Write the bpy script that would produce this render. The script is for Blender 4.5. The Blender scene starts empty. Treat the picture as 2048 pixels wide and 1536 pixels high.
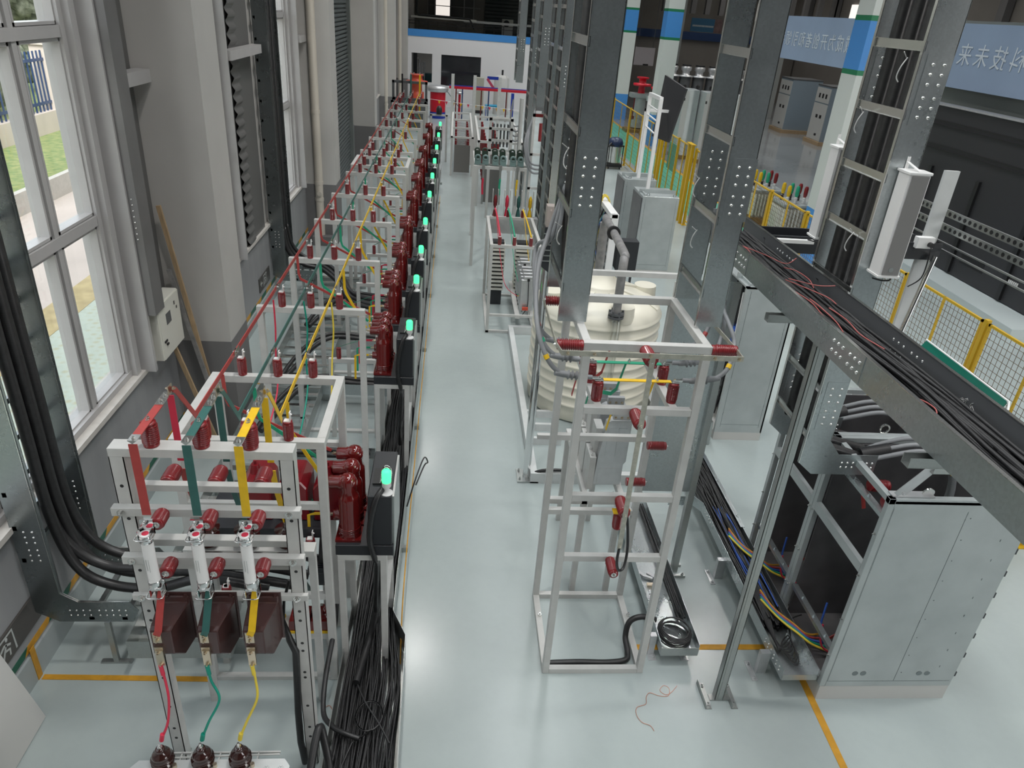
import bpy, bmesh, math, random
from mathutils import Vector, Matrix
PI = math.pi
random.seed(7)
S = bpy.context.scene
COL = S.collection
R = math.radians

# ---------------------------------------------------------------- camera
cam_d = bpy.data.cameras.new('camera')
cam = bpy.data.objects.new('camera', cam_d)
COL.objects.link(cam)
cam_d.sensor_fit = 'HORIZONTAL'
cam_d.sensor_width = 36.0
cam_d.lens = 1452.81 / 2048 * 36.0
cam_d.clip_start = 0.05
cam_d.clip_end = 400
_p, _r, _y = 0.479048677, 0.0788012719, 0.100974033
_f = Vector((math.cos(_p)*math.sin(_y), math.cos(_p)*math.cos(_y), -math.sin(_p)))
_rt = Vector((math.cos(_y), -math.sin(_y), 0)); _up = _rt.cross(_f)
_a = _rt*math.cos(_r) + _up*math.sin(_r)
_b = -_rt*math.sin(_r) + _up*math.cos(_r)
cam.matrix_world = Matrix(((_a.x, _b.x, -_f.x, 0), (_a.y, _b.y, -_f.y, 0), (_a.z, _b.z, -_f.z, 5.0), (0, 0, 0, 1)))
S.camera = cam

# ---------------------------------------------------------------- world, light, exposure
w = bpy.data.worlds.new('sky'); S.world = w; w.use_nodes = True
nt = w.node_tree; nt.nodes.clear()
sky = nt.nodes.new('ShaderNodeTexSky'); sky.sky_type = 'NISHITA'; sky.sun_disc = False; sky.sun_elevation = R(38); sky.sun_rotation = R(150); sky.dust_density = 3.0
bgn = nt.nodes.new('ShaderNodeBackground'); bgn.inputs['Strength'].default_value = 0.75
outn = nt.nodes.new('ShaderNodeOutputWorld')
hs = nt.nodes.new('ShaderNodeHueSaturation'); hs.inputs['Saturation'].default_value = 0.22
nt.links.new(sky.outputs[0], hs.inputs['Color']); nt.links.new(hs.outputs[0], bgn.inputs['Color'])
nt.links.new(bgn.outputs[0], outn.inputs['Surface'])
S.view_settings.view_transform = 'Standard'
S.view_settings.look = 'None'
S.view_settings.gamma = 1.0
S.view_settings.use_curve_mapping = False
S.view_settings.exposure = 0.0

def area_light(name, loc, sx, sy, power, color=(1, 1, 1), shape='RECTANGLE', rot=(0, 0, 0), spread=PI):
    d = bpy.data.lights.new(name, 'AREA'); d.shape = shape; d.size = sx; d.energy = power; d.color = color
    if shape == 'RECTANGLE': d.size_y = sy
    d.spread = spread
    o = bpy.data.objects.new(name, d); COL.objects.link(o); o.location = loc; o.rotation_euler = rot
    return o
# two unseen overhead fill strips, added, and the rows of round high-bay lamps
area_light('overhead_fill', (2.0, 18, 10.3), 1.6, 44, 1000, (0.96, 0.985, 1.0), spread=R(125))
area_light('overhead_fill', (9.0, 18, 10.3), 1.6, 44, 760, (0.96, 0.985, 1.0), spread=R(125))
LAMPS = [(x, y) for x in (-0.6, 6.4) for y in (-3.6, 4.4, 12.6, 20.8, 29.0, 37.2)] + [(14.5, y) for y in (4.4, 20.8, 37.2)]
for lx, ly in LAMPS:
    area_light('lamp_glow', (lx, ly, 8.97), 0.42, 0.42, 85, (1.0, 0.97, 0.93), 'DISK', spread=R(130))

area_light('overhead_fill', (18.0, 30, 10.3), 2.0, 50, 900, (1.0, 0.97, 0.92), spread=R(150))  # third unseen fill strip, added to brighten the dim right-hand hall
# ---------------------------------------------------------------- materials
def nodes(m):
    m.use_nodes = True
    n = m.node_tree.nodes; n.clear()
    o = n.new('ShaderNodeOutputMaterial'); b = n.new('ShaderNodeBsdfPrincipled')
    m.node_tree.links.new(b.outputs[0], o.inputs[0])
    return n, m.node_tree.links, b
def mat(name, c, rough=0.5, metal=0.0, var=0.0, scale=6.0, bump=0.0, bscale=60.0, rvar=0.0, c2=None, coat=0.0, stretch=None, spec=0.5, detail=4.0):
    m = bpy.data.materials.new(name)
    n, L, b = nodes(m)
    b.inputs['Base Color'].default_value = (*c, 1); b.inputs['Roughness'].default_value = rough
    b.inputs['Metallic'].default_value = metal; b.inputs['Specular IOR Level'].default_value = spec
    if coat: b.inputs['Coat Weight'].default_value = coat; b.inputs['Coat Roughness'].default_value = 0.06
    tc = None
    if var or rvar or bump:
        tc = n.new('ShaderNodeTexCoord'); src = tc.outputs['Object']
        if stretch:
            mp = n.new('ShaderNodeMapping'); mp.inputs['Scale'].default_value = stretch
            L.new(src, mp.inputs[0]); src = mp.outputs[0]
    if var or rvar:
        t = n.new('ShaderNodeTexNoise'); t.inputs['Scale'].default_value = scale; t.inputs['Detail'].default_value = detail
        L.new(src, t.inputs['Vector'])
    if var:
        r = n.new('ShaderNodeValToRGB')
        d = c2 if c2 else tuple(max(0, k*(1-var)) for k in c)
        r.color_ramp.elements[0].position = 0.32; r.color_ramp.elements[1].position = 0.68
        r.color_ramp.elements[0].color = (*d, 1); r.color_ramp.elements[1].color = (*c, 1)
        L.new(t.outputs['Fac'], r.inputs[0]); L.new(r.outputs[0], b.inputs['Base Color'])
    if rvar:
        q = n.new('ShaderNodeMapRange'); q.inputs['From Min'].default_value = 0.3; q.inputs['From Max'].default_value = 0.7
        q.inputs['To Min'].default_value = max(0.02, rough-rvar); q.inputs['To Max'].default_value = min(1, rough+rvar)
        L.new(t.outputs['Fac'], q.inputs['Value']); L.new(q.outputs[0], b.inputs['Roughness'])
    if bump:
        t2 = n.new('ShaderNodeTexNoise'); t2.inputs['Scale'].default_value = bscale; t2.inputs['Detail'].default_value = 3
        L.new(src, t2.inputs['Vector'])
        bp = n.new('ShaderNodeBump'); bp.inputs['Strength'].default_value = bump; bp.inputs['Distance'].default_value = 0.01
        L.new(t2.outputs['Fac'], bp.inputs['Height']); L.new(bp.outputs[0], b.inputs['Normal'])
    return m
def emis(name, c, s, base=(0, 0, 0)):
    m = bpy.data.materials.new(name); n, L, b = nodes(m)
    b.inputs['Base Color'].default_value = (*base, 1)
    b.inputs['Emission Color'].default_value = (*c, 1); b.inputs['Emission Strength'].default_value = s
    return m
def zinc(name, tint, rough, spangle=0.25, sc=55.0):
    m = bpy.data.materials.new(name); n, L, b = nodes(m)
    tc = n.new('ShaderNodeTexCoord')
    v = n.new('ShaderNodeTexVoronoi'); v.inputs['Scale'].default_value = sc
    t = n.new('ShaderNodeTexNoise'); t.inputs['Scale'].default_value = 3.0; t.inputs['Detail'].default_value = 5
    L.new(tc.outputs['Object'], v.inputs['Vector']); L.new(tc.outputs['Object'], t.inputs['Vector'])
    sp = n.new('ShaderNodeSeparateColor'); L.new(v.outputs['Color'], sp.inputs[0])
    mx = n.new('ShaderNodeMix'); mx.data_type = 'RGBA'
    mx.inputs['A'].default_value = (*[k*(1-spangle) for k in tint], 1); mx.inputs['B'].default_value = (*tint, 1)
    L.new(sp.outputs[0], mx.inputs['Factor']); L.new(mx.outputs['Result'], b.inputs['Base Color'])
    ad = n.new('ShaderNodeMath'); ad.operation = 'MULTIPLY_ADD'; ad.inputs[1].default_value = 0.015
    L.new(sp.outputs[1], ad.inputs[0])
    mr = n.new('ShaderNodeMapRange'); mr.inputs['To Min'].default_value = rough-0.08; mr.inputs['To Max'].default_value = rough+0.12
    L.new(t.outputs['Fac'], mr.inputs['Value']); L.new(mr.outputs[0], ad.inputs[2]); L.new(ad.outputs[0], b.inputs['Roughness'])
    b.inputs['Metallic'].default_value = 0.92
    return m
M = {}
M['paint'] = mat('light_grey_paint', (0.56, 0.56, 0.54), 0.38, var=0.10, scale=9)
M['paint2'] = mat('cool_grey_paint', (0.60, 0.62, 0.615), 0.4, var=0.08, scale=7)
M['cabinet'] = mat('zinc_grey_sheet', (0.46, 0.50, 0.50), 0.34, metal=0.35, var=0.12, scale=4, rvar=0.06)
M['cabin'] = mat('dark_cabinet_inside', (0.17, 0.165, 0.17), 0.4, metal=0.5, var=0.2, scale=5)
M['plinth'] = mat('grey_plinth_paint', (0.52, 0.52, 0.50), 0.5)
M['zinc'] = zinc('galvanised_steel', (0.52, 0.56, 0.57), 0.27, 0.10, 70)
M['zinc2'] = zinc('dull_galvanised_steel', (0.46, 0.48, 0.47), 0.32, 0.05, 90)
M['zincd'] = zinc('dark_galvanised_steel', (0.26, 0.285, 0.29), 0.26, 0.05, 60)
M['steel'] = mat('bright_steel', (0.72, 0.72, 0.70), 0.22, 1.0)
M['chrome'] = mat('polished_steel', (0.8, 0.8, 0.8), 0.08, 1.0)
M['brass'] = mat('brass_bolt', (0.62, 0.54, 0.42), 0.3, 1.0)
M['alu'] = mat('cast_aluminium', (0.62, 0.63, 0.64), 0.38, 0.7, var=0.1, scale=12)
M['red_ins'] = mat('red_epoxy_insulator', (0.235, 0.014, 0.018), 0.32, var=0.15, scale=12, coat=0.25)
M['red_pole'] = mat('dark_red_epoxy', (0.125, 0.008, 0.008), 0.16, coat=0.6)
M['red'] = mat('bright_red_epoxy', (0.19, 0.006, 0.012), 0.3, coat=0.3)
M['tank_red'] = mat('red_gloss_paint', (0.60, 0.012, 0.03), 0.3)
M['orange_red'] = mat('orange_red_paint', (0.55, 0.07, 0.035), 0.35)
M['brown'] = mat('brown_porcelain', (0.035, 0.012, 0.010), 0.12, coat=0.7)
M['brown_ct'] = mat('brown_resin', (0.060, 0.026, 0.024), 0.26, var=0.2, scale=8, coat=0.2)
M['bus_r'] = mat('red_busbar_sleeve', (0.42, 0.055, 0.05), 0.45, var=0.1, scale=20)
M['bus_g'] = mat('green_busbar_sleeve', (0.035, 0.13, 0.115), 0.45, var=0.1, scale=20)
M['bus_y'] = mat('yellow_busbar_sleeve', (0.80, 0.50, 0.012), 0.5, var=0.12, scale=20)
M['green'] = mat('bright_green_sleeve', (0.02, 0.34, 0.19), 0.45)
M['wire_r'] = mat('red_wire', (0.62, 0.03, 0.07), 0.4)
M['wire_g'] = mat('green_wire', (0.0, 0.26, 0.18), 0.4)
M['wire_y'] = mat('yellow_wire', (0.72, 0.55, 0.05), 0.4)
M['wire_p'] = mat('pink_red_wire', (0.40, 0.10, 0.09), 0.45)
M['wire_b'] = mat('blue_wire', (0.03, 0.10, 0.42), 0.45)
M['black'] = mat('black_rubber', (0.018, 0.018, 0.019), 0.42, var=0.3, scale=30)
M['blackc'] = mat('black_cable', (0.030, 0.030, 0.031), 0.38, var=0.35, scale=25)
M['blackp'] = mat('black_powder_paint', (0.022, 0.024, 0.028), 0.36, bump=0.1, bscale=220)
M['led'] = mat('matt_black_panel', (0.030, 0.030, 0.033), 0.5)
M['greyc'] = mat('grey_cable', (0.22, 0.23, 0.24), 0.5)
M['gpipe'] = mat('grey_plastic_pipe', (0.17, 0.17, 0.175), 0.4, var=0.25, scale=9, c2=(0.30, 0.29, 0.28))
M['white'] = mat('white_paint', (0.80, 0.80, 0.79), 0.4)
M['whiteg'] = mat('white_glaze', (0.82, 0.81, 0.80), 0.15, coat=0.5)
M['tank'] = mat('cream_plastic', (0.74, 0.71, 0.60), 0.35, var=0.08, scale=2)
M['pipe_w'] = mat('cream_plastic_pipe', (0.66, 0.61, 0.53), 0.35)
M['yellow'] = mat('yellow_fence_paint', (0.58, 0.36, 0.01), 0.4)
M['tape'] = mat('amber_floor_tape', (0.60, 0.30, 0.02), 0.5, var=0.2, scale=14)
M['tgreen'] = mat('green_tape', (0.01, 0.10, 0.06), 0.5)
M['board'] = mat('green_board', (0.0, 0.14, 0.095), 0.3)
M['wood'] = mat('pale_timber', (0.48, 0.34, 0.20), 0.6, var=0.3, scale=10, stretch=(8, 8, 0.6))
M['cream'] = mat('cream_enamel', (0.68, 0.67, 0.60), 0.4)
M['dk'] = mat('dark_grey_sheet', (0.10, 0.105, 0.11), 0.45, var=0.1, scale=3)
M['shutter'] = mat('dark_green_grey_shutter', (0.075, 0.088, 0.088), 0.42)
M['slat'] = mat('grey_corrugated_sheet', (0.12, 0.118, 0.115), 0.45)
M['sign'] = mat('dark_sign_plate', (0.07, 0.065, 0.06), 0.4)
M['signw'] = mat('pale_sign_print', (0.42, 0.44, 0.43), 0.5)
M['blue'] = mat('sky_blue_paint', (0.06, 0.27, 0.66), 0.45)
M['navy'] = mat('navy_paint', (0.02, 0.05, 0.14), 0.4)
M['tblue'] = mat('blue_paint', (0.01, 0.04, 0.36), 0.35)
M['pgreen'] = mat('green_paint_band', (0.01, 0.19, 0.08), 0.45)
M['peach'] = mat('pale_green_resin', (0.16, 0.24, 0.23), 0.4)
M['olive'] = mat('dark_olive_resin', (0.025, 0.045, 0.03), 0.4)
M['mesh'] = mat('grey_gauze', (0.16, 0.155, 0.145), 0.7)
M['led_g'] = emis('green_lamp', (0.05, 1.0, 0.22), 2.6, (0.0, 0.5, 0.15))
M['lamp'] = emis('lamp_face', (1.0, 0.97, 0.92), 6.0)
M['brownt'] = mat('brown_paint', (0.22, 0.13, 0.035), 0.45)
M['copper'] = mat('copper_wire', (0.55, 0.22, 0.13), 0.4, 0.6)
M['speaker'] = mat('grey_speaker_grille', (0.22, 0.215, 0.21), 0.6)

def glass_mat():
    m = bpy.data.materials.new('window_glass'); m.use_nodes = True
    n = m.node_tree.nodes; n.clear(); L = m.node_tree.links
    o = n.new('ShaderNodeOutputMaterial'); t = n.new('ShaderNodeBsdfTransparent'); g = n.new('ShaderNodeBsdfGlossy')
    t.inputs[0].default_value = (0.93, 0.95, 0.94, 1); g.inputs['Roughness'].default_value = 0.02
    fr = n.new('ShaderNodeMath'); fr.inputs[0].default_value = 0.04; fr.operation = 'ADD'; fr.inputs[1].default_value = 0.03
    x = n.new('ShaderNodeMixShader'); L.new(fr.outputs[0], x.inputs[0]); L.new(t.outputs[0], x.inputs[1]); L.new(g.outputs[0], x.inputs[2]); L.new(x.outputs[0], o.inputs[0])
    return m
M['glass'] = glass_mat()

# ---------------------------------------------------------------- mesh helpers
def V(*a): return Vector(a[0] if len(a) == 1 else a)
def frame_of(d, up=None):
    d = Vector(d).normalized()
    u = Vector(up) if up else (Vector((0, 0, 1)) if abs(d.z) < 0.95 else Vector((0, 1, 0)))
    s = d.cross(u).normalized(); u = s.cross(d).normalized()
    return d, s, u
class MB:
    """collects shapes given in world coordinates; build() links them as one mesh object"""
    def __init__(s): s.v = []; s.f = []; s.sm = []
    def add(s, vs, fs, smooth=False):
        k = len(s.v); s.v += [tuple(v) for v in vs]; s.f += [tuple(i+k for i in f) for f in fs]; s.sm += [smooth]*len(fs); return s
    def box(s, x0, x1, y0, y1, z0, z1):
        if x0 > x1: x0, x1 = x1, x0
        if y0 > y1: y0, y1 = y1, y0
        if z0 > z1: z0, z1 = z1, z0
        vs = [(x, y, z) for z in (z0, z1) for y in (y0, y1) for x in (x0, x1)]
        return s.add(vs, [(0, 2, 3, 1), (4, 5, 7, 6), (0, 1, 5, 4), (2, 6, 7, 3), (0, 4, 6, 2), (1, 3, 7, 5)])
    def bar(s, p, q, w, h, up=None):
        """rectangular bar from p to q, w across and h along up"""
        p, q = Vector(p), Vector(q); d, sd, u = frame_of(q-p, up)
        vs = [c + sd*(i*w/2) + u*(j*h/2) for c in (p, q) for i, j in ((-1, -1), (1, -1), (1, 1), (-1, 1))]
        return s.add(vs, [(0, 1, 2, 3), (7, 6, 5, 4), (0, 4, 5, 1), (1, 5, 6, 2), (2, 6, 7, 3), (3, 7, 4, 0)])
    def strip(s, pts, w, h, up=None):
        """flat bar bent through pts: one continuous strip"""
        pts = [Vector(p) for p in pts]; n = len(pts); vs = []; fs = []
        for i, p in enumerate(pts):
            d = (pts[min(i+1, n-1)]-pts[max(i-1, 0)])
            d, sd, u = frame_of(d, up)
            for a, b in ((-1, -1), (1, -1), (1, 1), (-1, 1)): vs.append(p+sd*(a*w/2)+u*(b*h/2))
        for i in range(n-1):
            k = i*4
            for j in range(4): fs.append((k+j, k+4+j, k+4+(j+1) % 4, k+(j+1) % 4))
        fs += [(0, 1, 2, 3), (4*n-1, 4*n-2, 4*n-3, 4*n-4)]
        return s.add(vs, fs)
    def cyl(s, p, q, r0, r1=None, n=14, cap=True):
        p, q = Vector(p), Vector(q); r1 = r0 if r1 is None else r1
        return s.lathe(p, q-p, [(r0, 0), (r1, (q-p).length)], n, cap)
    def lathe(s, p, d, prof, n=16, cap=True, smooth=True):
        """prof: (radius, distance along d)"""
        p = Vector(p); d, sd, u = frame_of(d); vs = []; fs = []
        for r, h in prof:
            for k in range(n):
                t = 2*PI*k/n; vs.append(p+d*h+(sd*math.cos(t)+u*math.sin(t))*r)
        for i in range(len(prof)-1):
            for k in range(n):
                a, b = i*n+k, i*n+(k+1) % n; fs.append((a, b, b+n, a+n))
        s.add(vs, fs, smooth)
        if cap:
            m = len(prof)-1
            s.add(vs[:n], [tuple(range(n))[::-1]]); s.add(vs[m*n:], [tuple(range(n))])
        return s
    def tube(s, pts, r, n=8, cap=True, res=1):
        pts = [Vector(p) for p in pts]
        if res > 1: pts = smooth_path(pts, res)
        m = len(pts); vs = []; fs = []; ref = None
        for i, p in enumerate(pts):
            d = pts[min(i+1, m-1)]-pts[max(i-1, 0)]
            if d.length < 1e-6: d = Vector((0, 0, 1))
            d.normalize()
            if ref is None: _, sd, u = frame_of(d)
            else:
                sd = (ref - d*ref.dot(d))
                sd = sd.normalized() if sd.length > 1e-4 else frame_of(d)[1]
                u = sd.cross(d).normalized()
            ref = sd
            rr = r[i] if isinstance(r, (list, tuple)) and len(r) == m else (r if not isinstance(r, (list, tuple)) else r[0])
            for k in range(n):
                t = 2*PI*k/n; vs.append(p+(sd*math.cos(t)+u*math.sin(t))*rr)
        for i in range(m-1):
            for k in range(n):
                a, b = i*n+k, i*n+(k+1) % n; fs.append((a, a+n, b+n, b))
        s.add(vs, fs, True)
        if cap: s.add(vs[:n], [tuple(range(n))]); s.add(vs[-n:], [tuple(range(n))[::-1]])
        return s
    def prism(s, poly, axis, a, b, smooth=False):
        """poly: 2D outline in the plane across axis ('x': (y,z), 'y': (x,z), 'z': (x,y)), from a to b along axis"""
        def P(c, t): return {'x': (t, c[0], c[1]), 'y': (c[0], t, c[1]), 'z': (c[0], c[1], t)}[axis]
        n = len(poly); vs = [P(c, a) for c in poly]+[P(c, b) for c in poly]
        fs = [tuple(range(n)), tuple(range(2*n-1, n-1, -1))]+[(i, i+n, (i+1) % n+n, (i+1) % n) for i in range(n)]
        return s.add(vs, fs)
    def bolt(s, p, d, r=0.012, h=0.012):
        return s.lathe(p, d, [(r, 0), (r, h), (r*0.55, h), (r*0.5, h*1.9)], 6, True, False)
    def dome(s, p, d, r=0.012, h=0.008):
        return s.lathe(p, d, [(r, 0), (r*0.8, h*0.7), (r*0.3, h)], 8)
    def sphere(s, c, r, n=12, m=8, sc=(1, 1, 1)):
        c = Vector(c); vs = []; fs = []
        for i in range(m+1):
            a = PI*i/m
            for k in range(n):
                t = 2*PI*k/n; vs.append(c+Vector((math.sin(a)*math.cos(t)*r*sc[0], math.sin(a)*math.sin(t)*r*sc[1], math.cos(a)*r*sc[2])))
        for i in range(m):
            for k in range(n): fs.append((i*n+k, (i+1)*n+k, (i+1)*n+(k+1) % n, i*n+(k+1) % n))
        return s.add(vs, fs, True)
    def build(s, name, m, parent=None, bevel=0.0):
        me = bpy.data.meshes.new(name)
        off = Vector((0, 0, 0))
        par = parent
        while par is not None: off += par.location; par = par.parent
        me.from_pydata([tuple(Vector(v)-off) for v in s.v], [], s.f)
        me.polygons.foreach_set('use_smooth', s.sm)
        me.materials.append(M[m] if isinstance(m, str) else m); me.validate(); me.update()
        bm = bmesh.new(); bm.from_mesh(me); bmesh.ops.recalc_face_normals(bm, faces=bm.faces); bm.to_mesh(me); bm.free()
        o = bpy.data.objects.new(name, me); COL.objects.link(o); o.parent = parent
        if bevel:
            b = o.modifiers.new('bevel', 'BEVEL'); b.width = bevel; b.segments = 1; b.limit_method = 'ANGLE'
        return o
def smooth_path(pts, res):
    out = []; n = len(pts)
    for i in range(n-1):
        p0 = pts[max(i-1, 0)]; p1 = pts[i]; p2 = pts[i+1]; p3 = pts[min(i+2, n-1)]
        for k in range(res):
            t = k/res
            out.append(0.5*((2*p1)+(p2-p0)*t+(2*p0-5*p1+4*p2-p3)*t*t+(3*p1-p0-3*p2+p3)*t*t*t))
    out.append(pts[-1]); return out
def tag(o, label=None, cat=None, group=None, kind=None):
    if label: o['label'] = label
    if cat: o['category'] = cat
    if group: o['group'] = group
    if kind: o['kind'] = kind
    return o
def thing(name, label, cat, loc=(0, 0, 0), group=None):
    o = bpy.data.objects.new(name, None); COL.objects.link(o); o.empty_display_size = 0.1
    o.location = loc; return tag(o, label, cat, group)
def struct(name, mb, m, parent=None):
    o = mb.build(name, m, parent)
    if parent is None: o['kind'] = 'structure'
    return o
KIDS = {}
def kids(o):
    return [c for c in S.objects if c.parent is o] if False else list(o.children)
def dup(root, loc=None, rot=None, label=None, group=None, scale=None):
    r = root.copy(); COL.objects.link(r)
    if loc is not None: r.location = loc
    if rot is not None: r.rotation_euler = rot
    if scale is not None: r.scale = scale
    if label: r['label'] = label
    if group: r['group'] = group
    for ch in list(root.children):
        c = ch.copy(); COL.objects.link(c); c.parent = r
        for g in list(ch.children):
            d = g.copy(); COL.objects.link(d); d.parent = c
    return r
def ordn(i): return ['nearest', 'second', 'third', 'fourth', 'fifth', 'sixth', 'seventh', 'eighth', 'ninth', 'tenth', 'eleventh', 'twelfth', 'thirteenth', 'fourteenth', 'fifteenth', 'sixteenth'][i]

# ================================================================ THE BUILDING
def floor_mat():
    m = bpy.data.materials.new('grey_green_epoxy_floor'); n, L, b = nodes(m)
    tc = n.new('ShaderNodeTexCoord')
    t = n.new('ShaderNodeTexNoise'); t.inputs['Scale'].default_value = 0.55; t.inputs['Detail'].default_value = 6; t.inputs['Roughness'].default_value = 0.6
    t2 = n.new('ShaderNodeTexNoise'); t2.inputs['Scale'].default_value = 14; t2.inputs['Detail'].default_value = 5
    L.new(tc.outputs['Object'], t.inputs['Vector']); L.new(tc.outputs['Object'], t2.inputs['Vector'])
    r = n.new('ShaderNodeValToRGB'); e = r.color_ramp.elements
    e[0].position = 0.25; e[0].color = (0.345, 0.395, 0.39, 1); e[1].position = 0.75; e[1].color = (0.41, 0.465, 0.46, 1)
    L.new(t.outputs['Fac'], r.inputs[0])
    mx = n.new('ShaderNodeMix'); mx.data_type = 'RGBA'; mx.blend_type = 'MULTIPLY'; mx.inputs['Factor'].default_value = 0.10
    r2 = n.new('ShaderNodeValToRGB'); r2.color_ramp.elements[0].position = 0.3; r2.color_ramp.elements[0].color = (0.8, 0.8, 0.8, 1); r2.color_ramp.elements[1].position = 0.6
    L.new(t2.outputs['Fac'], r2.inputs[0]); L.new(r.outputs[0], mx.inputs['A']); L.new(r2.outputs[0], mx.inputs['B'])
    L.new(mx.outputs['Result'], b.inputs['Base Color'])
    q = n.new('ShaderNodeMapRange'); q.inputs['To Min'].default_value = 0.16; q.inputs['To Max'].default_value = 0.27
    L.new(t.outputs['Fac'], q.inputs['Value']); L.new(q.outputs[0], b.inputs['Roughness'])
    b.inputs['Specular IOR Level'].default_value = 0.45
    return m
struct('floor', MB().box(-3.4, 24, -14, 60, -0.2, 0), floor_mat())
# wall on the window side; plain grey below the sills
M['wall'] = mat('pale_grey_wall_paint', (0.30, 0.305, 0.31), 0.6, var=0.12, scale=1.5, stretch=(1, 3, 0.5))
M['wallw'] = mat('off_white_wall_paint', (0.52, 0.505, 0.48), 0.6, var=0.06, scale=2)
M['wallg'] = mat('mid_grey_wall_paint', (0.19, 0.185, 0.185), 0.55, var=0.08, scale=2)
M['sill'] = mat('cream_plaster', (0.60, 0.57, 0.53), 0.6, var=0.12, scale=12)
XW = -3.17
SILL = 1.36
low = MB(); low.box(-3.42, XW, -14, 17.2, 0, SILL-0.03); low.box(-3.42, XW, 23.4, 60, 0, SILL-0.03)
struct('wall_left', low, 'wall')
piers = MB()
TOP = 10.6
for a, b in ((-14, 1.2), (6.98, 8.75), (10.62, 13.25), (15.42, 17.2), (23.3, 25.6), (27.2, 31.6), (33.4, 60)):
    piers.box(-3.42, -3.20, a, b, SILL, TOP)
piers.box(-3.42, -3.2, 16.9, 23.4, 6.2, TOP)
struct('trim_1', piers, 'wallw')
sl = MB()
for a, b in ((-4, 7.92), (8.62, 16.1), (24.8, 32.5)):
    sl.box(-3.46, -3.12, a, b, SILL-0.03, SILL+0.02)
struct('trim_2', sl, 'sill')
# structural columns of the window wall
for i, y0 in enumerate((7.92, 16.10, 24.38, 32.5, 40.7)):
    y1 = y0+0.68
    c = MB().box(-3.20, -2.52, y0, y1, 1.3, TOP)
    struct('trim_%d' % (3+i*2), c, 'wallw' if i != 2 else 'wallw')
    c = MB().box(-3.20, -2.515, y0-0.005, y1+0.005, 0, 1.3)
    struct('trim_%d' % (4+i*2), c, 'wallg')
# windows: white aluminium frames, three panes each
def window(n, y0, y1, z0=SILL+0.02, z1=8.0, trans=(3.0, 4.56, 6.4), mull=None):
    mull = mull or [(y0+y1)/2]
    f = MB(); x0, x1 = -3.36, -3.25
    f.box(x0-0.02, x1+0.04, y0, y0+0.07, z0, z1); f.box(x0-0.02, x1+0.04, y1-0.07, y1, z0, z1)
    f.box(x0-0.02, x1+0.05, y0, y1, z0, z0+0.06); f.box(x0-0.02, x1+0.04, y0, y1, z1-0.06, z1)
    for z in trans: f.box(x0-0.01, x1+0.03, y0, y1, z-0.045, z+0.045)
    for y in mull: f.box(x0, x1+0.02, y-0.035, y+0.035, z0, z1)
    # sash profiles inside the frame
    ys = [y0]+list(mull)+[y1]
    zs = [z0]+list(trans)+[z1]
    for a, b in zip(ys[:-1], ys[1:]):
        for c, d in zip(zs[:-1], zs[1:]):
            for q in (a+0.06, b-0.085): f.box(x0+0.02, x1+0.01, q, q+0.025, c+0.05, d-0.05)
            for q in (c+0.05, d-0.075): f.box(x0+0.02, x1+0.01, a+0.06, b-0.06, q, q+0.025)
    o = struct('window_%d' % n, f, 'wframe')
    g = MB().box(-3.312, -3.306, y0+0.03, y1-0.03, z0+0.03, z1-0.03).build('pane', 'glass', o)
    cs = MB(); cs.box(-3.26, -3.15, y1, y1+0.10, z0-0.02, z1); cs.box(-3.26, -3.15, y0-0.10, y0, z0-0.02, z1)
    cs.build('window_casing', 'wframe', o)
    return o
M['wframe'] = mat('white_window_frame', (0.42, 0.41, 0.405), 0.35, var=0.06, scale=5)  # white frames greyed: their backlit shade is put into the colour
window(1, 1.25, 6.85, mull=[2.9, 4.5, 6.08])
window(2, 8.80, 10.55, mull=[9.7])
window(3, 13.3, 15.35, mull=[14.3])
window(4, 25.7, 27.1)
window(5, 31.65, 32.4, mull=[])
# recesses with corrugated sheet beside each window, closed by a flat grey cover
def corrug(y0, y1, z0, z1, x, step=0.11, depth=0.035, m='slat', name='trim_20'):
    b = MB(); n = int((z1-z0)/step*4); prof = []
    for i in range(n+1):
        z = z0+(z1-z0)*i/n; prof.append((x+depth*math.sin(2*PI*(z-z0)/step), z))
    vs = []; fs = []
    for px, pz in prof: vs += [(px, y0, pz), (px, y1, pz)]
    for i in range(n): fs.append((2*i, 2*i+1, 2*i+3, 2*i+2))
    b.add(vs, fs, True)
    for px in (x-0.06,):
        b.box(px-0.01, px, y0, y1, z0, z1)
    return b
k = 20
for y0, y1, yc in ((7.02, 7.90, 7.28), (10.72, 12.42, 11.25), (15.48, 16.1, 15.5)):
    struct('trim_%d' % k, (corrug(yc, min(y1, yc+0.38), SILL+0.02, TOP, -3.13, 0.16, 0.025).box(-3.19, -3.16, y0, y1, SILL, TOP)), 'slat'); k += 1
    cv = MB(); cv.box(-3.17, -3.02, y0-0.03, y0+0.02, SILL, TOP)
    for z in (4.15, 6.9): cv.box(-3.12, -2.98, y0+0.02, y1, z-0.06, z+0.06)
    struct('trim_%d' % k, cv, 'wframe'); k += 1
# green and yellow hazard tape along the foot of the wall
tp = MB(); tg = MB()
y = -3.0; q = 0
while y < 16.0:
    (tp if q % 2 == 0 else tg).prism([(y, 0.285), (y+0.36, 0.285), (y+0.42, 0.345), (y+0.06, 0.345)], 'x', XW, XW+0.004)
    y += 0.36; q += 1
tape = thing('hazard_tape', 'green and yellow hazard tape stuck along the foot of the window wall', 'tape', (XW, 6, 0.3))
tp.build('yellow_stripe', 'tape', tape); tg.build('green_stripe', 'tgreen', tape)
struct('baseboard_left', MB().box(XW, XW+0.02, -4, 16.1, 0, 0.26), mat('blue_grey_skirting_paint', (0.36, 0.40, 0.40), 0.5, var=0.1, scale=2))
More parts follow.
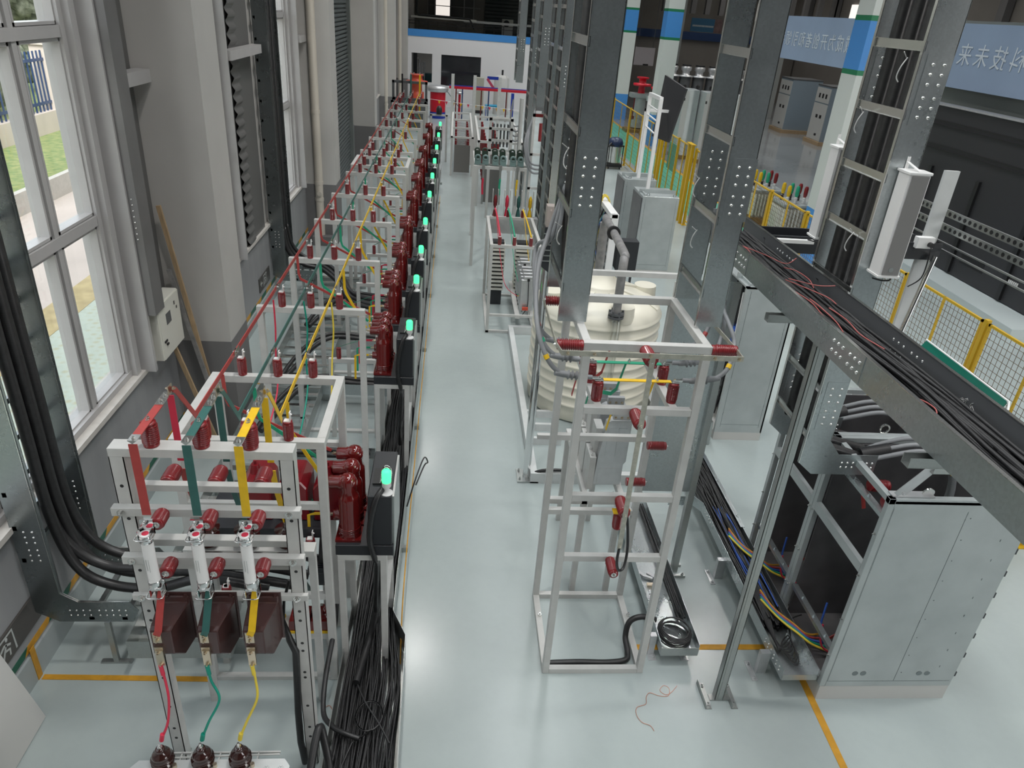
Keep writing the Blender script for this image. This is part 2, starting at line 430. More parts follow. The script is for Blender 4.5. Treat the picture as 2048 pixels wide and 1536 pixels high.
# amber tape lines on the floor
def floor_tape(name, label, pts, wd=0.05, extra=None, grp=None):
    b = MB()
    for (x0, y0), (x1, y1) in zip(pts[:-1], pts[1:]): b.bar((x0, y0, 0.002), (x1, y1, 0.002), wd, 0.003)
    if extra: extra(b)
    o = b.build(name, 'tape'); return tag(o, label, 'tape', grp)
floor_tape('floor_tape', 'amber tape line across the floor in front of the first busbar rack', [(-3.13, 4.27), (-1.8, 4.24)], extra=lambda b: b.box(-3.15, -3.145, 4.24, 4.30, 0, 0.32))
floor_tape('floor_tape', 'amber floor tape between the second and third portal frames', [(-2.9, 9.35), (-0.9, 9.35)])
floor_tape('floor_tape', 'short amber tape line beside the nearest cabinets and the cable tray', [(1.7, 4.57), (2.95, 4.57)], 0.06)
floor_tape('floor_tape', 'amber tape line running from under the open cabinets towards the viewer', [(3.16, 4.45), (3.10, 2.4)], 0.06)
# ceiling, far walls
struct('ceiling', MB().box(-3.4, 24, -14, 60, 10.6, 10.8), 'dk')
struct('wall_near', MB().box(-3.4, 24, -14.2, -14, 0, 10.8), mat('shaded_grey_wall', (0.16, 0.16, 0.165), 0.6))  # unseen wall, coloured dark so the galvanised rails reflect less light
lampm = None
for i, (lx, ly) in enumerate(LAMPS):
    if lampm is None:
        lampm = thing('high_bay_lamp', 'round high-bay lamp hanging from the roof', 'lamp', (lx, ly, 9.0), 'high-bay lamps under the roof')
        MB().lathe((lx, ly, 9.0), (0, 0, 1), [(0.26, 0), (0.2, 0.14), (0.09, 0.2), (0.06, 0.35)], 18).build('lamp_shade', 'zinc2', lampm)
        MB().cyl((lx, ly, 9.35), (lx, ly, 10.6), 0.008, n=6).build('cable', 'black', lampm)
    else: dup(lampm, (lx, ly, 9.0))
# long roller shutter between the second and third column
sh = MB(); prof = []
z = 0.0
vs = []; fs = []; n = 0
while z < 6.2:
    for xx, zz in ((-3.19, z), (-3.14, z+0.02), (-3.14, z+0.07), (-3.19, z+0.09)):
        vs += [(xx, 17.2, zz), (xx, 23.3, zz)]; n += 1
    z += 0.105
for i in range(n-1): fs.append((2*i, 2*i+1, 2*i+3, 2*i+2))
sh.add(vs, fs); sh.box(-3.24, -3.2, 17.2, 23.3, 0, 6.2)
struct('door_1', sh, 'shutter')
tr = MB().box(-3.2, -3.05, 23.2, 23.32, 0, 6.2); struct('trim_40', tr, 'zinc2')
# the yard outside
def noisemat(name, a, b_, sc, rough=0.9, t0=0.35, t1=0.65): return mat(name, b_, rough, var=1, c2=a, scale=sc)
M['concrete_out'] = mat('pale_concrete', (0.62, 0.54, 0.49), 0.9, var=0.12, scale=0.8)  # pale warm concrete colour
M['grass'] = mat('dry_grass', (0.32, 0.34, 0.14), 1.0, var=1, c2=(0.14, 0.22, 0.08), scale=5, detail=8)
M['hedge'] = mat('grey_green_foliage', (0.30, 0.32, 0.25), 1.0, var=1, c2=(0.08, 0.10, 0.06), scale=6, detail=8)
gm = bpy.data.materials.new('grass_paver'); n_, L_, b_ = nodes(gm)
tc = n_.new('ShaderNodeTexCoord'); vo = n_.new('ShaderNodeTexVoronoi'); vo.inputs['Scale'].default_value = 7
rp = n_.new('ShaderNodeValToRGB'); rp.color_ramp.elements[0].position = 0.3; rp.color_ramp.elements[0].color = (0.46, 0.45, 0.32, 1); rp.color_ramp.elements[1].position = 0.55; rp.color_ramp.elements[1].color = (0.50, 0.56, 0.49, 1)
vo.inputs['Randomness'].default_value = 0.25
L_.new(tc.outputs['Object'], vo.inputs['Vector']); L_.new(vo.outputs['Distance'], rp.inputs[0]); L_.new(rp.outputs[0], b_.inputs['Base Color']); b_.inputs['Roughness'].default_value = 0.9
M['paver'] = gm
struct('floor_outside', MB().box(-40, -3.42, -12, 70, -0.35, -0.05), 'concrete_out')
struct('floor_pavers', MB().box(-6.15, -3.42, -12, 70, -0.05, -0.04), 'paver')
struct('floor_edging', MB().box(-6.75, -6.15, -12, 70, -0.05, -0.035), mat('ochre_edging', (0.56, 0.45, 0.24), 0.9, var=0.25, scale=4))
struct('wall_garden', MB().box(-9.95, -9.8, -12, 70, -0.05, 0.45), 'sill')
struct('floor_lawn', MB().box(-22, -9.95, -12, 70, 0.2, 0.38), 'grass')
struct('wall_fence_plinth', MB().box(-13.1, -12.8, -12, 70, 0.3, 1.0), 'concrete_out')

struct('wall_outside_pier', MB().box(-3.52, -3.42, 7.1, 8.7, -0.05, 10.6).box(-3.52, -3.42, 10.9, 13.1, -0.05, 10.6), 'sill')

# ================================================================ INSULATORS
def ins_profile(H, r, n=9):
    prof = [(r*0.86, 0), (r*0.90, H*0.02), (r*0.90, H*0.13)]
    a, b = H*0.15, H*0.90; st = (b-a)/n
    for i in range(n):
        z = a+st*i
        prof += [(r*0.66, z), (r, z+st*0.40), (r, z+st*0.52), (r*0.66, z+st*0.95)]
    prof += [(r*0.88, H*0.92), (r*0.88, H), (r*0.3, H)]
    return prof
def make_insulator(H, r, tab, label, group, nrib=9, bar=True):
    t = thing('post_insulator', label, 'insulator', (0, 0, 0), group)
    MB().lathe((0, 0, 0), (0, 0, 1), ins_profile(H, r, nrib), 20).build('ribbed_body', 'red_ins', t)
    b = MB().cyl((0, 0, H), (0, 0, H+0.006), r*0.5, n=12)
    if tab:
        b.box(-r*0.62, r*0.62, -r*0.55, r*0.55, H, H+0.006)
        b.box(r*0.45, r*0.62, -r*0.5, r*0.5, H, H+tab); b.bolt((r*0.62, 0, H+tab-0.02), (1, 0, 0), 0.008, 0.006)
    else: b.bolt((0, 0, H+0.006), (0, 0, 1), 0.011, 0.008)
    b.build('steel_terminal' if not tab else 'terminal_tab', 'whiteg' if tab else 'steel', t)
    return t
PH = [('red', 'bus_r', -1.59), ('dark green', 'bus_g', -1.32), ('yellow', 'bus_y', -1.05)]
BX = [-1.62, -1.35, -1.085]
# ================================================================ PORTAL FRAMES OF THE LONG RACK
XL, XR, ZT = -1.83, -0.81, 2.30
PORT = [6.6, 8.08, 9.72, 11.2, 12.78, 14.86, 16.38, 17.95, 19.3, 20.9, 22.35]
ins_proto = None
def put_ins(loc, label, group, rot=None, big=False):
    global ins_proto, ins_big
    if ins_proto is None:
        ins_proto = make_insulator(0.145, 0.036, 0.07, label, group); ins_proto.location = loc; return ins_proto
    return dup(ins_proto, loc, rot, label, group)
portal0 = None
NAMES = ['first', 'second', 'third', 'fourth', 'fifth', 'sixth', 'seventh', 'eighth', 'ninth', 'tenth', 'eleventh']
for i, y in enumerate(PORT):
    lab = 'light grey steel portal frame, %s of the single portals counting from the viewer' % NAMES[i]
    grp = 'portal frames of the long busbar rack'
    if portal0 is None:
        portal0 = p = thing('portal_frame', lab, 'frame', (-1.32, y, 0), grp)
        MB().box(XL, XR, y, y+0.06, ZT-0.06, ZT).build('top_beam', 'paint', p, 0.003)
        for x in (XL, XR-0.06): MB().box(x, x+0.06, y, y+0.06, 0.03, ZT-0.06).build('post', 'paint', p, 0.003)
        MB().box(XL, XR, y, y+0.06, 0, 0.03).build('floor_rail', 'paint', p)
    else: dup(portal0, (-1.32, y, 0), label=lab, group=grp)
    for j, (pn, pm, px) in enumerate(PH):
        put_ins((px, y+0.03, ZT), 'red ribbed insulator under the %s busbar on the %s single portal frame' % (pn, NAMES[i]), 'insulators on the portal frames')
def box_frame(name, label, y0, y1, z1, grp, braces=True):
    t = thing(name, label, 'frame', ((XL+XR)/2, y0, 0), grp)
    b = MB()
    b.box(XL, XR, y0, y0+0.06, z1-0.06, z1); b.build('top_beam', 'paint', t, 0.003)
    MB().box(XL, XR, y1-0.06, y1, z1-0.06, z1).build('top_beam', 'paint', t, 0.003)
    for x in (XL, XR-0.06): MB().box(x, x+0.06, y0+0.06, y1-0.06, z1-0.06, z1).build('side_beam', 'paint', t, 0.003)
    for x in (XL, XR-0.06):
        for y in (y0, y1-0.06): MB().box(x, x+0.06, y, y+0.06, 0, z1-0.06).build('post', 'paint', t, 0.003)
    MB().box(XL+0.06, XR-0.06, y0, y0+0.05, 0, 0.04).build('floor_rail', 'paint', t); MB().box(XL+0.06, XR-0.06, y1-0.05, y1, 0, 0.04).build('floor_rail', 'paint', t)
    if braces:
        for z in (1.78, 0.93): MB().box(XL+0.06, XR-0.06, y0, y0+0.04, z-0.05, z).build('cross_beam', 'paint', t)
        MB().box(XL+0.06, XR-0.06, y1-0.05, y1, 1.66, 1.70).build('cross_beam', 'paint', t)
    return t
box_frame('box_frame', 'large light grey box frame right behind the bolted front rack', 4.23, 5.22, ZT, 'box frames of the long rack')
box_frame('box_frame', 'light grey box frame midway down the long rack, past the fifth single portal', 13.42, 14.35, ZT, 'box frames of the long rack')
for yy, w in ((4.26, 'near beam of the large box frame'), (5.19, 'far beam of the large box frame'), (13.45, 'near beam of the midway box frame'), (14.32, 'far beam of the midway box frame')):
    for pn, pm, px in PH:
        put_ins((px, yy, ZT), 'red insulator under the %s busbar on the %s' % (pn, w), 'insulators on the box frames')
# floor frames and green-screen rack at the far end: frame darkened in colour for shade, three upright coloured bars
t = thing('tall_end_frame', 'tall frame in shade-dark grey with three upright bars at the far end of the rack', 'frame', (-1.45, 24.0, 0))
for x in (-1.95, -0.95): MB().box(x, x+0.07, 24.0, 24.07, 0, 2.75).build('post', 'dk', t)
for z in (2.75, 2.25, 2.1): MB().box(-1.95, -0.88, 24.0, 24.07, z-0.07, z).build('cross_beam', 'dk', t)
for x, m in ((-1.66, 'black'), (-1.40, 'bus_g'), (-1.13, 'bus_y')): MB().box(x, x+0.05, 23.9, 23.94, 1.9, 2.95).build('upright_bar', m, t)
t = thing('low_end_frame', 'dark grey box frame before the tall end frame of the rack', 'frame', (-1.45, 23.0, 0))
for x in (-1.9, -0.92):
    for y in (22.9, 23.7): MB().box(x, x+0.07, y, y+0.07, 0, 2.3).build('post', 'dk', t)
MB().box(-1.9, -0.85, 22.9, 22.97, 2.23, 2.3).build('top_beam', 'dk', t); MB().box(-1.9, -0.85, 23.7, 23.77, 2.23, 2.3).build('top_beam', 'dk', t)
for pn, pm, px in PH: put_ins((px, 22.93, ZT), 'red ribbed insulator under the %s busbar on the dark low end frame' % pn, 'insulators on the end frames')
for pn, pm, px in PH: put_ins((px, 23.75, ZT), 'dark insulator of the %s phase on the rear beam of the low end frame' % pn, 'insulators on the end frames')
# ---------------------------------------------------------------- breaker rows
UY = [4.31, 7.07, 8.5, 9.72, 11.17, 12.96, 14.5, 16.0, 17.65, 19.45, 21.3]
PY = [0.12, 0.31, 0.50]      # pole offsets: yellow near, green, red far
# ---------------------------------------------------------------- busbars
BZ = 2.505
for j, ((pn, pm, px), bx) in enumerate(zip(PH, BX)):
    run = thing('busbar_run', '%s busbar running along the tops of the long rack frames' % pn, 'busbar', (bx, 14, BZ), 'long busbars of the three phases')
    ys = [4.28, 5.22, 6.65, 8.13, 9.77, 11.25, 12.83, 13.5, 14.4, 14.9, 16.4, 18.0, 19.35, 20.95, 22.4, 22.95]
    for a, b in zip(ys[:-1], ys[1:]):
        MB().box(bx-0.003, bx+0.003, a-0.06, b-0.03, BZ-0.02, BZ+0.02).build('bar', pm, run)
        MB().box(bx+0.003, bx+0.008, b-0.10, b+0.03, BZ-0.019, BZ+0.019).bolt((bx+0.009, b-0.05, BZ), (1, 0, 0), 0.009, 0.008).bolt((bx-0.004, b-0.05, BZ), (-1, 0, 0), 0.009, 0.008).build('joint', 'steel', run)
    for i, yf in enumerate(UY):
        yp = yf+PY[2-j]
        if yf < 13: MB().strip([(bx, yp, BZ-0.015), (bx+0.004, yp, 2.30), (bx+0.02, yp, 2.24), (-0.87, yp, 1.86)], 0.026, 0.006, (0, 1, 0)).build('drop_bar', ('bus_r', 'green', 'bus_y')[j] if i < 12 else pm, run)
        else: MB().strip([(bx, yp, BZ-0.015), (bx+0.004, yp, 2.30), (-0.87, yp, 1.86)], 0.02, 0.005, (0, 1, 0)).build('drop_bar', ('bus_r', 'green', 'bus_y')[j], run)
# pink, green and yellow flexible leads hanging from the second span
tag(MB().tube([(-1.60, 6.35, 2.47), (-1.60, 6.34, 2.2), (-1.61, 6.3, 1.9), (-1.60, 6.2, 1.6), (-1.62, 5.7, 1.35), (-1.5, 5.0, 1.5)], 0.008, 6, res=5).build('hanging_lead', 'wire_r'), 'pink red lead hanging from the red busbar at the first single portal', 'lead', 'leads hanging from the busbars')
tag(MB().tube([(-1.33, 6.35, 2.47), (-1.31, 6.34, 2.2), (-1.33, 6.3, 1.9), (-1.32, 6.2, 1.6), (-1.33, 5.7, 1.35), (-1.3, 5.0, 1.5)], 0.008, 6, res=5).build('hanging_lead', 'wire_g'), 'green lead hanging from the green busbar at the first single portal', 'lead', 'leads hanging from the busbars')
tag(MB().tube([(-1.08, 6.35, 2.47), (-1.07, 6.34, 2.2), (-1.09, 6.3, 1.9), (-1.08, 6.1, 1.6), (-1.07, 5.7, 1.45), (-1.02, 5.2, 1.4)], 0.008, 6, res=5).build('hanging_lead', 'wire_y'), 'yellow lead hanging from the yellow busbar at the first single portal', 'lead', 'leads hanging from the busbars')
# ---------------------------------------------------------------- circuit breakers on their stands
def make_stand(yf):
    t = thing('breaker_stand', '', 'stand', (-0.6, yf, 0), 'stands under the circuit breakers')
    m = 'paint'
    for x in (-0.78, -0.46):
        for y in (yf, yf+0.54): MB().box(x, x+0.05, y, y+0.05, 0, 1.20).build('post', m, t, 0.002)
    for y in (yf, yf+0.54): MB().box(-0.78, -0.41, y, y+0.05, 1.20, 1.25).build('top_beam', m, t, 0.002)
    for x in (-0.78, -0.46): MB().box(x, x+0.05, yf+0.05, yf+0.54, 1.20, 1.25).build('side_beam', m, t)
    MB().box(-0.46, -0.41, yf+0.05, yf+0.54, 0.70, 0.74).build('side_rail', m, t)
    return t
def make_breaker(yf):
    t = thing('circuit_breaker', '', 'circuit breaker', (-0.6, yf, 1.25), 'circuit breakers along the aisle')
    MB().box(-0.79, -0.36, yf, yf+0.60, 1.25, 1.345).build('base_tray', 'blackp', t, 0.004)
    cb = MB().box(-0.545, -0.37, yf, yf+0.60, 1.35, 1.80); cb = cb.build('control_box', 'blackp', t, 0.006)
    MB().box(-0.37, -0.355, yf+0.03, yf+0.58, 1.22, 1.78).build('cover_plate', 'zinc2', cb)
    d = MB().box(-0.52, -0.40, yf+0.14, yf+0.34, 1.80, 1.815)
    for k in range(5): d.box(-0.46+0.0*k, -0.40, yf+0.16+k*0.035, yf+0.175+k*0.035, 1.815, 1.85)
    d.build('terminal_block', 'black', cb)
    wb = MB()
    for k in range(7):
        yy = yf+0.15+k*0.025
        wb.tube([(-0.47, yy, 1.81), (-0.44, yy+0.01, 1.86), (-0.40, yy, 1.84), (-0.39, yy-0.02, 1.78)], 0.003, 5, res=3)
    wb.build('connecting_wires', 'white', cb)
    for k, py in enumerate(PY):
        y = yf+py; x = -0.695
        pl = MB()
        pl.box(x-0.10, x+0.09, y-0.085, y+0.085, 1.345, 1.365)
        pl.lathe((x, y, 1.36), (0, 0, 1), [(0.088, 0), (0.082, 0.02), (0.078, 0.03), (0.078, 0.34), (0.072, 0.365), (0.060, 0.385), (0.058, 0.42), (0.062, 0.50), (0.052, 0.525), (0.03, 0.54), (0.0, 0.545)], 22)
        pl.lathe((x+0.02, y, 1.835), (-1, 0, 0), [(0.02, -0.045), (0.045, -0.03), (0.053, 0), (0.054, 0.08), (0.049, 0.085), (0.049, 0.15), (0.042, 0.155)], 18)
        pl.lathe((x-0.03, y, 1.545), (-1, 0, 0), [(0.05, 0), (0.046, 0.055), (0.040, 0.06), (0.040, 0.085)], 16)
        for q in range(3): pl.lathe((x, y, 1.40+q*0.018), (0, 0, 1), [(0.078, 0), (0.084, 0.004), (0.084, 0.007), (0.078, 0.012)], 22)
        po = pl.build('insulated_pole', 'red_pole', t)
        MB().cyl((x-0.13, y, 1.835), (x-0.155, y, 1.835), 0.013, n=10).bolt((x-0.155, y, 1.835), (-1, 0, 0), 0.013, 0.01).cyl((x-0.115, y, 1.545), (x-0.135, y, 1.545), 0.014, n=10).bolt((x-0.135, y, 1.545), (-1, 0, 0), 0.014, 0.012).build('terminal_bolt', 'brass', po)
        MB().strip([(x-0.14, y, 1.545), (x-0.25, y, 1.545), (x-0.30, y, 1.53), (x-0.305, y, 1.25)], 0.022, 0.004, (0, 1, 0)).build('lower_bar', ('bus_y', 'green', 'wire_r')[k], po)
    lb = MB().lathe((-0.41, yf+0.045, 1.80), (0, 0, 1), [(0.045, 0), (0.045, 0.008), (0.022, 0.016), (0.018, 0.03), (0.018, 0.05), (0.030, 0.056), (0.033, 0.062), (0.033, 0.10)], 16).build('lamp_base', 'white', t)
    MB().lathe((-0.41, yf+0.045, 1.90), (0, 0, 1), [(0.033, 0), (0.034, 0.005), (0.034, 0.085), (0.026, 0.098), (0.0, 0.10)], 16).build('green_lamp', 'led_g', lb)
    MB().tube([(-0.44, yf+0.05, 1.83), (-0.48, yf-0.01, 1.78), (-0.52, yf-0.03, 1.6), (-0.53, yf-0.02, 1.40), (-0.50, yf+0.0, 1.22), (-0.50, yf+0.12, 1.05), (-0.52, yf+0.15, 0.6), (-0.53, yf+0.3, 0.3)], 0.022, 8, res=5).build('corrugated_hose', 'black', t)
    return t
SD = BR = None
for i, yf in enumerate(UY):
    sl_ = 'light grey stand under the %s circuit breaker along the aisle' % ordn(i)
    bl = 'circuit breaker with three red poles, black box and green lamp, %s along the aisle' % ordn(i)
    if SD is None:
        SD = make_stand(yf); SD['label'] = sl_; BR = make_breaker(yf); BR['label'] = bl
    else:
        dup(SD, (-0.6, yf, 0), label=sl_); dup(BR, (-0.6, yf, 1.25), label=bl)
# small instrument insulators and pots between the frames: one row per bay
st0 = None
for i, yf in enumerate(UY[1:7]):
    lab = 'low cross beam with two small red insulators beside the %s circuit breaker' % ordn(i+1)
    if st0 is None:
        st0 = thing('insulator_beam', lab, 'beam', (-1.1, yf+0.9, 0), 'low insulator beams in the bays'); y = yf+0.9
        MB().box(-1.42, -0.84, y, y+0.05, 1.05, 1.10).build('beam', 'paint', st0)
        for x in (-1.42, -0.89): MB().box(x, x+0.05, y, y+0.05, 0, 1.05).build('post', 'paint', st0)
        for x in (-1.30, -1.02): MB().lathe((x, y+0.025, 1.10), (0, 0, 1), ins_profile(0.14, 0.03, 7), 14).build('small_insulator', 'red_ins', st0)
        MB().strip([(-1.30, y+0.02, 1.25), (-1.15, y-0.15, 1.38), (-0.98, y-0.3, 1.5)], 0.02, 0.004).build('link_bar', 'green', st0)
    else: dup(st0, (-1.1, yf+0.9, 0), label=lab)
# ---------------------------------------------------------------- aisle cable trough
tr = thing('floor_cable_trough', 'galvanised floor trough filled with black cables beside the aisle', 'cable trough', (-0.58, 4, 0))
MB().prism([(-0.76, 24.5), (-0.40, 24.5), (-0.40, 4.72), (-0.28, 4.42), (-0.24, 2.4), (-0.78, 2.4)], 'z', 0.06, 0.066).build('trough_floor', 'zinc2', tr)
b = MB(); b.strip([(-0.78, 2.4, 0.165), (-0.76, 5, 0.165), (-0.76, 24.5, 0.165)], 0.004, 0.21, (0, 0, 1)); b.build('side_wall', 'zinc2', tr)
b = MB(); b.strip([(-0.24, 2.4, 0.19), (-0.275, 4.42, 0.19), (-0.40, 4.72, 0.17), (-0.40, 24.5, 0.165)], 0.004, 0.24, (0, 0, 1)); b.build('side_wall', 'zinc2', tr)
for k in range(9):
    y = 3.4+k*2.4
    MB().box(-0.80, -0.34, y, y+0.05, 0, 0.058).build('support_foot', 'zinc2', tr)
def cable_mass(name, label, n, x0, x1, z0, z1, y0, y1, r, mname, grp, axis='y', amp=0.03, step=0.55, seed=1, res=3, wide=None, sides=5):
    rnd = random.Random(seed); b = MB()
    for k in range(n):
        cx = rnd.uniform(x0, x1); cz = z0+(z1-z0)*rnd.random()**1.3; pts = []; y = y0+rnd.uniform(0, 0.1)
        ph = rnd.uniform(0, 6.28); f = rnd.uniform(0.5, 1.6); dx = rnd.uniform(-amp, amp)
        while y < y1:
            xx = cx+amp*math.sin(f*y+ph)+rnd.uniform(-1, 1)*amp*0.25
            xx = min(max(xx, x0), x1)
            zz = cz+rnd.uniform(-1, 1)*0.012
            if wide: xx = wide(xx, y)
            pts.append((xx, y, zz) if axis == 'y' else (y, xx, zz)); y += step
        b.tube(pts, r*rnd.uniform(0.85, 1.15), sides, cap=False, res=res)
    o = b.build(name, mname); return tag(o, label, 'cables', grp, 'stuff')
def wd(x, y):
    t = max(0, min(1, (4.75-y)/0.4)); return x if x < -0.6 else x+(x+0.6)*0.75*t
cable_mass('cable_mass', 'dense run of black control cables lying in the aisle floor trough', 95, -0.735, -0.43, 0.08, 0.20, 2.4, 12, 0.0085, 'blackc', None, wide=wd, amp=0.035)
cable_mass('cable_mass', 'far part of the black cables in the aisle floor trough', 40, -0.735, -0.43, 0.08, 0.20, 12, 24, 0.010, 'blackc', None, amp=0.03, step=1.0, res=2, seed=4)
def loop(c, rx, ry, z, r, turns=1.0, n=26, m='blackc', name='loose_cable', label='', cat='cable', grp=None, a0=0, dz=0.0, tail=None):
    pts = [(c[0]+rx*math.cos(a0+2*PI*turns*k/n), c[1]+ry*math.sin(a0+2*PI*turns*k/n), z+dz*k/n) for k in range(n+1)]
    if tail: pts = pts+list(tail)
    return tag(MB().tube(pts, r, 6, res=1).build(name, m), label, cat, grp)
loop((-0.50, 3.72), 0.10, 0.13, 0.215, 0.008, 1.8, label='looped black cable lying on the trough cables near the viewer', tail=[(-0.6, 3.5, 0.21), (-0.68, 3.2, 0.21)])
tag(MB().tube([(-0.66, 4.1, 0.21), (-0.55, 3.85, 0.225), (-0.42, 3.65, 0.22), (-0.33, 3.5, 0.2)], 0.007, 6, res=6).build('loose_cable', 'blackc'), 'single black cable crossing the trough towards its outer wall', 'cable')
tag(MB().tube([(-0.79, 2.9, 0.02), (-0.83, 3.1, 0.3), (-0.80, 3.38, 0.52), (-0.76, 3.36, 0.42), (-0.70, 3.2, 0.25), (-0.66, 2.9, 0.19), (-0.6, 2.5, 0.2)], 0.028, 9, res=7).build('corrugated_hose', 'black'), 'thick black hose arching over the near trough wall beside the rack post', 'hose')
tag(MB().tube([(-0.83, 4.45, 0.62), (-0.83, 4.3, 0.5), (-0.86, 4.0, 0.3), (-0.84, 3.75, 0.22), (-0.76, 3.62, 0.24), (-0.66, 3.55, 0.25), (-0.55, 3.52, 0.23)], 0.020, 9, res=7).build('corrugated_hose', 'black'), 'black hose leaving the box frame and dipping into the near trough', 'hose')
tag(MB().tube([(-0.47, 4.6, 0.9), (-0.52, 4.5, 0.5), (-0.58, 4.35, 0.27), (-0.63, 4.0, 0.24)], 0.030, 9, res=6).build('corrugated_hose', 'black'), 'braided black hose dropping under the nearest breaker stand into the trough', 'hose')
tag(MB().tube([(-0.38, 6.3, 0.2), (-0.30, 6.35, 0.5), (-0.22, 6.6, 0.62), (-0.18, 6.7, 0.5), (-0.22, 6.75, 0.42), (-0.30, 6.55, 0.3)], 0.008, 6, res=6).build('loose_cable', 'blackc'), 'thin black cable curling over the trough edge into the aisle', 'cable')
tag(MB().tube([(-0.31, 4.3, 0.05), (-0.33, 5, 0.25), (-0.34, 7, 0.26), (-0.345, 10, 0.26), (-0.345, 14, 0.26), (-0.345, 20, 0.26)], 0.006, 6, res=6).build('yellow_conduit', 'tape'), 'thin amber conduit running along the outer edge of the aisle trough', 'conduit')

# ================================================================ BOLTED FRONT RACK
fr = thing('bolted_rack', 'light grey bolted steel rack carrying fuses in the left foreground', 'rack', (-1.34, 3.49, 0))
def cpost(x, flip, name='post'):
    b = MB(); y0, y1 = 3.49, 3.575
    b.box(x, x+0.08, y0, y0+0.005, 0, 2.645)
    xs = x+0.075 if not flip else x
    b.box(x, x+0.005, y0, y1, 0, 2.645); b.box(x+0.075, x+0.08, y0, y1, 0, 2.645)
    return b
for x in (-1.845, -0.925):
    p = cpost(x, False).build('post', 'paint', fr)
    h = MB()
    for z in (2.45, 2.22, 1.83, 1.50, 1.42, 1.22, 1.15, 0.95, 0.9, 0.62, 0.4, 0.3): h.cyl((x+0.04, 3.4895, z), (x+0.04, 3.4905, z), 0.011, n=10)
    h.build('bolt_holes', 'black', p)
MB().box(-1.845, -0.845, 3.49, 3.59, 2.645, 2.70).build('top_beam', 'paint', fr, 0.002)
for z, y0, y1, h in ((2.33, 3.44, 3.49, 0.055), (1.975, 3.44, 3.49, 0.055), (1.66, 3.46, 3.49, 0.045)):
    MB().box(-1.87, -0.82, y0, y1, z-h, z).build('cross_beam', 'paint', fr, 0.002)
    o = MB()
    for x in (-1.815, -0.885): o.cyl((x, y0, z-h/2), (x, y0-0.006, z-h/2), 0.022, n=14).bolt((x, y0-0.006, z-h/2), (0, -1, 0), 0.015, 0.012)
    o.build('bolt_heads', 'steel', fr)
for z, y0, y1, h in ((2.395, 3.58, 3.63, 0.045), (1.975, 3.60, 3.66, 0.05), (1.80, 3.58, 3.62, 0.04)):
    MB().box(-1.76, -0.925, y0, y1, z-h, z).build('rear_beam', 'paint', fr, 0.002)
MB().box(-1.84, -1.78, 3.50, 3.56, 1.34, 1.40).bolt((-1.81, 3.49, 1.37), (0, -1, 0), 0.02, 0.012).build('bracket', 'paint', fr)
MB().box(-1.90, -1.78, 3.45, 3.62, 0.0, 0.02).build('foot_plate', 'zinc2', fr)
ins_big = make_insulator(0.150, 0.047, 0, 'red ribbed insulator standing under the red bar on top of the bolted rack', 'insulators of the bolted rack', 9)
ins_big.location = (-1.62, 3.535, 2.70)
NAMEP = ['red', 'dark green', 'yellow']
FX = [-1.62, -1.35, -1.085]
for j in (1, 2): dup(ins_big, (FX[j], 3.535, 2.70), label='red ribbed insulator standing under the %s bar on top of the bolted rack' % NAMEP[j])
for j in range(3):
    dup(ins_big, (FX[j]+0.035, 3.44, 2.305), (R(90), 0, 0), 'red ribbed insulator reaching forward to the upper clip of the %s phase fuse' % NAMEP[j]).scale = (0.9, 0.9, 0.72)
    dup(ins_big, (FX[j]+0.035, 3.44, 1.95), (R(90), 0, 0), 'red ribbed insulator reaching forward to the lower clip of the %s phase fuse' % NAMEP[j]).scale = (0.9, 0.9, 0.72)
    dup(ins_big, (FX[j], 3.63, 2.37), (R(-90), 0, 0), 'red ribbed insulator behind the bolted rack on the %s phase' % NAMEP[j], 'insulators at the back of the bolted rack')
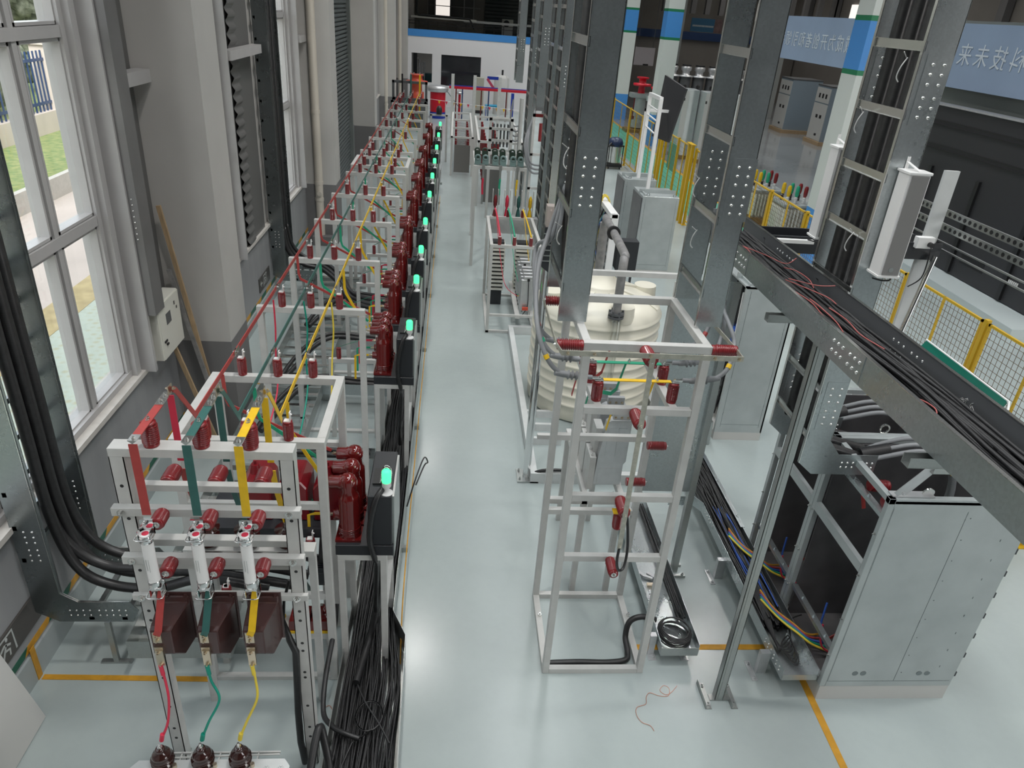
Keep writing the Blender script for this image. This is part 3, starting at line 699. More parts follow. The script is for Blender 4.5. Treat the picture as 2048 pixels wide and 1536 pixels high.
# bars of the three phases
for j, (pn, pm) in enumerate((('red', 'bus_r'), ('dark green', 'bus_g'), ('yellow', 'bus_y'))):
    x = FX[j]; W_ = 0.046
    t = thing('bent_busbar', 'wide %s bar bent over the top of the bolted rack down to its fuse' % pn, 'busbar', (x, 3.5, 2.86), 'wide bent bars of the bolted rack')
    MB().strip([(x, 3.375, 2.857), (x, 3.72, 2.857)], W_, 0.006).build('level_bar', pm, t)
    MB().strip([(x, 3.325, 2.838), (x, 3.325, 2.80), (x+0.0, 3.325, 2.38)], W_, 0.006, (0, 1, 0)).build('front_bar', pm, t)
    MB().strip([(x, 3.385, 2.860), (x, 3.322, 2.860), (x, 3.322, 2.84)], W_+0.001, 0.005, (0, 0, 1)).bolt((x, 3.345, 2.862), (0, 0, 1), 0.011, 0.009).build('bare_corner', 'steel', t)
    MB().strip([(x, 3.70, 2.862), (x, 3.86, 2.862)], W_, 0.006).bolt((x, 3.745, 2.866), (0, 0, 1), 0.012, 0.01).bolt((x, 3.81, 2.866), (0, 0, 1), 0.012, 0.01).bolt((x, 3.545, 2.862), (0, 0, 1), 0.011, 0.01).build('bare_end', 'steel', t)
    t2 = thing('link_bar', '%s link bars falling behind the bolted rack from the bent bar' % pn, 'busbar', (x, 3.84, 2.8), 'rear link bars of the bolted rack')
    MB().strip([(x+0.02, 3.83, 2.855), (x+0.02, 3.83, 2.40)], 0.040, 0.005, (0, 1, 0)).build('upright_bar', pm if j != 0 else 'wire_r', t2)
    MB().strip([(x+0.03, 3.86, 2.88), (x+0.028, 3.90, 2.85), (x+0.01, 4.22, 2.47)], 0.036, 0.005, (1, 0, 0)).build('sloping_bar', pm, t2)
    MB().box(x+0.012, x+0.018, 3.82, 3.88, 2.85, 2.91).bolt((x+0.01, 3.85, 2.89), (-1, 0, 0), 0.01, 0.01).bolt((x+0.03, 3.85, 2.89), (1, 0, 0), 0.01, 0.01).build('bolted_joint', 'brass', t2)
    # fuses
    f = thing('fuse', 'white tube fuse with red end cap in steel clips on the %s phase' % pn, 'fuse', (x-0.01, 3.29, 2.08), 'tube fuses of the bolted rack')
    MB().lathe((x-0.01, 3.285, 1.935), (0, 0, 1), [(0.033, 0), (0.033, 0.30)], 20).build('tube', 'whiteg', f)
    c = MB().lathe((x-0.01, 3.285, 1.90), (0, 0, 1), [(0.034, 0), (0.036, 0.004), (0.036, 0.045), (0.034, 0.05)], 20).lathe((x-0.01, 3.285, 2.225), (0, 0, 1), [(0.034, 0), (0.036, 0.004), (0.036, 0.045), (0.034, 0.05)], 20).build('steel_cap', 'chrome', f)
    MB().cyl((x-0.01, 3.285, 2.275), (x-0.01, 3.285, 2.282), 0.033, n=18).build('white_cap', 'whiteg', f)
    MB().cyl((x-0.01, 3.285, 2.282), (x-0.01, 3.285, 2.284), 0.019, n=16).build('red_disc', 'wire_r', f)
    lb = MB()
    for q in range(3): lb.box(x-0.034+q*0.012, x-0.031+q*0.012, 3.2515, 3.2535, 2.05-0.01*q, 2.12)
    lb.build('printed_label', 'signw', f)
    for zc, nm in ((2.30, 'upper_clip'), (1.88, 'lower_clip')):
        g = MB().tube([(x-0.055, 3.30, zc-0.03), (x-0.055, 3.24, zc-0.03), (x-0.04, 3.232, zc-0.03), (x+0.02, 3.232, zc-0.03), (x+0.035, 3.24, zc-0.03), (x+0.035, 3.30, zc-0.03)], 0.0035, 6)
        g.box(x-0.045, x-0.041, 3.26, 3.33, zc-0.05, zc+0.01); g.box(x+0.022, x+0.026, 3.26, 3.33, zc-0.05, zc+0.01); g.box(x-0.045, x+0.026, 3.318, 3.33, zc-0.05, zc+0.05)
        g.bolt((x-0.01, 3.318, zc+0.03), (0, -1, 0), 0.012, 0.01); g.build(nm, 'chrome', f)
    # current transformers
    cx = x-0.02
    ct = thing('current_transformer', 'dark brown resin current transformer fed by the %s bar' % pn, 'transformer', (cx, 3.3, 1.5), 'current transformers of the bolted rack')
    b = MB()
    prof = [(3.455, 1.67), (3.44, 1.67), (3.43, 1.63), (3.27, 1.60), (3.24, 1.585), (3.24, 1.40), (3.25, 1.39), (3.33, 1.30), (3.44, 1.32), (3.455, 1.32)]
    x0, x1 = cx-0.06, cx+0.115
    vs = []; 
    for q, (yy, zz) in enumerate(prof):
        tt = (3.455-yy)/0.215; a = x0-0.012*(1-tt); c_ = x1-0.055*max(0, tt)
        vs += [(a, yy, zz), (c_, yy, zz)]
    n = len(prof); fs = [tuple(range(0, 2*n, 2)), tuple(range(2*n-1, 0, -2))]+[(2*k, 2*((k+1) % n), 2*((k+1) % n)+1, 2*k+1) for k in range(n)]
    b.add(vs, fs); b.build('resin_body', 'brown_ct', ct, 0.006)
    MB().box(cx-0.085, cx+0.125, 3.452, 3.46, 1.31, 1.69).bolt((cx-0.01, 3.452, 1.672), (0, -1, 0), 0.012, 0.012).bolt((cx+0.09, 3.452, 1.672), (0, -1, 0), 0.012, 0.012).build('mounting_plate', 'brown_ct', ct)
    MB().box(cx-0.045, cx+0.005, 3.232, 3.24, 1.50, 1.58).bolt((cx-0.02, 3.232, 1.56), (0, -1, 0), 0.012, 0.012).bolt((cx-0.02, 3.232, 1.525), (0, -1, 0), 0.012, 0.012).build('upper_terminal', 'brass', ct)
    MB().box(cx-0.045, cx+0.005, 3.225, 3.24, 1.40, 1.47).box(cx-0.04, cx+0.005, 3.215, 3.225, 1.33, 1.45).bolt((cx-0.02, 3.215, 1.44), (0, -1, 0), 0.012, 0.012).bolt((cx-0.018, 3.215, 1.345), (0, -1, 0), 0.011, 0.01).build('lower_terminal', 'brass', ct)
    tag(MB().strip([(x+0.005, 3.335, 1.87), (x-0.005, 3.31, 1.80), (x-0.022, 3.228, 1.60), (x-0.038, 3.228, 1.565)], 0.042, 0.005, (0, 1, 0)).build('short_busbar', pm), 'short %s bar from the fuse down to its brown current transformer' % pn, 'busbar', 'short bars under the fuses')
    # flexible wires down to the bushings
    lx = cx-0.02; ex = (-1.70, -1.455, -1.225)[j]
    wm = ('wire_r', 'wire_g', 'wire_y')[j]
    wt = thing('flexible_lead', '%s flexible lead from current transformer down to a brown bushing' % ('pinkish red', 'green', 'yellow')[j], 'lead', (lx, 3.2, 1.3), 'leads to the brown bushings')
    mid = (lx+(0.03, 0.06, 0.02)[j], 3.16, 1.10)
    MB().tube([(lx, 3.21, 1.33), (lx+0.015, 3.195, 1.22), mid, (ex+0.05, 3.13, 0.93), (ex, 3.11, 0.80)], 0.008, 8, res=8).build('wire', wm, wt)
    MB().tube([(lx, 3.208, 1.34), (lx+0.008, 3.20, 1.27)], 0.013, 8).tube([(ex+0.012, 3.112, 0.845), (ex, 3.108, 0.79)], 0.014, 8).build('lug_sleeve', wm, wt)
# the device with three bushings at the lower edge
vt = thing('voltage_transformer', 'white steel plate device with three dark brown bushings at the bottom of view', 'transformer', (-1.4, 2.85, 0))
MB().prism([(-1.92, 2.3), (-0.92, 2.3), (-0.92, 3.05), (-0.96, 3.10), (-1.86, 3.10), (-1.92, 3.02)], 'z', 0.60, 0.612).bolt((-1.85, 3.03, 0.612), (0, 0, 1), 0.02, 0.01).bolt((-1.06, 3.04, 0.612), (0, 0, 1), 0.016, 0.01).bolt((-0.97, 3.04, 0.612), (0, 0, 1), 0.016, 0.01).build('top_plate', 'paint2', vt)
MB().box(-1.85, -1.0, 2.35, 3.0, 0.0, 0.60).build('tank', 'paint2', vt)
g = MB()
g.tube([(-1.80, 3.12, 0.60), (-1.0, 3.14, 0.60)], 0.006, 6)
for k in range(9): g.box(-1.62+k*0.06, -1.612+k*0.06, 3.10, 3.16, 0.585, 0.60)
g.box(-1.7, -1.0, 3.155, 3.165, 0.585, 0.60)
g.build('wire_grid', 'paint', vt)
for j, ex in enumerate((-1.70, -1.455, -1.225)):
    prof = [(0.075, 0), (0.078, 0.01)]
    for q in range(2): prof += [(0.055, 0.02+q*0.035), (0.082, 0.03+q*0.035), (0.084, 0.04+q*0.035), (0.055, 0.05+q*0.035)]
    prof += [(0.070, 0.095), (0.072, 0.105), (0.06, 0.125), (0.035, 0.14), (0.034, 0.15), (0.037, 0.16), (0.03, 0.172), (0.0, 0.175)]
    bo = MB().lathe((ex, 3.07, 0.612), (0, 0, 1), [(r_*0.82, h_*0.93) for r_, h_ in prof], 24).build('bushing', 'brown', vt)
    MB().cyl((ex, 3.07, 0.77), (ex, 3.07, 0.81), 0.007, n=8).cyl((ex, 3.07, 0.775), (ex, 3.07, 0.782), 0.016, n=12).bolt((ex, 3.07, 0.79), (0, 0, 1), 0.011, 0.01).build('terminal_stud', 'steel', bo)
    MB().cyl((ex+0.075, 3.05, 0.612), (ex+0.075, 3.05, 0.64), 0.014, n=8).build('clamp', 'brass', bo)
# corrugated black hose hanging down the right post
tag(MB().tube([(-0.96, 3.60, 1.66), (-1.00, 3.58, 1.50), (-1.01, 3.56, 1.36), (-0.965, 3.50, 1.24), (-0.93, 3.485, 1.15), (-0.935, 3.47, 0.9), (-0.945, 3.46, 0.6), (-0.945, 3.45, 0.3), (-0.93, 3.46, 0.06)], [0.01]*3+[0.024]*6, 10, res=1).build('corrugated_hose', 'black'), 'black corrugated hose tied down the right post of the bolted rack', 'hose')
# equipment inside the box frame
for k, (x0, nm) in enumerate(((-1.40, 'left'), (-1.13, 'middle'), (-0.87, 'right'))):
    if k == 0:
        rb = thing('voltage_transformer', 'bright red resin block inside the large box frame, left of three', 'transformer', (x0, 4.6, 1.5), 'red resin blocks in the box frame')
        y0, y1, z0, z1 = 4.50, 4.80, 1.42, 1.78
        MB().prism([(x0-0.10, z0), (x0+0.12, z0), (x0+0.12, z1-0.07), (x0+0.07, z1), (x0-0.05, z1), (x0-0.10, z1-0.07)], 'y', y0, y1).build('resin_body', 'red', rb, 0.01)
        MB().cyl((x0, 4.62, z1), (x0, 4.62, z1+0.07), 0.045, 0.03, 16).cyl((x0, 4.62, z1+0.07), (x0, 4.62, z1+0.10), 0.012, n=8).build('top_terminal', 'red', rb)
        rb0 = rb
    else: dup(rb0, (x0, 4.6, 1.5), label='bright red resin block inside the large box frame, %s of three' % nm)
sh_ = thing('equipment_shelf', 'black and grey steel shelf under the bright red resin blocks', 'shelf', (-1.3, 4.6, 1.3))
MB().box(-1.77, -0.87, 4.40, 4.86, 1.34, 1.42).build('shelf_plate', 'blackp', sh_)
for x in (-1.77, -0.92): MB().box(x, x+0.05, 4.4, 4.45, 0, 1.34).build('post', 'paint', sh_); 
for x in (-1.77, -0.92): MB().box(x, x+0.05, 4.81, 4.86, 0, 1.34).build('post', 'paint', sh_)
for k, x in enumerate((-1.60, -1.33, -1.06)):
    pn = NAMEP[k]
    if k == 0:
        d = thing('shed_insulator', 'dark brown three-shed insulator at the foot of the red rear bar', 'insulator', (x, 4.05, 1.55), 'brown shed insulators behind the bolted rack')
        MB().lathe((x, 4.05, 1.55), (0, 0, 1), [(0.03, 0), (0.03, 0.02), (0.07, 0.03), (0.072, 0.036), (0.03, 0.055), (0.03, 0.07), (0.078, 0.09), (0.08, 0.096), (0.03, 0.115), (0.03, 0.13), (0.085, 0.15), (0.087, 0.157), (0.03, 0.175), (0.03, 0.19)], 22).build('sheds', 'brown', d)
        MB().cyl((x, 4.05, 1.74), (x, 4.05, 1.76), 0.02, n=10).build('cap', 'steel', d); d0 = d
    else: dup(d0, (x, 4.05, 1.55), label='dark brown three-shed insulator at the foot of the %s rear bar' % pn)
    tag(MB().strip([(x+0.0, 3.83, 2.34), (x, 3.86, 2.2), (x, 4.03, 1.78)], 0.036, 0.005, (0, 1, 0)).build('short_busbar', ('bus_r', 'bus_g', 'bus_y')[k]), '%s bar sloping down behind the bolted rack to a brown shed insulator' % pn, 'busbar', 'rear sloping bars')
sb = thing('insulator_shelf', 'grey channel shelf carrying the brown shed insulators', 'shelf', (-1.3, 4.05, 1.5))
MB().box(-1.76, -0.88, 4.0, 4.10, 1.50, 1.55).build('channel', 'paint', sb)
for x in (-1.76, -0.93): MB().box(x, x+0.05, 4.03, 4.08, 0, 1.5).build('post', 'paint', sb)
MB().box(-1.70, -0.95, 3.92, 3.935, 1.58, 1.60).build('holographic_strip', 'steel', sb)
for k, x in enumerate((-1.33, -1.10, -0.93)):
    lab = 'dark red voltage transformer pot low inside the box frame, %s of three' % ('left', 'middle', 'right')[k]
    if k == 0:
        v0 = thing('red_pot', lab, 'transformer', (x, 4.35, 0.55), 'red pots low in the box frame')
        MB().prism([(x-0.085, 0.50), (x+0.085, 0.50), (x+0.075, 0.60), (x-0.075, 0.60)], 'y', 4.28, 4.45).lathe((x, 4.36, 0.60), (0, 0, 1), [(0.06, 0), (0.05, 0.02), (0.035, 0.03), (0.045, 0.04), (0.03, 0.06), (0.025, 0.09)], 16).build('pot_body', 'red_pole', v0)
        MB().bolt((x, 4.36, 0.69), (0, 0, 1), 0.014, 0.01).build('terminal', 'steel', v0)
        MB().box(x-0.09, x+0.09, 4.27, 4.46, 0.48, 0.50).build('base_plate', 'bus_y', v0)
    else: dup(v0, (x, 4.35, 0.55), label=lab)
tag(MB().box(-1.45, -0.85, 4.27, 4.46, 0.42, 0.48).build('equipment_beam', 'paint'), 'grey beam under the dark red pots in the box frame', 'beam')
dm = thing('drive_motor', 'black drive mechanism hanging in the right side of the box frame', 'motor', (-0.92, 4.36, 1.1))
MB().box(-0.99, -0.85, 4.28, 4.44, 0.97, 1.10).build('housing', 'blackp', dm, 0.01)
b = MB()
for q in range(8): b.box(-1.0, -0.84, 4.285+q*0.02, 4.293+q*0.02, 1.08, 1.14)
b.build('cooling_fins', 'blackp', dm); MB().cyl((-0.90, 4.36, 1.12), (-0.88, 4.38, 1.36), 0.035, n=14).build('shaft_boot', 'black', dm)
dup(ins_proto, (-0.98, 4.36, 1.22), label='small red insulator left of the black drive mechanism', group='small insulators in the box frame')
dup(ins_proto, (-1.40, 4.3, 0.80), label='red insulator low in the box frame behind the green current transformer', group='small insulators in the box frame')
dup(ins_proto, (-1.62, 4.3, 0.80), label='red insulator low in the box frame behind the red current transformer', group='small insulators in the box frame')
MB_ = thing('arrester', 'pale green surge arrester hanging low in the box frame', 'arrester', (-1.03, 4.35, 0.85), None)
MB().tube([(-1.06, 4.33, 1.0), (-1.0, 4.36, 0.82)], 0.02, 10).build('body', 'peach', MB_); MB().tube([(-1.07, 4.33, 1.03), (-1.06, 4.33, 1.0)], 0.008, 8).build('terminal', 'steel', MB_)
# ================================================================ WALL LADDERS AND FLOOR LADDER
def wall_ladder(label, y0, y1, xo=-2.95, zb=0.45):
    t = thing('cable_ladder', label, 'cable ladder', (-3.0, y0, 0))
    m = 'zincd'
    for y in (y0, y1):
        poly = [(-3.14, 10.4), (-3.14, zb+0.10), (-2.98, zb), (-2.42, zb), (-2.36, zb+0.12), (-2.42, zb+0.21), (-2.80, zb+0.21), (-2.90, zb+0.30), (-2.92, 10.4)]
        MB().prism([(a, b_) for a, b_ in poly], 'y', y, y+0.006).build('side_rail', m, t)
        f = MB(); f.strip([(-2.92, y+0.003, 10.4), (-2.92, y+0.003, zb+0.30), (-2.80, y+0.003, zb+0.21), (-2.42, y+0.003, zb+0.21)], 0.022, 0.003, (1, 0, 0)); f.build('rail_edge', 'steel', t)
        h = MB()
        for q in range(6):
            for xx in (-3.05, -2.99): h.dome((xx, y-0.001, zb+0.62+q*0.05+(0.02 if q > 2 else 0)), (0, -1, 0), 0.010)
        for q in range(9):
            for zz in (zb+0.07, zb+0.12): h.dome((-2.88+q*0.05+(0.02 if q > 3 else 0), y-0.001, zz), (0, -1, 0), 0.009)
        h.build('rivet_heads', 'steel', t)
    b = MB()
    for z in [zb+0.6+k*0.3 for k in range(31)]: MB().box(-3.12, -3.09, y0, y1, z, z+0.04).build('rung', 'zincd', t)
    for x in (-2.75, -2.5): MB().box(x, x+0.04, y0, y1, zb+0.02, zb+0.05).build('rung', 'zinc2', t)
    for x in (-2.62,):
        for y in (y0, y1): MB().box(x-0.12, x+0.12, y-0.02, y+0.02, 0, 0.02).box(x-0.02, x+0.02, y-0.015, y+0.015, 0.02, zb).build('foot', 'zinc2', t)
    return t
wall_ladder('galvanised cable ladder down the window wall nearest the viewer, bending towards the rack', 4.42, 5.06)
wall_ladder('galvanised cable ladder down the wall between the second and third windows', 12.62, 13.28, zb=0.35)
wc = [((-2.98, 4.62), (-1.9, 4.62, 0.72)), ((-2.97, 4.74), (-1.6, 4.75, 0.75)), ((-2.98, 4.87), (-1.5, 4.9, 0.78)), ((-3.02, 4.68), (-1.7, 4.68, 0.70))]
for k, ((x, y), e) in enumerate(wc):
    z1 = 0.62+0.05*k
    tag(MB().tube([(x, y, 10.3), (x, y, 4), (x+0.01, y, 2.2), (x+0.02, y, 1.35), (x+0.12, y, z1+0.22), (x+0.35, y, z1+0.03), (x+0.7, y, z1), (e[0], e[1], e[2]), (e[0]+0.5, e[1], e[2]-0.1)], 0.040, 12, res=6).build('power_cable', 'blackc'),
        'thick black power cable down the near wall ladder, %s counted from the viewer' % ('first', 'third', 'fourth', 'second')[k], 'cable', 'thick cables on the near wall ladder')
for k, y in enumerate((12.75, 12.9, 13.1)):
    z1 = 0.62
    tag(MB().tube([(-2.97, y, 10.3), (-2.97, y, 2.2), (-2.95, y, 1.2), (-2.85, y, z1+0.2), (-2.6, y, z1), (-2.3, y, 0.55), (-1.9, y-0.6, 0.5), (-1.6, y-1.4, 0.5), (-1.0, y-1.6, 0.45)], 0.040, 10, res=5).build('power_cable', 'blackc'),
        'thick black power cable down the farther wall ladder, %s from the viewer' % ('first', 'second', 'third')[k], 'cable', 'thick cables on the farther wall ladder')
fl = thing('floor_ladder', 'galvanised cable ladder lying low along the back of the long rack', 'cable ladder', (-2.05, 9, 0))
for x in (-2.45, -1.66): MB().box(x, x+0.004, 4.30, 13.9, 0.18, 0.36).build('side_rail', 'zinc2', fl)
MB().box(-2.45, -1.66, 4.296, 4.30, 0.18, 0.36).build('end_plate', 'zinc2', fl)
for k in range(32): MB().box(-2.446, -1.66, 4.6+k*0.29, 4.66+k*0.29, 0.19, 0.215).build('rung', 'steel', fl)
for k in range(5): MB().box(-2.5, -1.6, 4.5+k*2.2, 4.54+k*2.2, 0, 0.18).build('foot', 'zinc2', fl)
for k, y in enumerate((6.95, 8.72, 10.15, 11.9)):
    bt = thing('branch_duct', 'galvanised branch duct leading to the %s bay of the rack' % ('first', 'second', 'third', 'fourth')[k], 'duct', (-1.3, y, 0.3), 'branch ducts to the breaker stands')
    for yy in (y, y+0.22): MB().box(-1.655, -0.80, yy, yy+0.004, 0.2, 0.36).build('side_wall', 'zinc', bt)
    MB().box(-1.655, -0.80, y+0.004, y+0.22, 0.2, 0.204).build('duct_floor', 'zinc2', bt)
    tag(MB().tube([(-2.2, y-1.1, 0.28), (-2.1, y-0.7, 0.30), (-1.95, y-0.15, 0.33), (-1.7, y+0.10, 0.36), (-1.3, y+0.11, 0.33), (-0.85, y+0.11, 0.30)], 0.035, 10, res=6).build('power_cable', 'blackc'), 'thick black cable curving off the floor ladder into the %s branch duct' % ('first', 'second', 'third', 'fourth')[k], 'cable', 'cables into the branch ducts')
    tag(MB().tube([(-2.25, y-1.1, 0.30), (-2.18, y-0.6, 0.32), (-2.0, y-0.05, 0.36), (-1.7, y+0.15, 0.40), (-1.3, y+0.17, 0.36), (-0.85, y+0.17, 0.33)], 0.030, 10, res=6).build('power_cable', 'blackc'), 'second black cable lying beside the first in the %s branch duct' % ('first', 'second', 'third', 'fourth')[k], 'cable', 'second cables into the branch ducts')
# ---------------------------------------------------------------- things on the window wall
eb = thing('electrical_box', 'cream wall-mounted electrical box with two locks under the grey duct', 'electrical box', (-3.0, 7.4, 1.75))
MB().box(-3.12, -2.97, 7.12, 7.72, 1.42, 2.02).build('housing', 'cream', eb, 0.004)
MB().box(-2.97, -2.96, 7.13, 7.71, 1.43, 2.01).build('door', 'cream', eb)
MB().box(-2.96, -2.957, 7.30, 7.43, 1.76, 1.88).build('window_plate', 'dk', eb)
MB().box(-2.96, -2.95, 7.17, 7.24, 1.605, 1.625).box(-2.96, -2.945, 7.21, 7.25, 1.565, 1.585).build('lock', 'black', eb)
MB().box(-2.96, -2.957, 7.55, 7.58, 1.89, 1.93).box(-2.96, -2.957, 7.6, 7.63, 1.83, 1.86).build('sticker', 'sign', eb)
du = thing('wall_duct', 'dark grey steel cable duct running down the wall onto the cream box', 'duct', (-3.0, 7.2, 4))
MB().box(-3.14, -2.94, 7.02, 7.26, 1.98, 10.4).build('duct_body', mat('mid_grey_duct', (0.22, 0.215, 0.215), 0.4, metal=0.3, var=0.2, scale=2), du)
b = MB()
for q in range(8): b.dome((-2.99, 7.019, 3.15-q*0.055), (0, -1, 0), 0.010)
b.build('rivet_heads', 'steel', du)
for k, (y, z1, m, lb_) in enumerate(((7.55, 1.55, 'wood', 'pale timber batten leaning in the corner under the cream box'), (7.70, 2.9, 'wood', 'long pale timber batten leaning against the first column'), (7.62, 2.2, 'gpipe', 'grey plastic pipe leaning in the corner beside the timber'))):
    tag(MB().bar((-2.72+0.05*k, y+0.12, 0.0), (-3.05, y-0.02+0.1*k, z1), 0.045, 0.03).build('leaning_batten' if m == 'wood' else 'leaning_pipe', m), lb_, 'batten' if m == 'wood' else 'pipe')
for nm, y0, y1, lb_ in (('exit_sign', 3.55, 4.50, 'dark exit sign plate with running figure low on the wall nearest the viewer'), ('exit_sign', 11.72, 12.45, 'dark exit sign plate with running figure farther down the window wall')):
    s_ = thing(nm, lb_, 'sign', (-3.16, (y0+y1)/2, 0.55), 'exit signs on the window wall')
    MB().box(-3.17, -3.155, y0, y1, 0.44, 0.68).build('plate', 'sign', s_, 0.003)
    g = MB(); xx = -3.154; c = (y0+y1)/2
    def pl_(pts): g.strip([(xx, a, b_) for a, b_ in pts], 0.018, 0.002, (1, 0, 0))
    # door frame and running man
    pl_([(c-0.10, 0.47), (c-0.10, 0.65), (c+0.12, 0.65), (c+0.12, 0.47)])
    pl_([(c+0.03, 0.60), (c-0.01, 0.55), (c-0.05, 0.49)]); pl_([(c+0.0, 0.55), (c+0.05, 0.53), (c+0.04, 0.48)]); pl_([(c-0.05, 0.58), (c+0.0, 0.60), (c+0.04, 0.58), (c+0.07, 0.56)])
    g.sphere((xx, c+0.04, 0.625), 0.016, 8, 6, (0.2, 1, 1))
    pl_([(c-0.30, 0.56), (c-0.16, 0.56)]); pl_([(c-0.24, 0.60), (c-0.30, 0.56), (c-0.24, 0.52)])
    g.build('running_figure', 'signw', s_)
# white door-like panel at the lower left edge
pn_ = thing('steel_sheet', 'large pale grey steel panel leaning at the lower left edge', 'panel', (-3.0, 3.4, 0))
MB().add([(-2.96, 3.90, 0.0), (-3.14, 3.90, 0.70), (-3.14, 2.0, 0.70), (-2.96, 2.0, 0.0), (-2.93, 3.90, 0.01), (-3.11, 3.90, 0.71), (-3.11, 2.0, 0.71), (-2.93, 2.0, 0.01)], [(0, 1, 2, 3), (7, 6, 5, 4), (0, 4, 5, 1), (1, 5, 6, 2), (2, 6, 7, 3), (3, 7, 4, 0)]).build('sheet', 'plinth', pn_)
# drain pipes on the columns
for k, (y, lb_) in enumerate(((16.25, 'cream plastic drain pipe on the second column of the window wall'), (32.7, 'cream plastic drain pipe on the fourth column of the window wall'), (40.5, 'cream plastic drain pipe beside the white partition wall'))):
    t = thing('drain_pipe', lb_, 'pipe', (-2.8, y-0.12, 0), 'drain pipes on the columns')
    x = -2.88; yy = y-0.13-0.02
    MB().cyl((x, yy, 0.2), (x, yy, 10.4), 0.085, n=20).build('pipe', 'pipe_w', t)
    c = MB()
    for z in (0.95, 1.30, 2.75, 5.2): c.cyl((x, yy, z), (x, yy, z+0.07), 0.094, n=20)
    c.cyl((x+0.02, yy-0.08, 1.12), (x+0.02, yy-0.12, 1.12), 0.05, n=16)
    c.build('collar', 'pipe_w', t)
    MB().box(x-0.16, x+0.30, yy-0.2, y-0.02, 0, 0.2).build('concrete_base', 'wallg', t)

# ================================================================ RIGHT OF THE AISLE: TOWER FRAME
TW = thing('tower_frame', 'tall light grey open steel tower carrying insulators at the right of the aisle', 'frame', (1.3, 4.7, 0))
ty0, ty1, tz = 4.286, 5.22, 3.085
def tx(z): return 0.885, 1.755
for y in (ty0, ty1-0.055):
    for x in (0.885, 1.70): MB().box(x, x+0.055, y, y+0.055, 0, tz-0.055).build('post', 'paint', TW, 0.003)
    MB().box(0.885, 1.755, y, y+0.055, tz-0.055, tz).build('top_beam', 'paint', TW, 0.003)
    MB().box(0.94, 1.70, y, y+0.05, 0, 0.05).build('floor_beam', 'paint', TW)
for x in (0.885, 1.70):
    MB().box(x, x+0.055, ty0+0.055, ty1-0.055, tz-0.055, tz).build('side_beam', 'paint', TW, 0.003)
    MB().box(x, x+0.055, ty0+0.055, ty1-0.055, 0, 0.045).build('floor_beam', 'paint', TW)
for z in (2.60, 1.86, 1.285): MB().box(0.94, 1.70, ty0+0.002, ty0+0.052, z-0.055, z).build('cross_beam', 'paint', TW, 0.003)
for z in (1.83, 1.05): MB().box(0.94, 1.70, ty1-0.05, ty1, z-0.05, z).build('cross_beam', 'paint', TW)
for x in (1.02, 1.56): MB().box(x, x+0.055, ty0+0.052, ty1-0.05, 2.535, 2.59).build('inner_beam', 'paint', TW, 0.003)
b = MB()
for x, y in ((0.90, 4.9), (0.90, 4.4), (1.73, 4.9), (1.73, 4.4)): b.bolt((x+0.02, y, 0.045), (0, 0, 1), 0.018, 0.02)
b.build('anchor_bolts', 'steel', TW)
def tins(loc, rot, label, sc=(1, 1, 1), grp='insulators of the tower frame'):
    o = dup(ins_big, loc, rot, label, grp); o.scale = sc; return o
for x, sd in ((1.047, 'left'), (1.587, 'right')):
    for y, c in ((4.42, 'yellow'), (4.70, 'green'), (4.98, 'red')):
        tins((x, y, 2.59), (0, 0, 0), 'red ribbed insulator under the %s end of the %s crossbar in the tower frame' % (sd, c), (0.85, 0.85, 1.0))
for z, nm in ((3.045, 'top beam'), (2.57, 'second beam'), (1.83, 'third beam')):
    tins((1.30, ty0, z), (R(90), 0, 0), 'red insulator on the tower front holding the earth bar at the %s' % nm, (0.95, 0.95, 1.15))
tins((1.30, ty0, 1.255), (R(90), 0, 0), 'red ribbed insulator with a free bare end on the lowest front beam of the tower', (0.85, 0.85, 1.1))
tins((1.30, 4.25, 1.60), (0, 0, 0), 'red ribbed insulator with yellow earthing clamp below the earth bar', (0.85, 0.85, 0.95))
tins((0.885, 4.31, 3.055), (0, R(-90), 0), 'red ribbed insulator sticking out left from the near top corner of the tower', (0.85, 0.85, 1.15))
tins((1.755, 4.31, 3.055), (0, R(90), 0), 'red ribbed insulator sticking out right from the near top corner of the tower', (0.85, 0.85, 1.15))
tins((0.885, 5.10, 3.055), (0, R(-90), 0), 'red ribbed insulator sticking out left from the far top corner of the tower', (0.85, 0.85, 1.1))
tins((1.62, 4.85, 1.95), (0, R(90), 0), 'red insulator lying sideways low behind the earth bar', (0.8, 0.8, 1.0))
tins((1.45, 4.7, 1.70), (0, R(90), 0), 'red insulator lying sideways at the foot of the aluminium cases', (0.8, 0.8, 1.0))
M['tin'] = mat('dull_tinned_bar', (0.50, 0.49, 0.42), 0.4, 0.45, var=0.25, scale=25)
eb2 = thing('earth_bar', 'dull tinned flat earth bar across and down the front of the tower frame', 'busbar', (1.3, 4.1, 3.1))
MB().box(0.71, 1.89, 4.085, 4.092, 3.08, 3.115).build('cross_bar', 'tin', eb2)
b = MB()
for x in (0.75, 0.92, 1.28, 1.70, 1.86): b.bolt((x, 4.085, 3.097), (0, -1, 0), 0.013, 0.01)
b.build('bolt_heads', 'brass', eb2)
MB().box(1.283, 1.318, 4.095, 4.101, 1.52, 3.11).bolt((1.30, 4.095, 2.57), (0, -1, 0), 0.013, 0.01).bolt((1.30, 4.095, 1.83), (0, -1, 0), 0.013, 0.01).bolt((1.30, 4.095, 1.55), (0, -1, 0), 0.013, 0.01).build('down_bar', 'tin', eb2)
MB().strip([(0.712, 4.09, 3.097), (0.705, 4.31, 3.06), (0.705, 5.10, 3.06)], 0.03, 0.006, (1, 0, 0)).build('left_side_bar', 'tin', eb2)
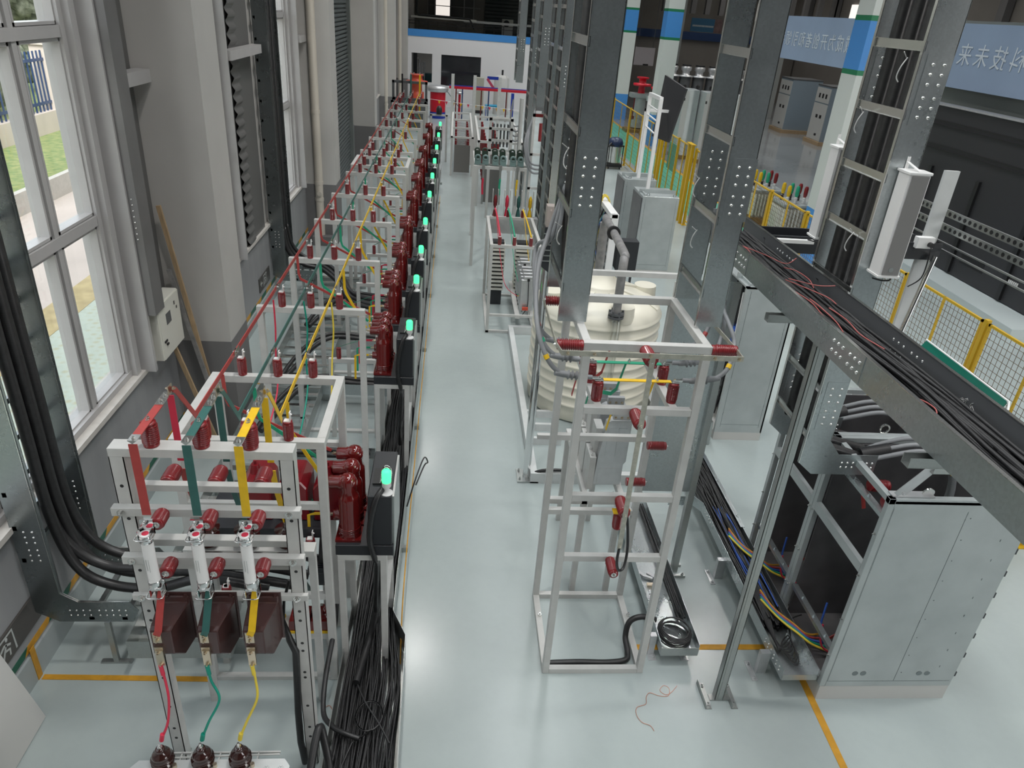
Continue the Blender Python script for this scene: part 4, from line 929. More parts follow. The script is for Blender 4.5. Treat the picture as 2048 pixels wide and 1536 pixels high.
MB().strip([(1.885, 4.09, 3.097), (1.925, 4.31, 3.06), (1.90, 5.0, 3.06)], 0.03, 0.006, (1, 0, 0)).build('right_side_bar', 'tin', eb2)
MB().tube([(1.30, 4.10, 1.53), (1.30, 4.10, 1.40), (1.33, 4.12, 1.30), (1.38, 4.16, 1.30), (1.40, 4.22, 1.45), (1.36, 4.25, 1.74)], 0.011, 8, res=6).build('earth_cable', 'black', eb2)
MB().box(1.25, 1.36, 4.22, 4.28, 1.745, 1.755).box(1.345, 1.352, 4.24, 4.27, 1.75, 1.82).bolt((1.37, 4.25, 1.75), (0, 0, 1), 0.012, 0.012).build('clamp', 'bus_y', eb2)
for c, m, y, xd in (('yellow', 'bus_y', 4.42, 1.46), ('green', 'green', 4.70, 1.32), ('red', 'bus_r', 4.98, 1.26)):
    t = thing('phase_crossbar', '%s crossbar with drop bar inside the tower frame' % c, 'busbar', (1.3, y, 2.75), 'phase crossbars in the tower frame')
    MB().box(1.08, 1.56, y-0.018, y+0.018, 2.748, 2.754).build('cross_bar', m, t)
    MB().box(1.02, 1.08, y-0.018, y+0.018, 2.748, 2.755).box(1.56, 1.62, y-0.018, y+0.018, 2.748, 2.755).bolt((1.047, y, 2.755), (0, 0, 1), 0.013, 0.01).bolt((1.59, y, 2.755), (0, 0, 1), 0.013, 0.01).bolt((xd, y, 2.755), (0, 0, 1), 0.012, 0.015).build('bare_ends', 'steel', t)
    MB().strip([(xd-0.02, y+0.005, 2.745), (xd-0.06, y+0.02, 2.52), (xd-0.08, y+0.08, 2.45), (xd-0.16, y+0.45, 2.28), (xd-0.18, y+0.5, 2.05)], 0.03, 0.005, (1, 0, 0)).build('drop_bar', m, t)
    # grey stress cones and cables to both sides
    for s_, x0 in ((-1, 1.03), (1, 1.61)):
        sd = 'left' if s_ < 0 else 'right'
        cbl = thing('terminated_cable', 'grey cable leaving the %s end of the %s crossbar' % (sd, c), 'cable', (x0, y, 2.76), 'grey cables of the tower frame')
        k = {4.42: 0, 4.70: 1, 4.98: 2}[y]
        if s_ < 0: pts = [(x0-0.03, y, 2.765), (x0-0.12, y, 2.77), (x0-0.25, y-0.01, 2.79), (x0-0.36, y+0.02, 2.90), (0.60+0.02*k, y+0.15, 3.10), (0.62+0.02*k, y+0.5, 3.35), (0.70+0.03*k, 5.15, 3.55), (0.80, 5.2, 3.9)]
        else: pts = [(x0+0.03, y, 2.765), (x0+0.12, y, 2.765), (x0+0.26, y+0.01, 2.78), (x0+0.36, y+0.05, 2.86), (2.03+0.02*k, y+0.2, 3.0), (2.02+0.02*k, 5.0, 3.15), (1.95, 5.12, 3.4), (1.9, 5.15, 3.8)]
        MB().tube(pts, 0.0165, 10, res=6).build('cable', 'greyc', cbl)
        cn = MB(); 
        P0 = Vector(pts[1]); D = (Vector(pts[2])-P0)
        cn.lathe(P0-D*0.3, D, [(0.017, 0), (0.021, 0.02), (0.021, 0.05)]+[q for h in range(3) for q in ((0.020, 0.055+h*0.03), (0.034, 0.06+h*0.03), (0.034, 0.063+h*0.03), (0.020, 0.068+h*0.03))]+[(0.024, 0.15), (0.018, 0.22)], 16)
        cn.build('stress_cone', 'greyc', cbl)
        mk = Vector(pts[3]); dd = (Vector(pts[4])-Vector(pts[2])).normalized()
        MB().cyl(mk-dd*0.016, mk+dd*0.016, 0.019, n=12).build('phase_mark', m, cbl)
        MB().box(x0-0.03, x0+0.03, y-0.012, y+0.012, 2.756, 2.768).build('lug', 'steel', cbl)
# galvanised sheet and channel post behind the tower
MB2 = thing('steel_riser', 'wide galvanised sheet riser standing behind the tower frame', 'duct', (2.1, 5.58, 0))
MB().box(1.87, 2.34, 5.58, 5.60, 0.98, 3.1).build('sheet', 'zinc', MB2)
b = MB()
for q in range(3): b.dome((2.27, 5.58, 1.10+q*0.13), (0, -1, 0), 0.009)
b.build('rivet_heads', 'steel', MB2)
MB().box(2.34, 2.40, 5.54, 5.60, 0.0, 3.1).build('channel_post', 'zinc2', MB2)
MB().box(2.28, 2.46, 5.46, 5.49, 0, 0.03).box(2.28, 2.46, 5.62, 5.65, 0, 0.03).bolt((2.43, 5.475, 0.03), (0, 0, 1), 0.015, 0.015).build('foot_angle', 'zinc2', MB2)
# cast aluminium cases behind the tower
for k in range(3):
    y = 5.36+0.27*k
    if k == 0:
        ac = thing('aluminium_case', 'cast aluminium switch case behind the tower, nearest of three in a row', 'switch case', (1.47, y, 1.2), 'aluminium cases behind the tower')
        MB().prism([(1.345, 1.20), (1.60, 1.20), (1.60, 1.42), (1.62, 1.45), (1.62, 1.88), (1.44, 1.88), (1.40, 1.85), (1.36, 1.5)], 'y', y, y+0.07).build('case_body', 'alu', ac, 0.004)
        b = MB()
        for x in (1.42, 1.51): b.box(x, x+0.075, y-0.004, y, 1.50, 1.80)
        b.box(1.38, 1.59, y-0.004, y, 1.22, 1.38); b.build('raised_panels', 'alu', ac)
        MB().box(1.29, 1.345, y-0.02, y+0.22, 1.16, 1.50).box(1.33, 1.40, y+0.07, y+0.24, 1.16, 1.75).bolt((1.315, y+0.02, 1.50), (0, 0, 1), 0.014, 0.012).bolt((1.315, y+0.12, 1.50), (0, 0, 1), 0.014, 0.012).build('mounting_side', 'paint', ac)
        MB().box(1.45, 1.60, y+0.01, y+0.05, 1.88, 1.95).build('top_channel', 'alu', ac)
        g = MB()
        for x in (1.47, 1.525, 1.58): g.bolt((x, y+0.02, 1.90), (0, -1, 0), 0.014, 0.012)
        g.build('terminal_bolts', 'brass', ac)
    else: dup(ac, (1.47, y, 1.2), label='cast aluminium switch case behind the tower, %s of three in a row' % ('middle', 'farthest')[k-1])
cf = thing('support_frame', 'low light grey steel frame carrying the aluminium cases', 'frame', (1.4, 5.7, 0))
for x in (1.25, 1.58): MB().box(x, x+0.05, 5.26, 6.4, 1.10, 1.16).build('rail', 'paint', cf)
for y in (5.26, 6.35):
    for x in (1.25, 1.58): MB().box(x, x+0.05, y, y+0.05, 0, 1.10).build('post', 'paint', cf)
    MB().box(0.95, 1.63, y, y+0.05, 1.05, 1.10).build('cross_beam', 'paint', cf)
# kerb frame and water tank
kf = thing('kerb_frame', 'low grey steel kerb frame on the floor around the water tank', 'frame', (2.0, 9, 0))
for a in ((1.02, 1.10, 7.05, 11.5), (2.9, 2.98, 7.05, 11.5)): MB().box(*a, 0, 0.14).build('side_rail', 'paint2', kf)
for a in ((1.10, 2.9, 7.05, 7.13), (1.10, 2.9, 11.42, 11.5)): MB().box(*a, 0, 0.14).build('end_rail', 'paint2', kf)
for y in (7.9, 8.25, 8.6): MB().box(1.10, 1.5, y, y+0.05, 0, 0.10).build('cross_rail', 'paint2', kf)
wt_ = thing('water_tank', 'large cream plastic water tank with ribbed side and domed top', 'tank', (2.03, 9.25, 0.02))
prof = [(0.84, 0.02), (0.86, 0.06)]
for k in range(9):
    z = 0.14+k*0.145; prof += [(0.865, z), (0.865, z+0.10), (0.880, z+0.115), (0.880, z+0.13), (0.865, z+0.145)]
prof += [(0.86, 1.47), (0.82, 1.55), (0.70, 1.62), (0.45, 1.69), (0.30, 1.72), (0.30, 1.76), (0.27, 1.78), (0.0, 1.79)]
tk = MB().lathe((2.03, 9.25, 0.0), (0, 0, 1), prof, 56).build('tank_shell', 'tank', wt_)
b = MB()
for a in range(8):
    t = a*PI/4+0.3; c_, s_ = math.cos(t), math.sin(t)
    b.strip([(2.03+c_*0.32, 9.25+s_*0.32, 1.72), (2.03+c_*0.6, 9.25+s_*0.6, 1.67), (2.03+c_*0.82, 9.25+s_*0.82, 1.55)], 0.07, 0.03)
b.build('roof_ribs', 'tank', wt_)
b = MB()
for a in range(4):
    t = a*PI/2-1.3; c_, s_ = math.cos(t), math.sin(t)
    b.cyl((2.03+c_*0.70, 9.25+s_*0.70, 1.50), (2.03+c_*0.70, 9.25+s_*0.70, 1.70), 0.16, 0.15, 20)
b.build('lifting_bosses', 'tank', wt_, 0.02)
pg = thing('pipe_gantry', 'light grey steel beam crossing above the water tank', 'frame', (2.1, 8.1, 2.2))
MB().box(1.45, 2.72, 8.13, 8.19, 2.24, 2.30).build('beam', 'paint', pg); MB().box(2.66, 2.72, 8.0, 8.06, 0, 2.24).build('post', 'paint', pg); MB().box(1.45, 1.51, 8.2, 8.26, 1.80, 2.24).build('stub', 'paint', pg)
wp = thing('water_pipe', 'grey plastic water pipe with elbow and flange coming down over the tank', 'pipe', (2.1, 8.6, 2))
MB().tube([(2.42, 11.3, 0.0), (2.42, 11.3, 2.05)], 0.075, 16).build('riser', 'gpipe', wp)
MB().tube([(2.42, 11.3, 1.98), (2.41, 11.2, 2.12), (2.38, 11.0, 2.18), (2.16, 8.75, 2.36), (2.12, 8.5, 2.35), (2.10, 8.42, 2.25), (2.10, 8.42, 1.66)], 0.055, 16, res=4).build('sloping_pipe', 'gpipe', wp)
P = Vector((2.27, 9.9, 2.27)); D = Vector((0.22, 2.25, -0.18)).normalized()
MB().cyl(P, P+D*0.06, 0.095, n=20).cyl(P+D*0.08, P+D*0.12, 0.085, n=20).build('pipe_union', 'black', wp)
f = MB().cyl((2.10, 8.42, 1.60), (2.10, 8.42, 1.63), 0.10, n=24).cyl((2.10, 8.42, 1.645), (2.10, 8.42, 1.675), 0.10, n=24)
for a in range(6): f.cyl((2.10+0.085*math.cos(a), 8.42+0.085*math.sin(a), 1.585), (2.10+0.085*math.cos(a), 8.42+0.085*math.sin(a), 1.70), 0.014, n=8)
f.build('flange', 'dk', wp)
gt = bpy.data.materials.new('clear_plastic'); gt.use_nodes = True
n_ = gt.node_tree.nodes; n_.clear(); L_ = gt.node_tree.links
o_ = n_.new('ShaderNodeOutputMaterial'); a_ = n_.new('ShaderNodeBsdfTransparent'); g_ = n_.new('ShaderNodeBsdfGlossy'); x_ = n_.new('ShaderNodeMixShader')
g_.inputs['Roughness'].default_value = 0.08; x_.inputs[0].default_value = 0.3; a_.inputs[0].default_value = (0.93, 0.94, 0.92, 1)
L_.new(a_.outputs[0], x_.inputs[1]); L_.new(g_.outputs[0], x_.inputs[2]); L_.new(x_.outputs[0], o_.inputs[0])
MB().cyl((2.10, 8.36, 0.5), (2.10, 8.36, 1.60), 0.065, n=18, cap=False).build('clear_tube', gt, wp)
# shiny pole with strip of sockets
po = thing('shiny_pole', 'polished steel pole with a clamp plate rising left of the water tank', 'pole', (0.985, 7.17, 0))
MB().cyl((0.985, 7.17, 0.02), (0.985, 7.17, 2.75), 0.045, n=24).build('pole', 'chrome', po)
MB().box(0.87, 1.12, 7.05, 7.32, 0.0, 0.02).bolt((0.90, 7.10, 0.02), (0, 0, 1), 0.012, 0.02).bolt((0.90, 7.27, 0.02), (0, 0, 1), 0.012, 0.02).bolt((1.08, 7.27, 0.02), (0, 0, 1), 0.012, 0.02).build('base_plate', 'zinc2', po)
MB().tube([(1.04, 7.10, 0.10), (1.2, 7.08, 0.17), (1.6, 7.08, 0.17), (2.1, 7.08, 0.17)], 0.02, 8, res=5).build('cable', 'black', po)
hd = thing('instrument_head', 'black finned instrument head with pinkish clamp blocks hanging beside the cable ladders', 'instrument', (0.95, 6.2, 3))
MB().prism([(0.90, 2.72), (0.98, 2.66), (1.07, 2.72), (1.06, 3.12), (0.90, 3.12)], 'y', 6.9, 7.06).build('black_head', 'blackp', hd)
b = MB()
for q in range(6): b.box(0.895, 0.99, 6.892, 6.898, 2.78+q*0.055, 2.79+q*0.055)
b.build('fins', 'zinc2', hd)
MB().box(0.91, 1.03, 6.92, 7.04, 3.12, 3.32).box(0.96, 1.07, 6.88, 7.0, 3.05, 3.2).bolt((0.95, 6.92, 3.28), (0, -1, 0), 0.012).bolt((0.99, 6.92, 3.2), (0, -1, 0), 0.012).build('clamp_block', mat('pinkish_metal', (0.6, 0.52, 0.48), 0.35, 0.6), hd)
MB().cyl((1.05, 6.98, 3.1), (1.07, 6.98, 4.45), 0.018, n=10).box(1.03, 1.10, 6.95, 7.0, 4.42, 4.62).build('white_rod', 'white', hd)
# ================================================================ VERTICAL CABLE LADDERS FROM THE ROOF
def vladder(label, x0, x1, y0, y1, z0, cables=3, mat_='zinc', elbow=False, grp='vertical cable ladders', plates=True, zs=4.05, ztop=10.5, cable_lab=None, rung=0.30, gap=0.30):
    t = thing('cable_ladder', label, 'cable ladder', ((x0+x1)/2, y0, z0), grp)
    for i, y in enumerate((y0, y1)):
        b = MB()
        if not elbow: b.box(x0, x1, y, y+0.004, z0, ztop)
        else: b.prism([(x0, ztop), (x0, z0), (x0+0.12, z0-0.10), (x0+0.62, z0-0.10), (x0+0.62, z0+0.08), (x1+0.10, z0+0.08), (x1, z0+0.2), (x1, ztop)], 'y', y, y+0.004)
        r = b.build('side_rail', mat_, t)
        MB().box(x0-0.003, x0+0.003, y-0.004, y+0.022, z0, ztop).box(x1-0.003, x1+0.003, y, y+0.022, z0+0.2, ztop).build('rail_lip', 'steel', r)
        if plates:
            g = MB()
            w = x1-x0; xa = x0+w*0.30 if x0 < 1.5 else x0+w*0.42
            for zc in ([zs] if not elbow else [zs, z0+0.50]):
                g.box(xa-0.045, xa+0.115, y-0.0035, y, zc-0.20, zc+0.20)
            pl = g.build('splice_plate', mat_, r)
            g = MB()
            for zc in ([zs] if not elbow else [zs, z0+0.50]):
                for k in range(6):
                    for xx in (xa, xa+0.07): g.dome((xx, y-0.0035, zc-0.15+k*0.055+(0.02 if k > 2 else 0)), (0, -1, 0), 0.0115, 0.010)
            if elbow:
                for k in range(6):
                    for zz in (z0+0.0, z0+0.04): g.dome((x0+0.34+k*0.045+(0.02 if k > 2 else 0), y-0.0035, zz-0.03), (0, -1, 0), 0.010, 0.009)
            g.build('splice_bolts', 'steel', r)
    z = z0+0.22
    while z < ztop:
        rg = MB(); xr = x0+0.01
        rg.box(xr, xr+0.003, y0, y1, z, z+0.055); rg.box(xr-0.012, xr+0.003, y0, y1, z+0.052, z+0.055); rg.box(xr-0.012, xr+0.003, y0, y1, z, z+0.003)
        rg.build('rung', 'steel', t)
        z += rung
        if z > 6.2: break
    for k in range(cables):
        yy = y0+0.13+k*(y1-y0-0.25)/max(1, cables-1)
        xx = x0+0.075
        if elbow: pts = [(xx, yy, ztop), (xx, yy, z0+0.9), (xx+0.01, yy, z0+0.35), (xx+0.10, yy, z0+0.12), (xx+0.35, yy, z0+0.02), (xx+0.6, yy, z0-0.05)]
        else: pts = [(xx, yy, ztop), (xx, yy, 5.0), (xx+0.01, yy, z0+0.6), (xx+0.05, yy, z0+0.1)]
        tag(MB().tube(pts, 0.042, 12, res=4).build('power_cable', 'blackc'), '%s black cable %s' % (('near', 'middle', 'far')[k] if cables == 3 else ('near', 'far')[k], cable_lab), 'cable', 'thick cables on the vertical ladders')
    return t
vladder('wide galvanised cable ladder ending above the left side of the tower frame', 0.75, 0.945, 4.60, 5.28, 3.10, 2, cable_lab='on the ladder over the left of the tower', rung=0.50)
vladder('wide galvanised cable ladder ending above the right side of the tower frame', 1.72, 1.90, 4.60, 5.15, 3.10, 0, cable_lab='on the ladder over the right of the tower', rung=0.50)
T3 = vladder('galvanised cable ladder with thick black cables beside the column loudspeaker', 2.71, 2.91, 4.50, 5.08, 2.05, 3, elbow=True, zs=4.72, cable_lab='on the ladder beside the loudspeaker', rung=0.38)
vladder('narrow galvanised cable ladder, nearest of the five along the middle', 1.655, 1.84, 12.54, 13.15, 0.6, 2, cable_lab='on the nearest narrow ladder')
vladder('narrow galvanised cable ladder, second of the five along the middle', 1.655, 1.84, 13.70, 14.40, 0.6, 2, cable_lab='on the second narrow ladder')
vladder('narrow galvanised cable ladder with bolted plate, third of the five along the middle', 1.655, 1.84, 15.95, 16.60, 3.1, 2, zs=4.5, cable_lab='on the third narrow ladder')
vladder('narrow galvanised cable ladder, fourth of the five along the middle', 1.655, 1.84, 17.63, 18.30, 0.6, 2, cable_lab='on the fourth narrow ladder')
vladder('narrow galvanised cable ladder, farthest of the five along the middle', 1.655, 1.85, 21.9, 22.6, 3.1, 2, cable_lab='on the farthest narrow ladder')
# white cable ties on the ladders
tie0 = None
for k, (x, y, z, ln, lab) in enumerate(((0.74, 4.85, 4.12, 0.1, 'upper rung left of the tower ladder'), (0.74, 4.8, 3.62, 0.1, 'lower rung left of the tower ladder'), (1.725, 5.10, 3.93, 0.1, 'right tower ladder, top'), (1.725, 4.95, 3.60, 0.1, 'right tower ladder, below the top'), (2.70, 4.62, 4.80, 0.1, 'loudspeaker ladder at its upper rung'), (2.70, 4.95, 4.45, 0.1, 'loudspeaker ladder at its middle rung'), (2.70, 4.65, 3.72, 0.1, 'loudspeaker ladder at its lower rung'))):
    tag(MB().tube([(x, y, z+0.09), (x-0.02, y+0.01, z+0.04), (x-0.02, y+0.03, z-0.02), (x, y+0.03, z-0.05)], 0.004, 6, res=4).tube([(x-0.01, y, z+0.09), (x-0.05, y-0.03, z+0.12)], 0.003, 5).build('cable_tie', 'white'), 'white cable tie on the %s' % lab, 'cable tie', 'white cable ties')
# ---------------------------------------------------------------- column loudspeakers
def speaker(label, x0, y0, loc=None):
    t = thing('column_loudspeaker', label, 'loudspeaker', (x0+0.1, y0, 3.6), 'white column loudspeakers')
    z0, z1 = 3.60, 4.27
    MB().prism([(x0, y0), (x0+0.135, y0), (x0+0.15, y0+0.02), (x0+0.15, y0+0.12), (x0+0.12, y0+0.14), (x0+0.02, y0+0.14), (x0, y0+0.12)], 'z', z0+0.012, z1-0.012).build('housing', 'white', t)
    for z in (z0, z1-0.012): MB().prism([(x0-0.006, y0-0.008), (x0+0.14, y0-0.008), (x0+0.158, y0+0.015), (x0+0.158, y0+0.125), (x0+0.12, y0+0.148), (x0, y0+0.148), (x0-0.006, y0+0.12)], 'z', z, z+0.012).build('end_cap', 'white', t)
    g = MB().box(x0+0.018, x0+0.128, y0-0.006, y0, z0+0.02, z1-0.02).build('grille', 'speaker', t)
    MB().cyl((x0+0.07, y0-0.006, z0+0.055), (x0+0.07, y0-0.008, z0+0.055), 0.016, n=20).build('maker_badge', 'zinc2', g)
    b = MB().strip([(x0+0.08, y0+0.03, z1+0.002), (x0+0.06, y0+0.09, z1+0.025), (x0+0.055, y0+0.15, z1+0.04)], 0.02, 0.004)
    b.box(x0+0.045, x0+0.065, y0+0.145, y0+0.15, z1+0.0, z1+0.07).build('bracket', 'white', t)
    MB().tube([(x0+0.11, y0+0.05, z0), (x0+0.12, y0+0.05, z0-0.03), (x0+0.09, y0+0.10, z0-0.05), (x0+0.05, y0+0.2, z0-0.06)], 0.006, 6, res=4).build('wire', 'black', t)
    return t
speaker('white column loudspeaker with grey grille hanging on the right-hand cable ladder', 2.77, 4.345)
sp2 = speaker('white column loudspeaker seen edge-on at the far side of the same cable ladder', 2.73, 5.20)
for k, (x0, x1, y, z, lab) in enumerate(((2.66, 3.08, 4.86, 3.39, 'white slotted bracket arm under the column loudspeaker'), (2.66, 3.10, 5.9, 3.39, 'white slotted bracket arm beside the black channel'))):
    tag(MB().box(x0, x1, y, y+0.04, z, z+0.006).box(x0, x1, y, y+0.004, z-0.025, z).build('bracket_arm', 'white'), lab, 'bracket', 'white bracket arms')
# ================================================================ OVERHEAD CABLE TROUGH
ot = thing('overhead_trough', 'galvanised overhead cable trough crossing the right side, filled with black cables', 'cable trough', (2.47, 4, 3.3))
Y0, Y1 = 1.6, 6.4
nr = MB().box(2.268, 2.272, Y0, Y1, 3.27, 3.45).build('side_wall', 'zinc', ot)
MB().box(2.262, 2.285, Y0, Y1, 3.448, 3.452).build('wall_lip', 'steel', nr)
fw = MB().box(2.66, 2.664, Y0, Y1, 3.27, 3.45).build('side_wall', 'dk', ot)
MB().box(2.655, 2.678, Y0, Y1, 3.448, 3.452).build('wall_lip', 'steel', fw)
MB().box(2.272, 2.66, Y0, Y1, 3.27, 3.274).build('trough_floor', 'zinc2', ot)
for yc in (3.62, 5.42):
    g = MB(); g.box(2.264, 2.268, yc-0.19, yc+0.19, 3.275, 3.445); g.build('splice_plate', 'zinc', nr)
    g = MB()
    for k in range(6):
        for zz in (3.33, 3.39):
            g.dome((2.264, yc-0.15+k*0.055+(0.03 if k > 2 else 0), zz), (-1, 0, 0), 0.0115, 0.010)
            g.dome((2.66, yc-0.10+k*0.055+(0.03 if k > 2 else 0), zz), (-1, 0, 0), 0.008, 0.006)
    g.build('splice_bolts', 'steel', nr)
b = MB()
rnd = random.Random(3)
for k in range(3): b.tube([(2.658, 3.15+0.05*rnd.uniform(-1, 1)-k*0.06, 3.36+0.03*rnd.uniform(-1, 1)) for _ in range(5)], 0.001, 4, res=4)
b.build('chalk_scribble', 'white', fw)
cable_mass('cable_mass', 'mass of black cables lying in the overhead trough', 90, 2.30, 2.57, 3.285, 3.40, Y0, Y1, 0.0095, 'blackc', None, amp=0.05, step=0.5, seed=11, res=3)
rnd = random.Random(21)
for k, pts in enumerate(([(2.33, 5.55, 3.42), (2.42, 5.3, 3.43), (2.50, 5.1, 3.43), (2.60, 5.15, 3.46)], [(2.45, 5.0, 3.43), (2.50, 4.9, 3.44), (2.53, 4.75, 3.43), (2.5, 4.6, 3.42)], [(2.38, 4.75, 3.43), (2.52, 4.6, 3.44), (2.62, 4.55, 3.46)], [(2.36, 4.75, 3.42), (2.41, 4.6, 3.43), (2.50, 4.4, 3.43), (2.52, 4.3, 3.42)], [(2.31, 4.6, 3.42), (2.34, 4.3, 3.43), (2.33, 4.1, 3.42), (2.32, 3.9, 3.41)], [(2.36, 4.35, 3.43), (2.35, 4.2, 3.44), (2.37, 4.0, 3.42), (2.35, 3.85, 3.41)], [(2.42, 4.2, 3.43), (2.44, 4.0, 3.43), (2.43, 3.8, 3.42), (2.47, 3.6, 3.42)], [(2.29, 3.05, 3.40), (2.33, 3.0, 3.42), (2.35, 2.9, 3.42), (2.30, 2.82, 3.40)], [(2.30, 5.7, 3.40), (2.34, 5.5, 3.42), (2.33, 5.3, 3.41)])):
    tag(MB().tube(pts, 0.0035, 6, res=5).build('loose_wire', 'wire_p'), 'thin pinkish red wire on the overhead trough cables, %s from the far end' % ('first', 'third', 'fourth', 'fifth', 'sixth', 'seventh', 'eighth', 'ninth', 'second')[k], 'wire', 'red wires in the overhead trough')
for k, y in enumerate((4.45, 2.70)):
    t = thing('trough_arm', 'galvanised C-channel arm under the overhead trough, %s' % ('farther one above the galvanised post', 'nearer one above the open cabinets')[k], 'arm', (2.2, y, 3.2), 'arms under the overhead trough')
    MB().box(2.16, 2.74, y, y+0.004, 3.215, 3.265).box(2.16, 2.74, y+0.055, y+0.059, 3.215, 3.265).box(2.16, 2.74, y, y+0.059, 3.212, 3.216).build('channel', 'zinc2', t)
cp = thing('channel_post', 'galvanised C-channel post standing on two floor angles under the trough', 'post', (2.34, 4.03, 0))
b = MB(); x, y = 2.335, 4.03
b.box(x-0.035, x+0.035, y-0.03, y-0.026, 0.01, 3.265); b.box(x-0.035, x-0.031, y-0.03, y+0.03, 0.01, 3.265); b.box(x+0.031, x+0.035, y-0.03, y+0.03, 0.01, 3.265); b.box(x-0.035, x-0.015, y+0.026, y+0.03, 0.01, 3.265); b.box(x+0.015, x+0.035, y+0.026, y+0.03, 0.01, 3.265)
b.box(x-0.012, x+0.012, y-0.034, y-0.03, 0.01, 3.265)
b.build('channel', 'zinc2', cp)
for xx in (2.20, 2.42):
    MB().box(xx, xx+0.055, 3.92, 4.18, 0, 0.006).box(xx, xx+0.006, 3.92, 4.18, 0, 0.05).bolt((xx+0.03, 3.96, 0.006), (0, 0, 1), 0.018, 0.02).bolt((xx+0.03, 4.14, 0.006), (0, 0, 1), 0.018, 0.02).build('floor_angle', 'zinc2', cp)
MB().box(2.26, 2.42, 4.0, 4.06, 0, 0.012).build('foot', 'zinc2', cp)
# black channel towards the screen frame
bc = tag(MB().box(2.70, 4.33, 6.0, 6.02, 3.25, 3.40).box(2.70, 4.33, 6.02, 6.28, 3.25, 3.255).box(2.70, 4.33, 6.28, 6.30, 3.25, 3.40).build('black_channel', 'blackp'), 'matt black steel channel running from the overhead trough to the screen frame', 'channel')
# ================================================================ OPEN CABINETS AT THE RIGHT
def open_cabinet(label, y0, y1, side):
    t = thing('open_cabinet', label, 'cabinet', (3.75, (y0+y1)/2, 0), 'open-backed cabinets at the right')
    x0, x1, z0, z1 = 3.17, 4.32, 0.16, 2.08
    MB().box(x0+0.01, x1, y0+0.003, y1-0.003, 0, z0-0.004).build('plinth', 'plinth', t)
    if side:
        s = MB().box(x0+0.05, x1, y0, y0+0.02, z0, z1-0.02).build('side_panel', 'cabinet', t)
        g = MB()
        g.box(3.80, 3.803, y0-0.0015, y0, 0.22, 1.98); g.box(3.22, 4.30, y0-0.0015, y0, 0.218, 0.221); g.box(3.225, 3.228, y0-0.0015, y0, 0.22, 2.0)
        for xx in (3.44, 3.51, 4.0, 4.07): g.lathe((xx, y0, 0.31), (0, -1, 0), [(0.026, 0), (0.026, 0.0015), (0.022, 0.0015)], 20)
        for q in range(9):
            g.dome((3.84, y0, 0.32+q*0.2), (0, -1, 0), 0.006, 0.004)
            g.box(4.15-0.0*q, 4.156, y0-0.002, y0, 0.38+q*0.19, 0.40+q*0.19)
        g.build('panel_seams', 'zincd', s)
        for q in range(8): MB().box(4.325, 4.345, y0+0.01, y0+0.04, 0.26+q*0.22, 0.31+q*0.22).build('hinge', 'blackp', t)
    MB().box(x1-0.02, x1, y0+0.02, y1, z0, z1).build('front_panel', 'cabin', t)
    for y in (y0, y1-0.045):
        MB().box(x0, x0+0.05, y, y+0.045, z0, z1).build('corner_post', 'cabinet', t, 0.002)
        MB().box(x0, x1, y, y+0.045, z1-0.045, z1).build('top_beam', 'cabinet', t, 0.002)
    for x in (x0, x1-0.045): MB().box(x, x+0.045, y0, y1, z1-0.045, z1).build('top_beam', 'cabinet', t)
    MB().box(x0, x0+0.045, y0+0.045, y1-0.045, 1.36, 1.44).build('mid_beam', 'cabinet', t)
    MB().box(x0, x0+0.045, y0+0.045, y1-0.045, z0, z0+0.06).build('low_beam', 'cabinet', t)
    MB().box(x0+0.012, x0+0.03, y0+0.25, y0+0.62, 1.405, 1.407).build('slot', 'black', t)
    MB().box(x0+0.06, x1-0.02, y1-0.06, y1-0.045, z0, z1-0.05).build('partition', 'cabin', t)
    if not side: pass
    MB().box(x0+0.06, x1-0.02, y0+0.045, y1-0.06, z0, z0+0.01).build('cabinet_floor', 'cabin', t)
    for z, xx in ((1.80, x0+0.12), (0.52, x0+0.02)):
        r = MB().box(xx, xx+0.05, y0+0.05, y1-0.05, z, z+0.006).box(xx, xx+0.004, y0+0.05, y1-0.05, z-0.03, z)
        for q in range(3): r.bolt((xx+0.025, y0+0.2+q*0.22, z+0.006), (0, 0, 1), 0.014, 0.01)
        r.build('cross_rail', 'zinc', t)
    g = MB()
    for z in (0.5, 0.9, 1.35, 1.75):
        for yy in (y0+0.02, y1-0.025): g.bolt((x0, yy, z), (-1, 0, 0), 0.010, 0.012)
    g.build('frame_screws', 'steel', t)
    for q, yy in enumerate((y0+0.30, y0+0.52)):
        MB().lathe((x0+0.19, yy, 1.83), (1, 0, 0), [(a_*1.0, b_) for a_, b_ in ins_profile(0.16, 0.05, 6)], 18).build('inner_insulator', 'red_ins', t)
    MB().strip([(x0+0.16, y0+0.55, 1.80), (x0+0.20, y0+0.50, 1.62)], 0.03, 0.005, (0, 1, 0)).build('red_strap', 'bus_r', t)
    MB().strip([(x0+0.1, y0+0.25, 0.42), (x0+0.25, y0+0.25, 0.55), (x0+0.38, y0+0.22, 0.55)], 0.03, 0.005, (0, 1, 0)).build('red_strap', 'bus_r', t)
    MB().bar((x0+0.3, y0+0.15, 0.35), (x0+0.8, y0+0.6, 0.75), 0.03, 0.006).build('inner_brace', 'blackp', t)
    MB().tube([(x0+0.1, y0+0.35, 0.5), (x0+0.12, y0+0.3, 0.3), (x0+0.3, y0+0.3, 0.2), (x0+0.5, y0+0.4, 0.2)], 0.009, 7, res=4).build('red_lead', 'wire_r', t)
    MB().tube([(x0+0.18, y0+0.5, 0.6), (x0+0.16, y0+0.42, 0.3), (x0+0.3, y0+0.3, 0.19)], 0.009, 7, res=4).build('blue_lead', 'wire_b', t)
    return t
open_cabinet('nearest open-backed steel cabinet with plain grey side panel at the right', 4.01, 4.88, True)
